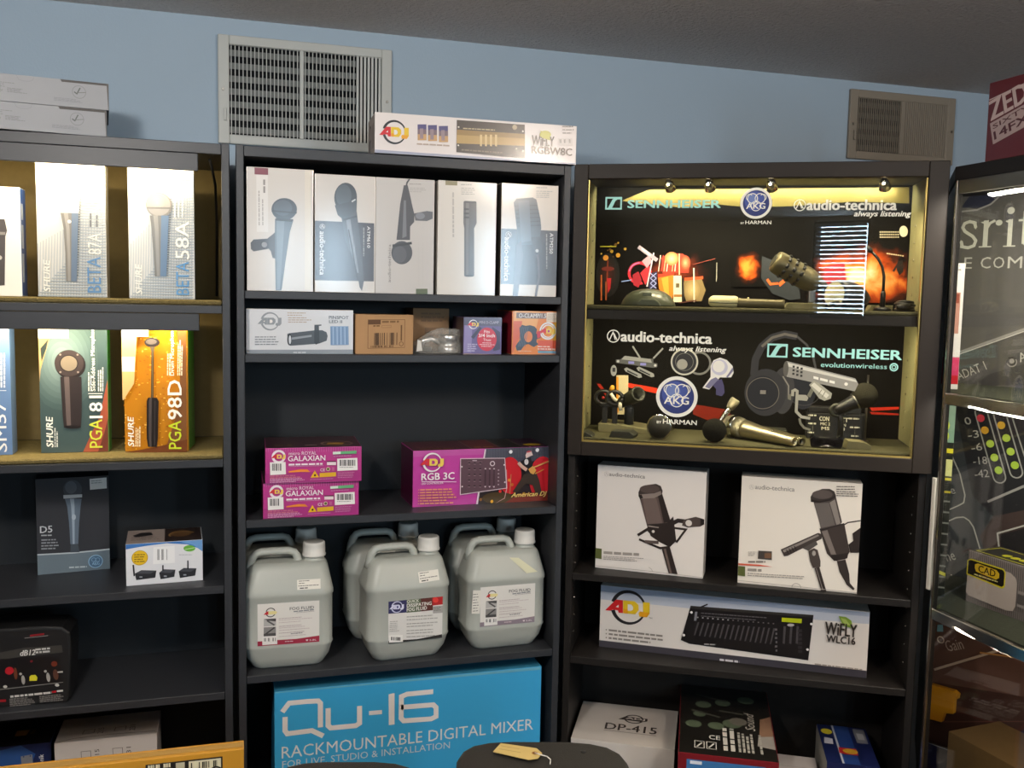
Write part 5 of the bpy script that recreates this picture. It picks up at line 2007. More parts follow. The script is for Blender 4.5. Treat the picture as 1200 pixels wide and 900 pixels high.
a.text('RACKMOUNTABLE DIGITAL MIXER', (210, 373), (1094, 276), 38, 'e6e8ea')
a.text('FOR LIVE, STUDIO & INSTALLATION', (212, 408), (800, 356), 26, 'd2dce4')
a.poly([(178, 148), (1120, 62), (1120, 72), (178, 156)], '6ab0cc')
on_front(a, o)

# ------------------------------------------------------------------ boxes in bookcase C
g5 = 'square studio microphone boxes under the display case'
o = carton('studio_microphone_box', 'square white studio mic box with single large condenser mic, left of the pair', 'box', FC, .067, .086, ZC1, .274, .062, .269, ink('#ece5de', 1), -5.0, g5, dict(right=ink('#cfc8c0', 1)))
a = Art(.274, .269, crop(660, 530, 5.295, [(698.3, 544), (828, 553.6), (823.4, 678), (697.4, 664.5)]), gloss=1)
a.text('audio-technica', (275, 146), (500, 161), 24, '6d6660', bold=.01)
at_mark(a, 258, 134, 14, 'c8c0ba')
a.poly([(470, 290), (590, 262), (610, 260), (668, 440), (520, 470)], '5a4c48')
a.poly([(488, 292), (572, 285), (612, 440), (520, 452)], '6e5f5a')
a.poly([(580, 262), (608, 258), (662, 430), (622, 440)], '2f2826')
a.poly([(460, 250), (470, 225), (520, 202), (570, 196), (600, 210), (612, 240), (608, 262), (560, 285), (475, 290), (462, 275)], '3d3431')
a.ell(530, 228, 62, 26, '564a46')
a.poly([(470, 262), (560, 255), (600, 240), (604, 262), (560, 285), (475, 290)], '8d817a')
a.poly([(460, 270), (480, 262), (490, 285), (470, 290)], '241e1c')
a.poly([(516, 448), (640, 440), (680, 400), (690, 470), (700, 550), (660, 590), (600, 560), (540, 520)], '2e2725')
a.stroke([(524, 458), (590, 468)], 7, '9a8e86')
a.stroke([(460, 515), (520, 478), (560, 520)], 17, '332b28')
a.stroke([(468, 540), (540, 570), (600, 595), (660, 588)], 14, '2e2725')
a.stroke([(505, 555), (590, 560)], 20, '5a4f4a')
a.stroke([(680, 470), (760, 480), (700, 560)], 13, '332b28')
a.stroke([(660, 450), (710, 425), (750, 430)], 26, '2e2725')
a.disc(556, 492, 9, 'd8d0c8')
a.poly([(745, 420), (820, 402), (850, 410), (872, 418), (872, 450), (850, 462), (770, 468), (735, 455)], '4f4541')
a.poly([(850, 410), (874, 418), (874, 450), (850, 455)], '26201e')
a.disc(777, 441, 20, 'ddd6ce')
a.poly([(608, 590), (660, 585), (710, 755), (655, 750)], '332b28')
a.poly([(622, 600), (636, 598), (676, 750), (662, 750)], '6a5c56')
a.poly([(198, 592), (238, 597), (238, 660), (198, 654)], '5b6236')
a.words(250, 612, 470, 1, 1, 16, 'a49c94', 3, slope=.06, ragged=0)
a.words(250, 640, 520, 3, 9, 5, 'b4aca6', 4, slope=.06)
a.stroke([(198, 700), (540, 735), (868, 775)], 2.5, 'b0a8a0')
a.stroke([(530, 710), (548, 722), (556, 738)], 2.5, 'b0a8a0')
on_front(a, o)

o = carton('studio_microphone_box', 'square cream studio mic box with two microphones, right of the pair', 'box', FC, .424, .052, ZC1, .278, .065, .267, ink('#ece4d8', 1), -2.5, g5, dict(left=ink('#cfc8c0', 1)))
a = Art(.278, .267, crop(840, 540, 4.615, [(868.6, 558.4), (1008, 567), (1003.6, 696), (864, 683)]), gloss=1)
a.text('audio-technica', (202, 154), (412, 165), 24, '8d8680', bold=.01)
at_mark(a, 184, 144, 13, 'cfc8c0')
a.stroke([(670, 350), (700, 332), (770, 322)], 7, '4a4240')
a.poly([(512, 215), (632, 190), (668, 330), (640, 365), (560, 375)], '4c4441')
a.poly([(520, 230), (596, 226), (634, 355), (556, 368)], '67605c')
a.poly([(600, 225), (628, 208), (660, 335), (640, 350)], '8a827c')
a.poly([(498, 195), (512, 170), (560, 152), (600, 152), (624, 165), (634, 190), (600, 212), (540, 226), (500, 222)], '3b3431')
a.ell(560, 182, 55, 24, '5a514d')
a.stroke([(506, 214), (545, 222), (600, 210), (630, 192)], 9, '2a2422')
a.poly([(548, 365), (680, 335), (712, 490), (690, 530), (630, 540), (590, 500)], '403835')
a.poly([(560, 380), (590, 372), (640, 505), (612, 505)], '7a706a')
a.stroke([(552, 374), (678, 340)], 6, '2a2422')
a.poly([(612, 510), (706, 495), (700, 525), (640, 540), (615, 525)], '2c2624')
a.poly([(644, 540), (690, 532), (712, 610), (716, 660), (742, 690), (736, 700), (700, 670), (660, 600)], '3b3431')
a.poly([(342, 478), (540, 388), (562, 395), (560, 420), (500, 450), (380, 512), (360, 515)], '443c39')
a.poly([(352, 482), (540, 396), (546, 404), (360, 494)], '8a827c')
for k in range(4):
    a.stroke([(372 + 14 * k, 480 - 7 * k), (384 + 14 * k, 502 - 7 * k)], 5, '1f1a19')
a.poly([(460, 470), (530, 430), (540, 450), (490, 485)], '55504c')
a.poly([(490, 485), (520, 470), (540, 480), (556, 540), (556, 572), (515, 578), (500, 540)], '4a423e')
a.ell(520, 498, 10, 14, 'a8a098')
a.poly([(524, 578), (550, 572), (590, 705), (562, 705)], '38302d')
a.stroke([(534, 580), (572, 700)], 4, '8a827c')
a.poly([(725, 390), (770, 360), (770, 495), (715, 495), (705, 450), (730, 430)], '332c2a')
a.poly([(222, 484), (295, 488), (294, 535), (220, 528)], '4a4440')
a.rect(255, 498, 292, 524, '7a5a44')
a.words(168, 490, 210, 3, 9, 4, 'a8a098', 4)
a.words(168, 540, 260, 1, 1, 9, '7a726c', 5, ragged=0)
a.poly([(110, 552), (230, 560), (300, 572), (110, 562)], 'd2624a')
a.poly([(108, 566), (152, 570), (152, 624), (106, 618)], '5b6236')
a.words(165, 580, 240, 1, 1, 14, '9a928a', 3, slope=.05, ragged=0)
a.words(165, 604, 510, 2, 11, 5, 'a8a098', 7, slope=.06)
a.words(635, 136, 740, 2, 14, 5, '7a726c', 8)
a.words(635, 162, 755, 3, 11, 5, '7a726c', 9, slope=.03)
a.stroke([(110, 645), (400, 675), (755, 712)], 2.5, 'b4aca4')
a.ring(428, 684, 24, 3, 'a8a098', 0, 180)
on_front(a, o)

o = carton('lighting_controller_box', 'long white carton picturing a black fader console under the studio mic boxes', 'box', FC, .081, .108, ZC2, .659, .115, .165, ink('#e6dfd8', 1), -3.3, None, dict(left=ink('#c8c0b8', 1)))
a = Art(.659, .165, crop(660, 670, 2.857, [(703.8, 685.8), (1021.6, 717), (1016, 795), (702, 757.5)]), gloss=1)
a.poly([(118, 40), (1040, 130), (1040, 175), (600, 140), (118, 92)], 'c3c8d4')
a.poly([(118, 40), (1040, 130), (1040, 150), (118, 66)], 'aab4c8')
a.poly([(116, 228), (1022, 332), (1022, 362), (116, 256)], '3f3c44')
adj(a, 218, 120, 54, 'colour', .09)
a.text('TM', (285, 157), (296, 159), 5, '5a5450')
for i in range(3):
    a.words(152, 192 + 13 * i, 335 - 40 * (i == 2), 1, 1, 6, '8d857e', 40 + i, slope=.11, ragged=.05)
    a.rect(142, 192 + 13 * i, 146, 196 + 13 * i, '8d857e')
a.poly([(425, 113), (840, 143), (820, 296), (795, 292), (420, 240), (392, 228)], '1c1a1b')
a.poly([(425, 113), (840, 143), (838, 152), (423, 122)], '35322f')
a.stroke([(458, 118), (482, 108)], 5, '262324')
for k in range(16):
    x = 440 + 17 * k
    a.poly([(x + 8, 168 + k * 1.3), (x + 14, 168 + k * 1.3), (x, 212 + k * 1.9), (x - 5, 212 + k * 1.9)], '4d4a4c')
    a.rect(x + 6, 150 + 1.3 * k, x + 11, 154 + 1.3 * k, 'b0acac' if k < 7 else '6a6668')
for k in range(3):
    x = 738 + 22 * k
    a.poly([(x, 180), (x + 8, 181), (x + 3, 240), (x - 4, 238)], '4d4a4c')
a.words(460, 135, 700, 2, 10, 3, '6a6668', 3, slope=.07)
a.poly([(440, 132), (448, 132), (444, 162), (436, 162)], '8a8a90')
a.poly([(732, 151), (800, 155), (799, 170), (731, 165)], 'c4d020')
a.ell(762, 176, 12, 5, 'b4b0b0')
for k in range(6):
    a.rect(708 + 2 * (k % 2), 188 + 14 * k, 716, 195 + 14 * k, '6a6668')
    a.rect(786, 190 + 14 * k, 800, 200 + 14 * k, '343032')
a.words(470, 238, 520, 1, 1, 4, 'a8a4a4', 5, slope=.05)
for q in ((428, 134), (402, 210), (832, 172), (818, 258)):
    a.disc(q[0], q[1], 4.5, 'f2ecea')
a.poly([(925, 145), (950, 148), (968, 160), (974, 186), (940, 178)], '7c9a3a')
a.poly([(932, 152), (950, 156), (966, 178), (944, 172)], 'a8bc62')
a.text('WiFLY', (878, 206), (985, 214), 42, '38302c', bold=.025)
a.text('WLC16', (882, 232), (980, 238), 24, '38302c', bold=.03)
a.words(842, 304, 1003, 1, 1, 5, 'a09890', 6, slope=.12, ragged=0)
a.words(522, 288, 588, 1, 1, 7, 'd4d0d4', 7, slope=.11, ragged=0)
on_front(a, o)

# bottom shelf of C
o = carton('dimmer_pack_box', 'white carton with round black emblem on its lid, bottom shelf of the display bookcase', 'box', FC, .026, .016, ZC3, .262, .230, .125, ink('#d4ccc4', 1), 0)
a = Art(.262, .230)
cx, cy, rr = .148, .148, .024
a.ring(cx, cy, rr, rr * .2, '3a322e', 15, 165)
a.ring(cx, cy, rr, rr * .2, '3a322e', 195, 345)
a.poly([(cx - rr * 1.7, cy - rr * .4), (cx - rr, cy + rr * .45), (cx + rr * 1.5, cy + rr * .45), (cx + rr * 1.5, cy - rr * .2), (cx + rr, cy - rr * .5)], '3a322e')
a.text('ADJ', (cx - rr * .9, cy - rr * .28), (cx + rr * 1.2, cy - rr * .28), rr * .6, 'd4ccc4', bold=.05)
a.text('DP-415', (.078, .072), (.212, .072), .038, '3a322e', bold=.015)
a.rect(.076, .064, .212, .0655, '6a625c')
on_top(a, o)
o = carton('lamp_box', 'black carton with red front and greenish bubble pattern lid, bottom shelf of the display bookcase', 'box', FC, .300, -.125, ZC3, .229, .40, .19, ink('#7a1c24', 1), 1.2, None, dict(top=ink('#1f1d1a', 1), left=ink('#2a1416', 1), right=ink('#1c1414', 1)))
a = Art(.229, .40, gloss=1)
for q in ((.06, .28, .02), (.035, .16, .02), (.09, .16, .02), (.13, .18, .024), (.11, .30, .02), (.17, .33, .022), (.05, .22, .016)):
    a.disc(q[0], q[1], q[2], '55604c')
a.disc(.145, .195, .022, '6a665c')
for q in (((.03, .24), (.1, .21)), ((.1, .25), (.16, .24)), ((.04, .34), (.12, .31))):
    a.stroke([q[0], q[1]], .008, '4a4a40')
a.poly([(.19, .09), (.226, .08), (.226, .24), (.2, .22)], '8a6a54')
a.poly([(.185, .07), (.226, .06), (.226, .13), (.19, .12)], '98928a')
a.text('Sound', (.185, .15), (.185, .25), .024, 'b8b0a4', shear=.3)
for i, x in enumerate((.105, .122)):
    a.vwords(x, .03, .15, 1, 1, .010, 'cfcac0', 50 + i, ragged=0)
for i, x in enumerate((.140, .150, .160, .170, .190)):
    a.vwords(x, .03, .14, 1, 1, .006, 'a8a49a', 60 + i, ragged=.2)
for x in (.038, .066):
    a.stroke([(x, .03), (x + .022, .03), (x + .022, .065), (x, .065)], .002, 'd8d4ca', closed=True)
    a.stroke([(x + .005, .035), (x + .017, .058)], .004, 'd8d4ca')
a.text('CE', (.072, .08), (.098, .08), .022, 'd8d4ca', bold=.02)
on_top(a, o)
a = Art(.229, .19, gloss=1)
a.rect(.02, .03, .20, .176, '3f78b0')
a.words(.028, .165, .06, 1, 1, .008, 'e8eaf0', 3)
on_front(a, o)
o = carton('small_white_box', 'low white carton between the black lamp carton and the blue pack', 'box', FC, .538, .02, ZC3, .10, .12, .088, ink('#c4bcb8'), 0)
a = Art(.10, .12)
a.stroke([(.004, .058), (.096, .060)], .001, '8d857e')
a.words(.02, .03, .07, 2, .01, .003, '9a928c', 4)
on_top(a, o)
o = carton('accessory_pack', 'dark blue pack with yellow spots at the right end of the bottom shelf', 'pack', FC, .652, .022, ZC3, .122, .21, .138, ink('#1a2350', 1), 1, None, dict(left=ink('#a8a49c')))
a = Art(.122, .21, gloss=1)
a.rect(.040, 0, .078, .21, '26407c')
a.rect(.036, 0, .041, .21, 'b9bcc8')
a.ell(.02, .17, .014, .016, 'd8c830')
a.poly([(.006, .10), (.028, .10), (.03, .13), (.01, .135)], 'c8c8d4')
a.poly([(.036, .055), (.05, .05), (.08, .05), (.08, .085), (.038, .085)], 'b8242c')
a.ell(.064, .068, .018, .014, 'c89a2c')
a.poly([(.088, .12), (.115, .12), (.116, .2), (.088, .2)], '7a7a80')
a.rect(.094, .14, .11, .175, 'a8a8ac')
a.poly([(.088, .02), (.12, .03), (.12, .1), (.09, .09)], '1c2454')
on_top(a, o)
# ------------------------------------------------------------------ things shown in the glazed case
class Rel:
    """builder around one display piece; coordinates are the case's own (s, v, z), stored relative to the piece's foot"""

    def __init__(s, name, label, cat, s0, v0, z0, group=None):
        s.o0 = Vector((s0, v0, z0))
        s.root = empty(name, label, cat, FC.at(s0, v0, z0), FC.a, group)

    def p(s, *c):
        return Vector(c) - s.o0

    def part(s, name, fn, parent=None):
        mb = MB()
        fn(mb)
        return mb.build(name, parent or s.root)


ZU, ZL = 1.5892, ZCB + .0432
gm = 'microphones on show in the glass case'
OLIVE = mat('olive_painted_block', '#6f6a4e', .75, .2, noise=.1, nscale=50)
DOLIVE = mat('dark_olive_plastic', '#2f3027', .5, .4)
SMOKE = mat('green_black_moulding', '#464a3c', .3, .5)


def block(label, s, v, z, pts, d, m=OLIVE, rot=0):
    """wedge-shaped display block; pts = outline (x, z)"""
    mb = MB()
    mb.prism(pts, 0, d, m, .001, 1)
    o = mb.build('display_block', None, FC.at(s, v, z), FC.a + R(rot))
    return tag(o, label, 'display block')


# boundary plate microphone
r = Rel('boundary_microphone', 'low dark dome-shaped boundary microphone at the left of the upper case shelf', 'microphone', .178, .12, ZU)


def f(mb):
    n = 36
    prof = [(1.0, 0), (1.0, .004), (.94, .014), (.80, .027), (.58, .037), (.30, .042), (.02, .0435)]
    rings = [[mb.bm.verts.new((.068 * q * math.cos(2 * math.pi * k / n), .052 * q * math.sin(2 * math.pi * k / n), z)) for k in range(n)] for q, z in prof]
    for i in range(len(rings) - 1):
        for k in range(n):
            fc = mb.bm.faces.new((rings[i][k], rings[i][(k + 1) % n], rings[i + 1][(k + 1) % n], rings[i + 1][k]))
            fc.smooth = True
            fc.material_index = mb.mi(SMOKE)
    mb.bm.faces.new(rings[-1]).material_index = mb.mi(SMOKE)
    mb.bm.faces.new(rings[0][::-1]).material_index = mb.mi(SMOKE)


r.part('body', f)
r.part('front_grille', lambda mb: mb.prism([(-.024, .001), (.034, .001), (.031, .010), (.020, .018), (-.012, .018), (-.021, .010)], -.056, -.036, mat('dome_grille', '#4b503f', .55, .4, noise=.3, nscale=500), .003, 2))
r.part('plate_mark', lambda mb: mb.prism([(-.012, .025), (.012, .025), (.010, .034), (-.010, .034)], -.0425, -.028, mat('dome_mark', '#565c4a', .4, .4), .001, 1))

# long condenser lying on its side
r = Rel('condenser_microphone', 'long condenser microphone with cream grille lying on the upper case shelf', 'microphone', .415, .06, ZU)
r.part('grille', lambda mb: mb.lathe(r.p(.328, .062, ZU + .0155), r.p(.397, .060, ZU + .0145), [(0, .006), (.06, .011), (.16, .0142), (.9, .0145), (1, .012)], CREAM, 24))
r.part('grille_band', lambda mb: mb.tube([r.p(.330, .047, ZU + .0125), r.p(.362, .0448, ZU + .0118), r.p(.398, .0455, ZU + .0118)], .0012, SMOKE, 8))
r.part('body', lambda mb: mb.lathe(r.p(.396, .060, ZU + .0125), r.p(.506, .055, ZU + .0112), [(0, .0118), (.05, .0122), (.08, .0110), (.9, .0108), (.96, .0112), (1, .0105), (1, .0075), (.97, .0070)], BRONZ, 24))
r.part('switch', lambda mb: mb.sphere(r.p(.421, .0565, ZU + .0232), .003, CREAM, 10))

# big bass-drum microphone on a block and post
block('flat olive display block under the bronze drum microphone', .505, .095, ZU, [(0, 0), (.098, 0), (.098, .0155), (.012, .0155)], .07)
ZK = ZU + .0158
r = Rel('drum_microphone', 'big bronze bass-drum microphone with slotted head on a short post', 'microphone', .574, .13, ZK)
A0, A1 = (.480, .118, 1.707), (.612, .140, 1.636)
r.part('head', lambda mb: mb.lathe(r.p(*A0), r.p(*A1), [(0, .017), (.015, .0245), (.05, .0275), (.12, .0285), (.60, .0285), (.66, .0272), (.76, .0232), (.80, .020)], BRONZ, 32))
r.part('tail', lambda mb: mb.lathe(r.p(.581, .135, 1.6525), r.p(*A1), [(0, .0195), (.5, .0165), (.85, .012), (1, .011)], DOLIVE, 24))


def f(mb):
    a0, a1 = Vector(A0), Vector(A1)
    ax = (a1 - a0).normalized()
    u = ax.cross(Vector((0, 0, 1))).normalized()
    w = ax.cross(u)
    for t in (.20, .33, .46):
        for k in range(10):
            an = 2 * math.pi * k / 10
            c = a0 + (a1 - a0) * t
            d = u * math.cos(an) + w * math.sin(an)
            q = [r.p(*(c + d * .0280 + ax * x)) for x in (-.0045, 0, .0045)]
            mb.tube([r.p(*(c + (u * math.cos(an + e) + w * math.sin(an + e)) * .0278)) for e in (-.2, 0, .2)], .0042, BLK, 8)


r.part('grille_slots', f)
r.part('end_grille', lambda mb: mb.lathe(r.p(.4785, .1178, 1.7078), r.p(.482, .1184, 1.706), [(0, .0165), (1, .017)], DOLIVE, 24))
r.part('post', lambda mb: mb.box(.566 - .574, .582 - .574, -.006, .006, .0003, .058, STEEL, .003, 2))
r.part('swivel', lambda mb: mb.lathe((0, -.011, .052), (0, .011, .052), [(0, .0075), (1, .0075)], STEEL, 16))

# round-faced microphone
r = Rel('round_microphone', 'round-faced microphone with ringed silver grille, beside the gooseneck', 'microphone', .655, .085, ZU)
B0, B1 = Vector((.618, .052, 1.626)), Vector((.700, .125, 1.618))
r.part('shell', lambda mb: mb.lathe(r.p(*B0), r.p(*B1), [(0, .0315), (.03, .034), (.10, .0365), (.30, .0365), (.55, .033), (.80, .024), (1, .012)], BLK, 32))


def f(mb):
    d = (B1 - B0).normalized()
    for k in range(7):
        rr = .0045 + .0042 * k
        c = B0 - d * (.0045 - .0005 * k)
        mb.lathe(r.p(*c), r.p(*(c + d * .003)), [(0, rr - .0013), (.1, rr), (1, rr), (1, rr - .0016)], CREAM, 28)
    mb.lathe(r.p(*(B0 - d * .001)), r.p(*(B0 + d * .001)), [(0, .031), (1, .031)], DOLIVE, 28)


r.part('ringed_grille', f)
r.part('stem', lambda mb: mb.lathe(r.p(.660, .080, 1.6125), r.p(.612, .030, ZU + .0098), [(0, .0125), (.35, .0122), (.5, .0100), (.92, .0093), (1, .0095), (1, .0066), (.95, .0062)], DOLIVE, 20))
r.part('connector_pins', lambda mb: [mb.lathe(r.p(.6135 + dx, .0315, ZU + .0098 + dz), r.p(.611 + dx, .029, ZU + .0096 + dz), [(0, .0011), (1, .0011)], CHROME, 8) for dx, dz in ((-.002, .002), (.0025, .002), (0, -.003))])

block('low olive display block behind the gooseneck', .712, .165, ZU, [(0, 0), (.056, 0), (.056, .014), (.006, .014)], .06)
r = Rel('gooseneck_microphone', 'thin black gooseneck microphone curving up at the right of the upper case shelf', 'microphone', .738, .13, ZU)
r.part('base', lambda mb: mb.lathe((0, 0, .0003), (0, 0, .010), [(0, .020), (.5, .020), (1, .012)], BLK, 24))
r.part('stem', lambda mb: mb.lathe((0, 0, .009), (0, 0, .048), [(0, .0062), (.85, .0058), (1, .004)], DSTEEL, 14))
r.part('neck', lambda mb: mb.tube([r.p(.738, .13, 1.632), r.p(.738, .13, 1.672), r.p(.733, .13, 1.695), r.p(.722, .13, 1.715), r.p(.706, .13, 1.732)], [.0036, .0034, .0032, .0032, .0034], DSTEEL, 10))
r.part('capsule', lambda mb: mb.lathe(r.p(.707, .13, 1.731), r.p(.693, .128, 1.742), [(0, .004), (.2, .0062), (.8, .0062), (1, .004)], BLK, 14))
r = Rel('cable_coil', 'small coil of black cable in the right corner of the upper case shelf', 'cable', .785, .11, ZU)


def f(mb):
    for k, (q, z) in enumerate(((.022, .004), (.020, .010), (.0225, .016), (.019, .021))):
        mb.tube([((q - .002) * math.cos(2 * math.pi * i / 20 + k), q * 1.3 * math.sin(2 * math.pi * i / 20 + k), z + .002 * math.sin(2 * math.pi * i / 20)) for i in range(21)], .0035, BLK, 8)


r.part('cable', f)
r.part('plug', lambda mb: mb.lathe((-.024, -.03, .010), (.006, -.034, .010), [(0, .006), (.3, .0075), (1, .0078), (1, .005)], DSTEEL, 14))

# --- lower floor
block('olive wedge block holding the microphone clip at the left of the lower case floor', .060, .125, ZL, [(0, 0), (.145, 0), (.145, .010), (.06, .020), (0, .022)], .11)
block('dark wedge block at the front left corner of the lower case floor', .037, .028, ZL, [(0, 0), (.022, 0), (.016, .006), (0, .012)], .05, DOLIVE)
block('small dark block in front of the microphone clip', .098, .040, ZL, [(0, 0), (.060, 0), (.063, .008), (.05, .017), (.005, .015)], .05, DOLIVE, -8)
ZB1_ = ZL + .0208
r = Rel('microphone_clip', 'dark tube-shaped microphone clip standing on the left wedge block', 'clip', .135, .165, ZL + .0185)
r.part('stand_socket', lambda mb: mb.lathe((0, 0, 0), (0, 0, .046), [(0, .0125), (.9, .0125), (1, .011)], mat('blue_black_plastic', '#22262c', .4, .5), 20))
r.part('swivel', lambda mb: mb.box(-.006, .006, -.008, .008, .042, .062, DOLIVE, .002, 2))


def f(mb):
    mb.lathe(r.p(.108, .195, 1.331), r.p(.162, .118, 1.366), [(0, .013), (.1, .0145), (.9, .0195), (.96, .0205), (1, .0195), (1, .0155), (.7, .0145)], DOLIVE, 26)


r.part('clip_tube', f)

r = Rel('shock_mount', 'black shock mount with white and amber bits on the left wedge block', 'microphone mount', .083, .150, ZL + .0198)
for x in (-.016, .010):
    r.part('post', lambda mb, x=x: mb.box(x, x + .013, -.006, .006, 0, .048, BLK, .002, 2))


def f(mb):
    for q in ((-.014, 0), (.016, -.004)):
        mb.tube([(q[0] + .020 * math.cos(2 * math.pi * i / 20), q[1] - .004, .068 + .017 * math.sin(2 * math.pi * i / 20)) for i in range(21)], .0052, BLK, 8)


r.part('hoops', f)
r.part('cross_bar', lambda mb: mb.box(-.022, .030, -.008, .002, .044, .052, BLK, .002, 2))
IV = mat('ivory_plastic', '#d8d0b8', .4, .4)
r.part('lever', lambda mb: (mb.tube([(.006, -.014, .080), (.016, -.016, .066), (.022, -.014, .062)], .0045, IV, 8), mb.lathe((.030, -.010, .058), (.032, -.010, .036), [(0, .004), (.4, .0055), (1, .0045)], IV, 12)))
r.part('amber_nut', lambda mb: mb.lathe((.006, -.004, .086), (.010, -.004, .100), [(0, .0065), (.6, .0065), (1, .004)], mat('amber_plastic', '#d8952a', .35, .5), 12))
r.part('red_dot', lambda mb: mb.sphere((-.014, -.010, .068), .004, mat('red_plastic', '#b02820', .4, .4), 10))

# handheld microphone seen head-on
r = Rel('handheld_microphone', 'handheld microphone pointing straight out with black grille and steel ring', 'microphone', .225, .09, ZL)
r.part('grille', lambda mb: mb.sphere(r.p(.220, .052, ZL + .0300), .0275, mat('black_mesh', '#2a2a27', .6, .4, metal=.3, noise=.4, nscale=800, bump=.5, bscale=800), 28))
r.part('ring', lambda mb: mb.lathe(r.p(.2200, .0490, ZL + .0300), r.p(.2208, .0545, ZL + .0299), [(0, .0284), (.3, .0316), (.7, .0316), (1, .0285)], CHROME, 32))
r.part('handle', lambda mb: mb.lathe(r.p(.2215, .062, ZL + .0280), r.p(.240, .215, ZL + .0135), [(0, .026), (.08, .0215), (.12, .0195), (1, .0125)], DSTEEL, 24))

# foam ball and slim microphone
r = Rel('foam_windscreen', 'round black foam windscreen ball at the front of the lower case floor', 'windscreen', .354, .045, ZL)
r.part('ball', lambda mb: mb.sphere((0, 0, .0292), .0292, FOAM, 28))
r.part('collar', lambda mb: mb.lathe((0, .020, .028), (0, .034, .027), [(0, .014), (1, .013)], FOAM, 16))
r = Rel('slim_microphone', 'slim silver microphone leaning up behind the foam ball', 'microphone', .345, .105, ZL)
r.part('stem', lambda mb: mb.lathe(r.p(.341, .104, ZL + .006), r.p(.390, .116, 1.340), [(0, .0048), (.5, .0052), (.8, .0068), (1, .0085)], CHROME, 18))
r.part('capsule', lambda mb: mb.lathe(r.p(.3885, .1156, 1.3375), r.p(.404, .119, 1.362), [(0, .0088), (.3, .0112), (.85, .0128), (1, .0105)], GMESH, 20))
r.part('switch', lambda mb: mb.sphere(r.p(.378, .107, 1.323), .0022, BLK, 8))

# champagne handheld lying diagonally
r = Rel('handheld_microphone', 'champagne gold handheld microphone lying diagonally on the lower case floor', 'microphone', .46, .10, ZL)
C0, C1 = (.388, .158, ZL + .0300), (.541, .026, ZL + .0130)
r.part('grille', lambda mb: mb.lathe(r.p(*C0), r.p(*C1), [(-.06, .006), (-.05, .014), (-.02, .022), (.04, .0272), (.09, .0285)], GMESH, 30))
r.part('grille_ring', lambda mb: mb.lathe(r.p(*C0), r.p(*C1), [(.09, .0285), (.10, .0296), (.135, .0296), (.15, .028)], CHROME, 30))
r.part('grille_foot', lambda mb: mb.lathe(r.p(*C0), r.p(*C1), [(.15, .0272), (.22, .0255), (.26, .0225)], GMESH, 30))
r.part('handle', lambda mb: mb.lathe(r.p(*C0), r.p(*C1), [(.26, .0232), (.30, .0228), (.50, .0182), (.93, .0124), (.985, .0120), (1, .0112), (1, .0088), (.975, .0084)], GOLDM, 30))
r.part('switch', lambda mb: mb.sphere(r.p(.492, .060, ZL + .0325), .003, CHROME, 10))
r.part('connector_pins', lambda mb: [mb.lathe(r.p(.539 + dx, .028, ZL + .013 + dz), r.p(.5425 + dx, .025, ZL + .0126 + dz), [(0, .0012), (1, .0012)], CHROME, 8) for dx, dz in ((-.003, .003), (.003, .003), (0, -.004))])
block('flat dark block behind the champagne microphone', .435, .195, ZL, [(0, 0), (.105, 0), (.10, .018), (.02, .020)], .05, DOLIVE)
r = Rel('handheld_microphone', 'thin dark microphone lying half hidden behind the champagne one', 'microphone', .53, .12, ZL)
r.part('handle', lambda mb: mb.lathe(r.p(.478, .170, ZL + .0150), r.p(.560, .050, ZL + .0112), [(0, .0148), (.6, .0125), (.93, .0104), (.97, .0108), (1, .0100), (1, .0074), (.96, .0070)], BRONZ, 22))
r.part('collar', lambda mb: mb.lathe(r.p(.5555, .0565, ZL + .0113), r.p(.5572, .054, ZL + .0113), [(0, .0112), (1, .0112)], CHROME, 22))

# black processor with white lettering
r = Rel('processor_box', 'black boxy device with white lettering at the back right of the case floor', 'device', .655, .215, ZL)
r.part('housing', lambda mb: mb.box(-.072, .072, -.022, .022, .0003, .066, BLK, .004, 3))
r.part('top_ridge', lambda mb: mb.box(-.070, .058, -.020, .020, .066, .082, BLK, .004, 3))
a = Art(.144, .085)
a.text('CON', (.030, .047), (.053, .046), .011, 'd8d4c0', bold=.04)
a.text('ST', (.083, .046), (.100, .046), .011, 'd8d4c0', bold=.04)
a.text('MIC 2', (.033, .036), (.056, .0355), .007, 'd8d4c0', bold=.03)
a.text('MS', (.036, .024), (.055, .0235), .008, 'd8d4c0', bold=.04)
a.text('IN', (.086, .035), (.094, .035), .007, 'd8d4c0', bold=.03)
a.text('3', (.086, .024), (.092, .024), .008, 'd8d4c0', bold=.03)
for x0, x1, z, sg in ((.006, .022, .039, 1), (.006, .018, .016, 1), (.104, .124, .034, -1), (.108, .122, .012, -1), (.100, .122, .056, -1), (.006, .022, .060, 1)):
    a.words(x0, z - .002, x1, 1, 1, .004, 'd8d4c0', 7, ragged=0)
    xa = x0 - .004 if sg > 0 else x1 + .004
    a.poly([(xa, z), (xa + .003 * sg, z + .002), (xa + .003 * sg, z - .002)], 'd8d4c0')
a.rect(.014, .020, .0148, .034, '8a8778')
a.rect(.116, .016, .1168, .030, '8a8778')
o = a.build('lettering', r.root, (-.072, -.022, 0), eps=.0005)

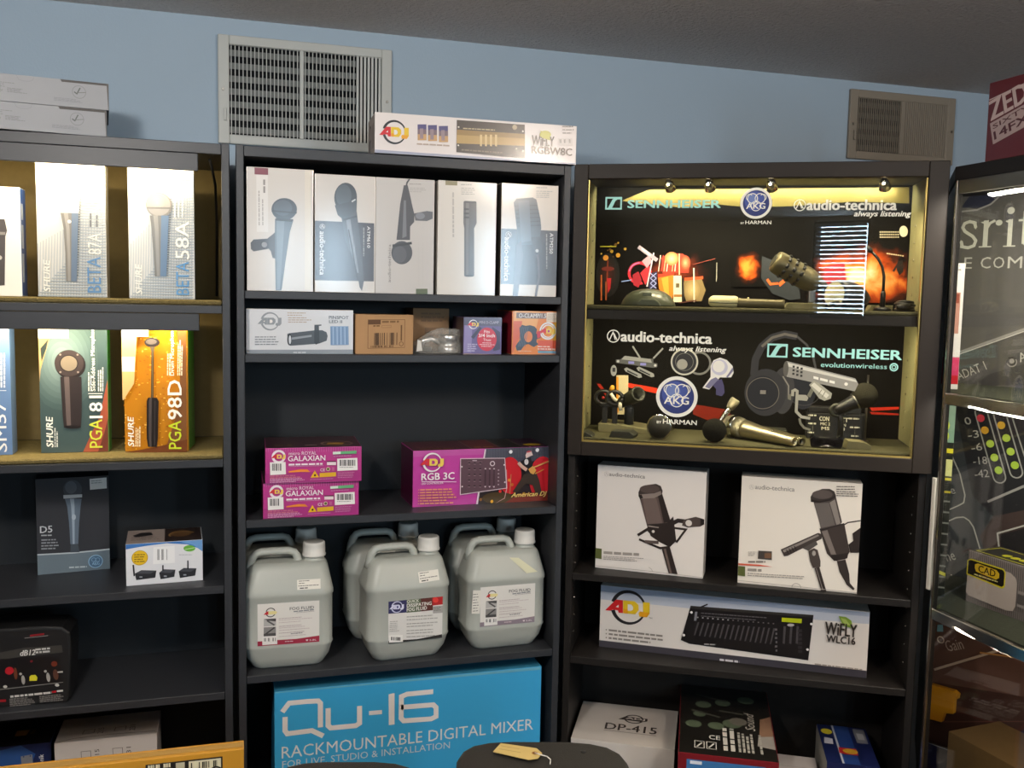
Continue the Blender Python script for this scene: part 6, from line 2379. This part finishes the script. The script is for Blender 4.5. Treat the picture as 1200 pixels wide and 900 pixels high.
# foam-headed microphone on a clip
r = Rel('foam_microphone', 'microphone with olive-black foam head tilted on a clip at the right of the case floor', 'microphone', .655, .115, ZL)
r.part('clip_foot', lambda mb: mb.lathe((0, 0, .0003), (0, 0, .012), [(0, .022), (.6, .022), (1, .012)], BLK, 24))
r.part('clip_stem', lambda mb: mb.tube([(0, 0, .011), (0, 0, .060), (-.006, 0, .078)], [.008, .007, .0075], BLK, 12))
r.part('clip_ring', lambda mb: mb.tube([(-.010 + .017 * math.cos(2 * math.pi * i / 20), -.004 + .004 * math.cos(2 * math.pi * i / 20), .084 + .014 * math.sin(2 * math.pi * i / 20)) for i in range(21)], .0042, DOLIVE, 8))
r.part('body', lambda mb: mb.lathe(r.p(.640, .110, 1.344), r.p(.712, .112, 1.386), [(0, .010), (.15, .0135), (.5, .0165), (.8, .0215), (1, .022)], BLK, 24))
r.part('body_ring', lambda mb: mb.lathe(r.p(.684, .1112, 1.3695), r.p(.6865, .1113, 1.371), [(0, .0208), (1, .0212)], STEEL, 24))
r.part('foam_head', lambda mb: mb.sphere(r.p(.706, .112, 1.385), .0305, mat('olive_black_foam', '#35332a', .95, .1, bump=.9, bscale=600), 26))
r = Rel('stand_rod', 'thin grey upright rod standing behind the foam-headed microphone', 'rod', .722, .180, ZL)
r.part('rod', lambda mb: mb.lathe((0, 0, .003), (0, 0, .168), [(0, .0028), (1, .0024)], STEEL, 10))
r.part('foot', lambda mb: mb.lathe((0, 0, .0002), (0, 0, .004), [(0, .010), (1, .008)], STEEL, 16))
# glossy clip lying in front
mb = MB()
mb.prism([(-.036, .004), (-.032, 0), (.032, 0), (.036, .004), (.038, .022), (.030, .030), (.024, .024), (-.024, .024), (-.030, .030), (-.038, .022)], -.013, .013, mat('glossy_black', '#0f1012', .12, .6), .003, 2)
o = mb.build('spring_clip', None, FC.at(.615, .050, ZL), FC.a)
tag(o, 'glossy black spring clip lying in front of the lettered device', 'clip')
mb = MB()
mb.tube([(-.016, -.014, .003), (0, -.016, .007), (.016, -.014, .003)], .0015, CHROME, 8)
mb.build('wire_spring', o)
block('small olive wedge block at the right front of the lower case floor', .648 + .012, .040, ZL, [(0, 0), (.056, 0), (.058, .010), (.04, .018), (.004, .020)], .045, OLIVE, 4)

# ------------------------------------------------------------------ cabinet D at the right
D_ = empty('glass_cabinet', 'chrome-edged glass cabinet with a large dark audio device poster at the right edge', 'cabinet', (1.8, -.8, 0))
DO = Vector((1.8, -.8, 0))
FOOT = [(1.526, -.43), (1.735, -.165), (1.772, -.185), (2.262, -1.262), (1.526, -1.262)]


def dprism(name, pts, z0, z1, m, bev=.001):
    mb = MB()
    mb.prism([(x - DO.x, y - DO.y) for x, y in pts], z0, z1, m, bev, 1, axis='z')
    return mb.build(name, D_)


def dbox(name, x0, x1, y0, y1, z0, z1, m, bev=.001):
    mb = MB()
    mb.box(x0 - DO.x, x1 - DO.x, y0 - DO.y, y1 - DO.y, z0, z1, m, bev)
    return mb.build(name, D_)


dprism('top_board', FOOT, 1.880, 1.911, mat('black_board', '#1c1a1a', .5, .3))
INN = [(1.536, -.432), (1.735, -.180), (1.755, -.205), (2.235, -1.25), (1.536, -1.25)]
for z in (1.410, .914):
    dprism('shelf', INN, z - .020, z - .004, mat('black_board', '#1c1a1a', .5, .3))
    dprism('shelf_mat', [(x + .003 if i in (0, 4) else x - .006, y) for i, (x, y) in enumerate(INN)], z - .0038, z + .0005, GRC, 0)
    dbox('front_rail', 1.5215, 1.533, -1.262, -.437, z - .026, z, CHROME, .002)
dprism('bottom_deck', INN, .42, .45, mat('black_board', '#1c1a1a', .5, .3))
dprism('plinth', [(1.545, -.44), (1.72, -.20), (2.2, -1.24), (1.545, -1.24)], 0, .42, mat('black_board', '#1c1a1a', .5, .3))
dbox('corner_post', 1.5195, 1.5265, -.4465, -.4395, 0, 1.880, CHROME, .0015)
dbox('header_rail', 1.5215, 1.530, -1.262, -.4475, 1.850, 1.8795, STEEL, .001)
dbox('corner_strip', 1.517, 1.5265, -.4385, -.4270, .955, 1.215, ink('#d9d4c8', 1), .001)
dbox('corner_channel', 1.530, 1.540, -.442, -.432, .45, 1.850, mat('dark_channel', '#262422', .4, .5, metal=.4), .001)
dbox('glass_pane', 1.5275, 1.5305, -1.26, -.4475,   .45, 1.850, GLASS, 0)
mb = MB()
e = Vector((.4206, -.9073, 0))
n_ = Vector((.9073, .4206, 0))
P0 = Vector((1.751, -.2, 0)) - DO
q = [P0 + n_ * .004, P0 + n_ * .014, P0 + e * 1.16 + n_ * .014, P0 + e * 1.16 + n_ * .004]
mb.prism([(v.x, v.y) for v in q], .45, 1.8795, mat('poster_board', '#4d4a47', .5, .4), 0, axis='z')
mb.build('back_board', D_)
mb = MB()
q = [Vector(v) - DO for v in ((1.533, -.427, 0), (1.738, -.168, 0), (1.742, -.172, 0), (1.538, -.430, 0))]
mb.prism([(v.x, v.y) for v in q], .45, 1.8795, BLK, 0, axis='z')
mb.build('end_panel', D_)
# the poster: enlarged picture of an audio interface front, own coordinates s along the board, z up
PL = 1.16
a = Art(PL, 2.0)
a.raw([(0, .915), (PL, .915), (PL, 1.879), (0, 1.879)], '575552')
a.raw([(0, .46), (PL, .46), (PL, .895), (0, .895)], '5a3f36')
a.poly([(0, 1.4), (.01, 1.478), (.20, 1.555), (.5, 1.70), (1.1, 1.95), (1.1, 1.4)], '4c4a48')
a.poly([(0, 1.40), (.2, 1.48), (.2, 1.42), (0, 1.40)], '3b3937')
a.poly([(0, 1.852), (.04, 1.848), (.075, 1.858), (.105, 1.879), (.3, 1.879), (.02, 1.879)], '1e2238')
a.stroke([(0, 1.842), (.04, 1.844), (.072, 1.856), (.096, 1.878)], .004, '9a9894')
# serif lettering
LT = 'cccbbb'


def serif_i(x, w, z0, z1):
    a.rect(x + w * .3, z0, x + w * .68, z1, LT)
    a.rect(x, z0, x + w, z0 + .003, LT)
    a.poly([(x + w * .05, z1 - .004), (x + w * .68, z1 + .001), (x + w * .68, z1 - .008), (x + w * .3, z1 - .008)], LT)


zb, zx = 1.751, 1.817
# s
a.stroke([(.040, 1.800), (.036, 1.813), (.024, 1.816), (.012, 1.812), (.008, 1.802), (.014, 1.792), (.034, 1.779), (.042, 1.768), (.038, 1.756), (.024, 1.751), (.010, 1.754), (.006, 1.768)], .0075, LT)
a.rect(.0045, 1.751, .0075, 1.770, LT)
a.rect(.0385, 1.797, .0415, 1.815, LT)
serif_i(.050, .030, zb, zx)
a.stroke([(.066, 1.795), (.074, 1.810), (.086, 1.816)], .006, LT)
a.ell(.095, 1.810, .008, .007, LT)
serif_i(.108, .028, zb, zx)
a.disc(.121, 1.838, .0085, LT)
a.rect(.150, zb + .006, .160, 1.835, LT)
a.rect(.140, 1.811, .182, 1.816, LT)
a.stroke([(.155, 1.760), (.162, 1.752), (.174, 1.753), (.182, 1.762)], .007, LT)
a.stroke([(.205, 1.79), (.238, 1.79), (.236, 1.808), (.222, 1.817), (.206, 1.805), (.202, 1.783), (.210, 1.760), (.226, 1.752), (.240, 1.762)], .008, LT)
# THE COMPANY line as far as it shows
CC_ = 'bcbbb0'


def caps(t, x0, x1, z0, z1):
    a.text(t, (x0, z0), (x1, z0), z1 - z0, CC_)


caps('E', .018, .037, 1.699, 1.727)
caps('C', .058, .082, 1.699, 1.727)
caps('O', .088, .114, 1.699, 1.727)
caps('M', .122, .155, 1.699, 1.727)
a.stroke([(.012, 1.485), (.169, 1.552), (.5, 1.70)], .006, '8d8a84')
a.stroke([(.012, 1.480), (.169, 1.547), (.5, 1.69)], .002, 'c9c6be')
a.text('ADAT 1', (.023, 1.417), (.090, 1.450), .022, 'b5b3a9')
a.text('A', (.166, 1.472), (.184, 1.480), .022, 'b5b3a9')
a.disc(.147, 1.472, .013, '2b2a28')
a.ring(.147, 1.472, .011, .003, '8d8a84', 200, 400)
a.disc(.147, 1.474, .006, '8f8c86')
# meter section
a.poly([(0, .9155), (.24, .9155), (.30, 1.0), (.30, 1.385), (0, 1.385)], '34393c')
a.poly([(.020, 1.345), (.05, 1.385), (.40, 1.385), (.40, 1.10), (.128, 1.085), (.075, 1.13)], '1c1c1f')
a.poly([(.128, 1.085), (.40, 1.20), (.40, 1.00), (.13, .95), (.10, 1.03)], '40322e')
a.stroke([(.113, 1.120), (.193, 1.172), (.4, 1.27)], .006, '9a9892')
for (x0, z0), (x1, z1), dots in (((.083, 1.342), (.137, 1.186), ((.083, 1.327, 'e04050'), (.095, 1.298, 'e0a830'), (.110, 1.266, 'b4cf4a'), (.122, 1.233, 'b4cf4a'), (.134, 1.203, 'a8c840'))),
                                 ((.118, 1.370), (.175, 1.205), ((.133, 1.315, 'e0b030'), (.147, 1.285, 'b4cf4a'), (.159, 1.253, 'b4cf4a'), (.171, 1.221, 'a8c840'))),
                                 ((.155, 1.385), (.215, 1.225), ())):
    d = Vector((x1 - x0, z1 - z0)).normalized()
    nn = Vector((-d.y, d.x)) * .0145
    A0_, A1_ = Vector((x0, z0)), Vector((x1, z1))
    cap1 = [A1_ + nn * math.cos(t) + d * (.0145 * math.sin(t)) for t in [math.pi * k / 8 for k in range(9)]]
    cap0 = [A0_ - nn * math.cos(t) - d * (.0145 * math.sin(t)) for t in [math.pi * k / 8 for k in range(9)]]
    a.stroke([tuple(v) for v in cap1 + cap0], .0032, 'a5a49d', closed=True)
    for x, z, c in dots:
        a.disc(x, z, .0095, c)
for t, x, z in (('0', .050, 1.305), ('-3', .058, 1.272), ('-6', .068, 1.241), ('-18', .074, 1.208), ('-42', .080, 1.176)):
    a.text(t, (x, z), (x + (.014 if len(t) == 1 else .026 if len(t) == 2 else .034), z + .007), .019, 'b5b3a9')
a.stroke([(.0, 1.262), (.015, 1.231), (.042, 1.18), (.058, 1.127), (.056, 1.108), (.045, 1.099), (.0, 1.07)], .0035, 'b5b3a9')
a.text('se', (.014, 1.120), (.035, 1.128), .014, 'b5b3a9')
a.stroke([(0, 1.040), (.040, 1.066), (.058, 1.071), (.072, 1.065), (.084, 1.050), (.110, .98)], .0035, 'b5b3a9')
a.stroke([(.40, 1.18), (.142, 1.046), (.150, 1.0)], .004, 'b5b3a9')
a.poly([(.40, 1.17), (.148, 1.043), (.155, 1.0), (.40, 1.0)], '1a1718')
a.disc(.015, .995, .018, '24282b')
a.text('Line', (.008, .940), (.047, .958), .026, 'b5b3a9')
a.text('6', (.036, .898), (.048, .903), .018, 'b5b3a9')
a.poly([(0, .868), (.0, .884), (.036, .893), (.060, .886), (.068, .872), (.060, .868), (.036, .876)], '9fc9c6')
for x in (.020, .040):
    a.stroke([(x, .870), (x + .002, .892)], .0015, '34393c')
# foot of the poster, below the lower shelf
a.poly([(.010, .758), (.026, .762), (.024, .780), (.010, .776)], '78b4cc')
a.ring(.021, .739, .008, .003, 'c9bdb0')
a.text('Gain', (.041, .713), (.082, .733), .028, 'b9aaa0')
a.stroke([(.009, .655), (.161, .752)], .006, 'b9a898')
a.poly([(.0, .46), (.5, .46), (.5, .70), (.0, .62)], '3a221c')
a.stroke([(0, .51), (.3, .62)], .003, '5a3a30')
a.stroke([(.12, .735), (.4, .78)], .004, 'b9864a')
PO = Vector((1.751, -.2, 0)) - DO
a.build('poster', D_, PO, e, (0, 0, 1), -n_, eps=-.001, dz=.00012)
# yellow plastic bracket
mb = MB()
mb.prism([(.0, .0), (.034, .004), (.040, .030), (.062, .036), (.063, .080), (.070, .078), (.071, .090), (.060, .096), (.0, .094)], 0, .018, mat('amber_bracket', '#c98a18', .4, .4), .002, 2)
o = mb.build('yellow_bracket', D_)
ang = math.atan2(e.y, e.x)
pp = PO + e * .009 - n_ * .024
o.location = (pp.x, pp.y, .525)
o.rotation_euler = (0, 0, ang)
light('cabinet_light', 'AREA', (1.565, -.85, 1.843), 6.5, (1.0, .92, .80), (1.85, -.80, 1.35), (.70, .012))
light('cabinet_light', 'AREA', (1.565, -.85, 1.382), 3.0, (1.0, .93, .82), (1.85, -.80, 1.05), (.70, .012))

light('cabinet_light', 'AREA', (1.565, -.85, .886), 1.1, (1.0, .80, .62), (1.85, -.80, .60), (.70, .012))  # unseen light, added to brighten the foot of the poster

# stock inside the cabinet
o = carton('slim_carton', 'narrow white carton with pink foot standing in the cabinet corner, upper level', 'box', FD, 0, 0, 1.4110, .036, .022, .292, ink('#e2dfda', 1))
o.location = (1.604, -.364, 1.4110)
o.rotation_euler = (0, 0, R(-41.5))
a = Art(.036, .292, gloss=1)
a.rect(0, .03, .036, .075, 'd03a6a')
a.rect(0, .012, .036, .032, 'c01f30')
a.rect(.008, .13, .03, .225, 'b98a7a')
a.rect(.010, .20, .028, .222, '8a4a3a')
a.rect(.016, .10, .018, .22, '6a5a54')
a.words(.006, .275, .03, 2, .009, .004, '9a9894', 3)
on_front(a, o)
o = carton('slim_carton', 'narrow black carton with yellow bands standing in the cabinet corner, lower level', 'box', FD, 0, 0, .9150, .032, .022, .458, ink('#20241f', 1))
o.location = (1.606, -.364, .9150)
o.rotation_euler = (0, 0, R(-41.5))
a = Art(.032, .458, gloss=1)
a.rect(0, .37, .032, .458, '7fa08a')
for z in (.41, .385):
    a.ell(.016, z, .005, .010, 'c8d84a')
a.rect(0, .345, .032, .356, 'd8cf30')
a.rect(0, .29, .032, .330, 'd8d890')
a.rect(0, .28, .032, .286, 'd8cf30')
a.rect(0, .25, .032, .255, 'c8b830')
for k in range(9):
    a.rect(0, .02 + .026 * k, .032, .024 + .026 * k, '7d807a')
a.poly([(0, .06), (.032, .05), (.032, .058), (0, .068)], 'c8c830')
on_front(a, o)
SILV = mat('silver_grey_card', '#8f8583', .45, .4)
o = carton('small_microphone_box', 'grey ribbed mic box with yellow and black oval badge in the right cabinet', 'box', FD, -.022, .117, .9147, .225, .10, .122, SILV, 6, None, dict(top=ink('#2a2824')))
a = Art(.225, .122, gloss=1)
for k in range(42):
    a.rect(.0015 + .0053 * k, 0, .004 + .0053 * k, .122, '6b6362')
a.raw([(.002 + 0, .022), (.003, .092), (.09, .100), (.116, .100), (.130, .092), (.134, .080), (.134, .030), (.128, .016), (.112, .012), (.010, .016)], ink('#b9aca6', 1))
a.poly([(0, .098), (.0, .064), (.098, .058), (.104, .064), (.104, .098), (.098, .104), (.01, .104)], 'd8cc28')
a.poly([(.003, .098), (.003, .067), (.096, .062), (.101, .067), (.101, .096), (.096, .101), (.01, .101)], '1f1a16')
a.poly([(.022, .086), (.026, .078), (.080, .074), (.088, .080), (.088, .090), (.080, .096), (.030, .098), (.022, .094)], 'd8b428')
a.text('CAD', (.032, .079), (.078, .077), .016, '3a2a10', bold=.03)
a.words(.022, .069, .085, 1, 1, .003, 'd8cc88', 3, ragged=0)
a.rect(.138, .06, .225, .066, '9a9290')
a.rect(.138, .030, .225, .036, '9a9290')
a.rect(.138, .038, .225, .058, '55504f')
on_front(a, o)
a = Art(.225, .10, gloss=1)
a.stroke([(.012, .012), (.213, .012), (.213, .088), (.012, .088)], .004, 'c8c428', closed=True)
for k in range(3):
    a.ell(.07 + .022 * k, .04, .010, .012, 'c8c428')
a.words(.14, .03, .20, 2, .02, .006, 'c8c4b8', 3)
on_top(a, o)
o = carton('tan_carton', 'flat tan carton on the bottom deck of the right cabinet', 'box', FD, -.043, .112, .4505, .30, .165, .136, mat('tan_card', '#6a5535', .75, .2, noise=.12, nscale=60), 5)
a = Art(.30, .165)
a.words(.20, .03, .27, 2, .012, .004, '7a5f38', 3)
on_top(a, o)

# crimson mixer carton on top of the cabinet
o = carton('mixer_box', 'crimson carton with white diagonal lettering on top of the right cabinet', 'box', FD, .072, .004, 1.9112, .40, .24, .163, ink('#58191f', 1))
a = Art(.40, .163, crop(960, 60, 5, [(1160, 98), (1200, 92.5), (1200, 185.5), (1154.5, 188)]), [(0, .163), (.100, .163), (.100, 0), (0, 0)], gloss=1)
W_1, W_2 = 'bda8a4', 'a8938f'
a.poly([(1003, 408), (1420, 225), (1420, 355), (1022, 536)], W_2)
a.text('ZED', (1010, 392), (1212, 303), 100, W_1, bold=.045)
a.stroke([(998, 278), (1420, 80)], 5, W_1)
a.text('SIXTY', (1022, 444), (1222, 352), 26, '4a1a20', bold=.02)
a.text('14FX', (1032, 508), (1225, 418), 46, '4a1a20', bold=.05)
on_front(a, o)

# ------------------------------------------------------------------ in front of the shelves
o = carton('cardboard_carton', 'tall golden cardboard carton with black and white shipping label at the bottom left corner', 'box', FA, -.56, -.535, 0, .566, .034, .808, mat('golden_cardboard', '#c08a2c', .35, .4, coat=.35, coat_rough=.18, noise=.06, nscale=20), -.3)
a = Art(.566, .808)
a.rect(.405, .70, .530, .799, '1d1915')
a.rect(.408, .702, .447, .788, 'd8cfae')
a.bars(.409, .7905, .446, .7975, 'd8cfae', 3, 9)
a.rect(.4535, .776, .468, .7965, 'b9b296')
a.rect(.4745, .776, .5275, .7965, 'd8cfae')
a.bars(.478, .7815, .525, .7935, '2a2418', 5, 18)
a.rect(.451, .702, .5275, .774, 'd8cfae')
a.ring(.519, .772, .0095, .003, '1d1915')
a.bars(.42, .71, .50, .755, '2a2418', 8, 26)
on_front(a, o)
a = Art(.566, .034)
a.raw([(.002, .008), (.564, .008), (.564, .027), (.002, .027)], mat('parcel_tape', '#b08a4a', .18, .5, coat=.5))
oo = on_top(a, o, 'tape')
oo['label'] = 'glossy strip of parcel tape'


def speaker(label, pts, ang, loc, zt, group):
    r = empty('loudspeaker', label, 'loudspeaker', (loc[0], loc[1], 0), ang, group)
    mb = MB()
    mb.prism(pts, .0, zt, mat('textured_black', '#2a2825', .5, .4, bump=.25, bscale=500), .014, 4, axis='z')
    mb.build('cabinet', r)
    return r


gs = 'black loudspeakers in front of the bookcases'
OUT = [(-.150, -.10), (-.149, .03), (-.140, .06), (-.122, .082), (-.092, .095), (-.05, .100), (.05, .100), (.092, .094), (.122, .080), (.142, .055), (.151, .02), (.152, -.10), (.11, -.22), (-.11, -.22)]
r = speaker('black loudspeaker top with a paper tag, in front of the blue mixer carton', OUT, R(-15), (.497, -.716), .802, gs)
mb = MB()
mb.box(-.040, .046, -.055, -.028, .8015, .806, mat('handle_recess_dark', '#121211', .35, .5), .002, 2)  # dark bar stands in for the shaded handle recess
mb.build('handle', r)
for q in ((-.055, .045), (.075, .055)):
    mb = MB()
    mb.lathe((q[0], q[1], .8018), (q[0], q[1], .8035), [(0, .005), (.6, .005), (1, .003)], BLK, 12)
    mb.build('screw', r)
r2 = speaker('plain black loudspeaker top, only its rim showing below the blue mixer carton', [(x * .86, y) for x, y in OUT], R(-14), (.158, -.702), .800, gs)
mb = MB()
mb.lathe((.06, .06, .7998), (.06, .06, .8014), [(0, .006), (.6, .006), (1, .004)], BLK, 12)
mb.build('screw', r2)
# paper tag on the loudspeaker
mb = MB()
tg = [(-.043, -.016), (-.040, .019), (.026, .022), (.040, .008), (.038, -.012), (.024, -.022)]
mb.prism(tg, 0, .0012, mat('manila_paper', '#cdb472', .7, .2, noise=.05, nscale=60), 0, axis='z')
o = mb.build('price_tag', None, (.467, -.668, .8066), R(-34))
o.location = (.470, -.664, .8066)
tag(o, 'cream manila price tag with string on the black loudspeaker', 'tag')
a = Art(.2, .2)
a.raw([(0, 0)] and [(.0, .010), (.040, .010), (.040, .0114), (.0, .0114)], 'a08850')
a.raw([(.0, .022), (.034, .022), (.034, .0234), (.0, .0234)], 'a08850')
a.disc(.064, .017, .0055, '9a6a34')
a.disc(.064, .017, .0020, '2a2418')
a.build('writing', o, (-.036, -.014, .0012), (1, 0, 0), (0, 1, 0), (0, 0, 1), clip=False, eps=.0003)
mb = MB()
mb.tube([(.028, .003, .0022), (.040, -.004, .004), (.052, -.004, .003), (.060, -.010, .0015), (.062, -.020, -.002)], .0011, ink('#e6e2d8'), 6)
mb.build('string', o)
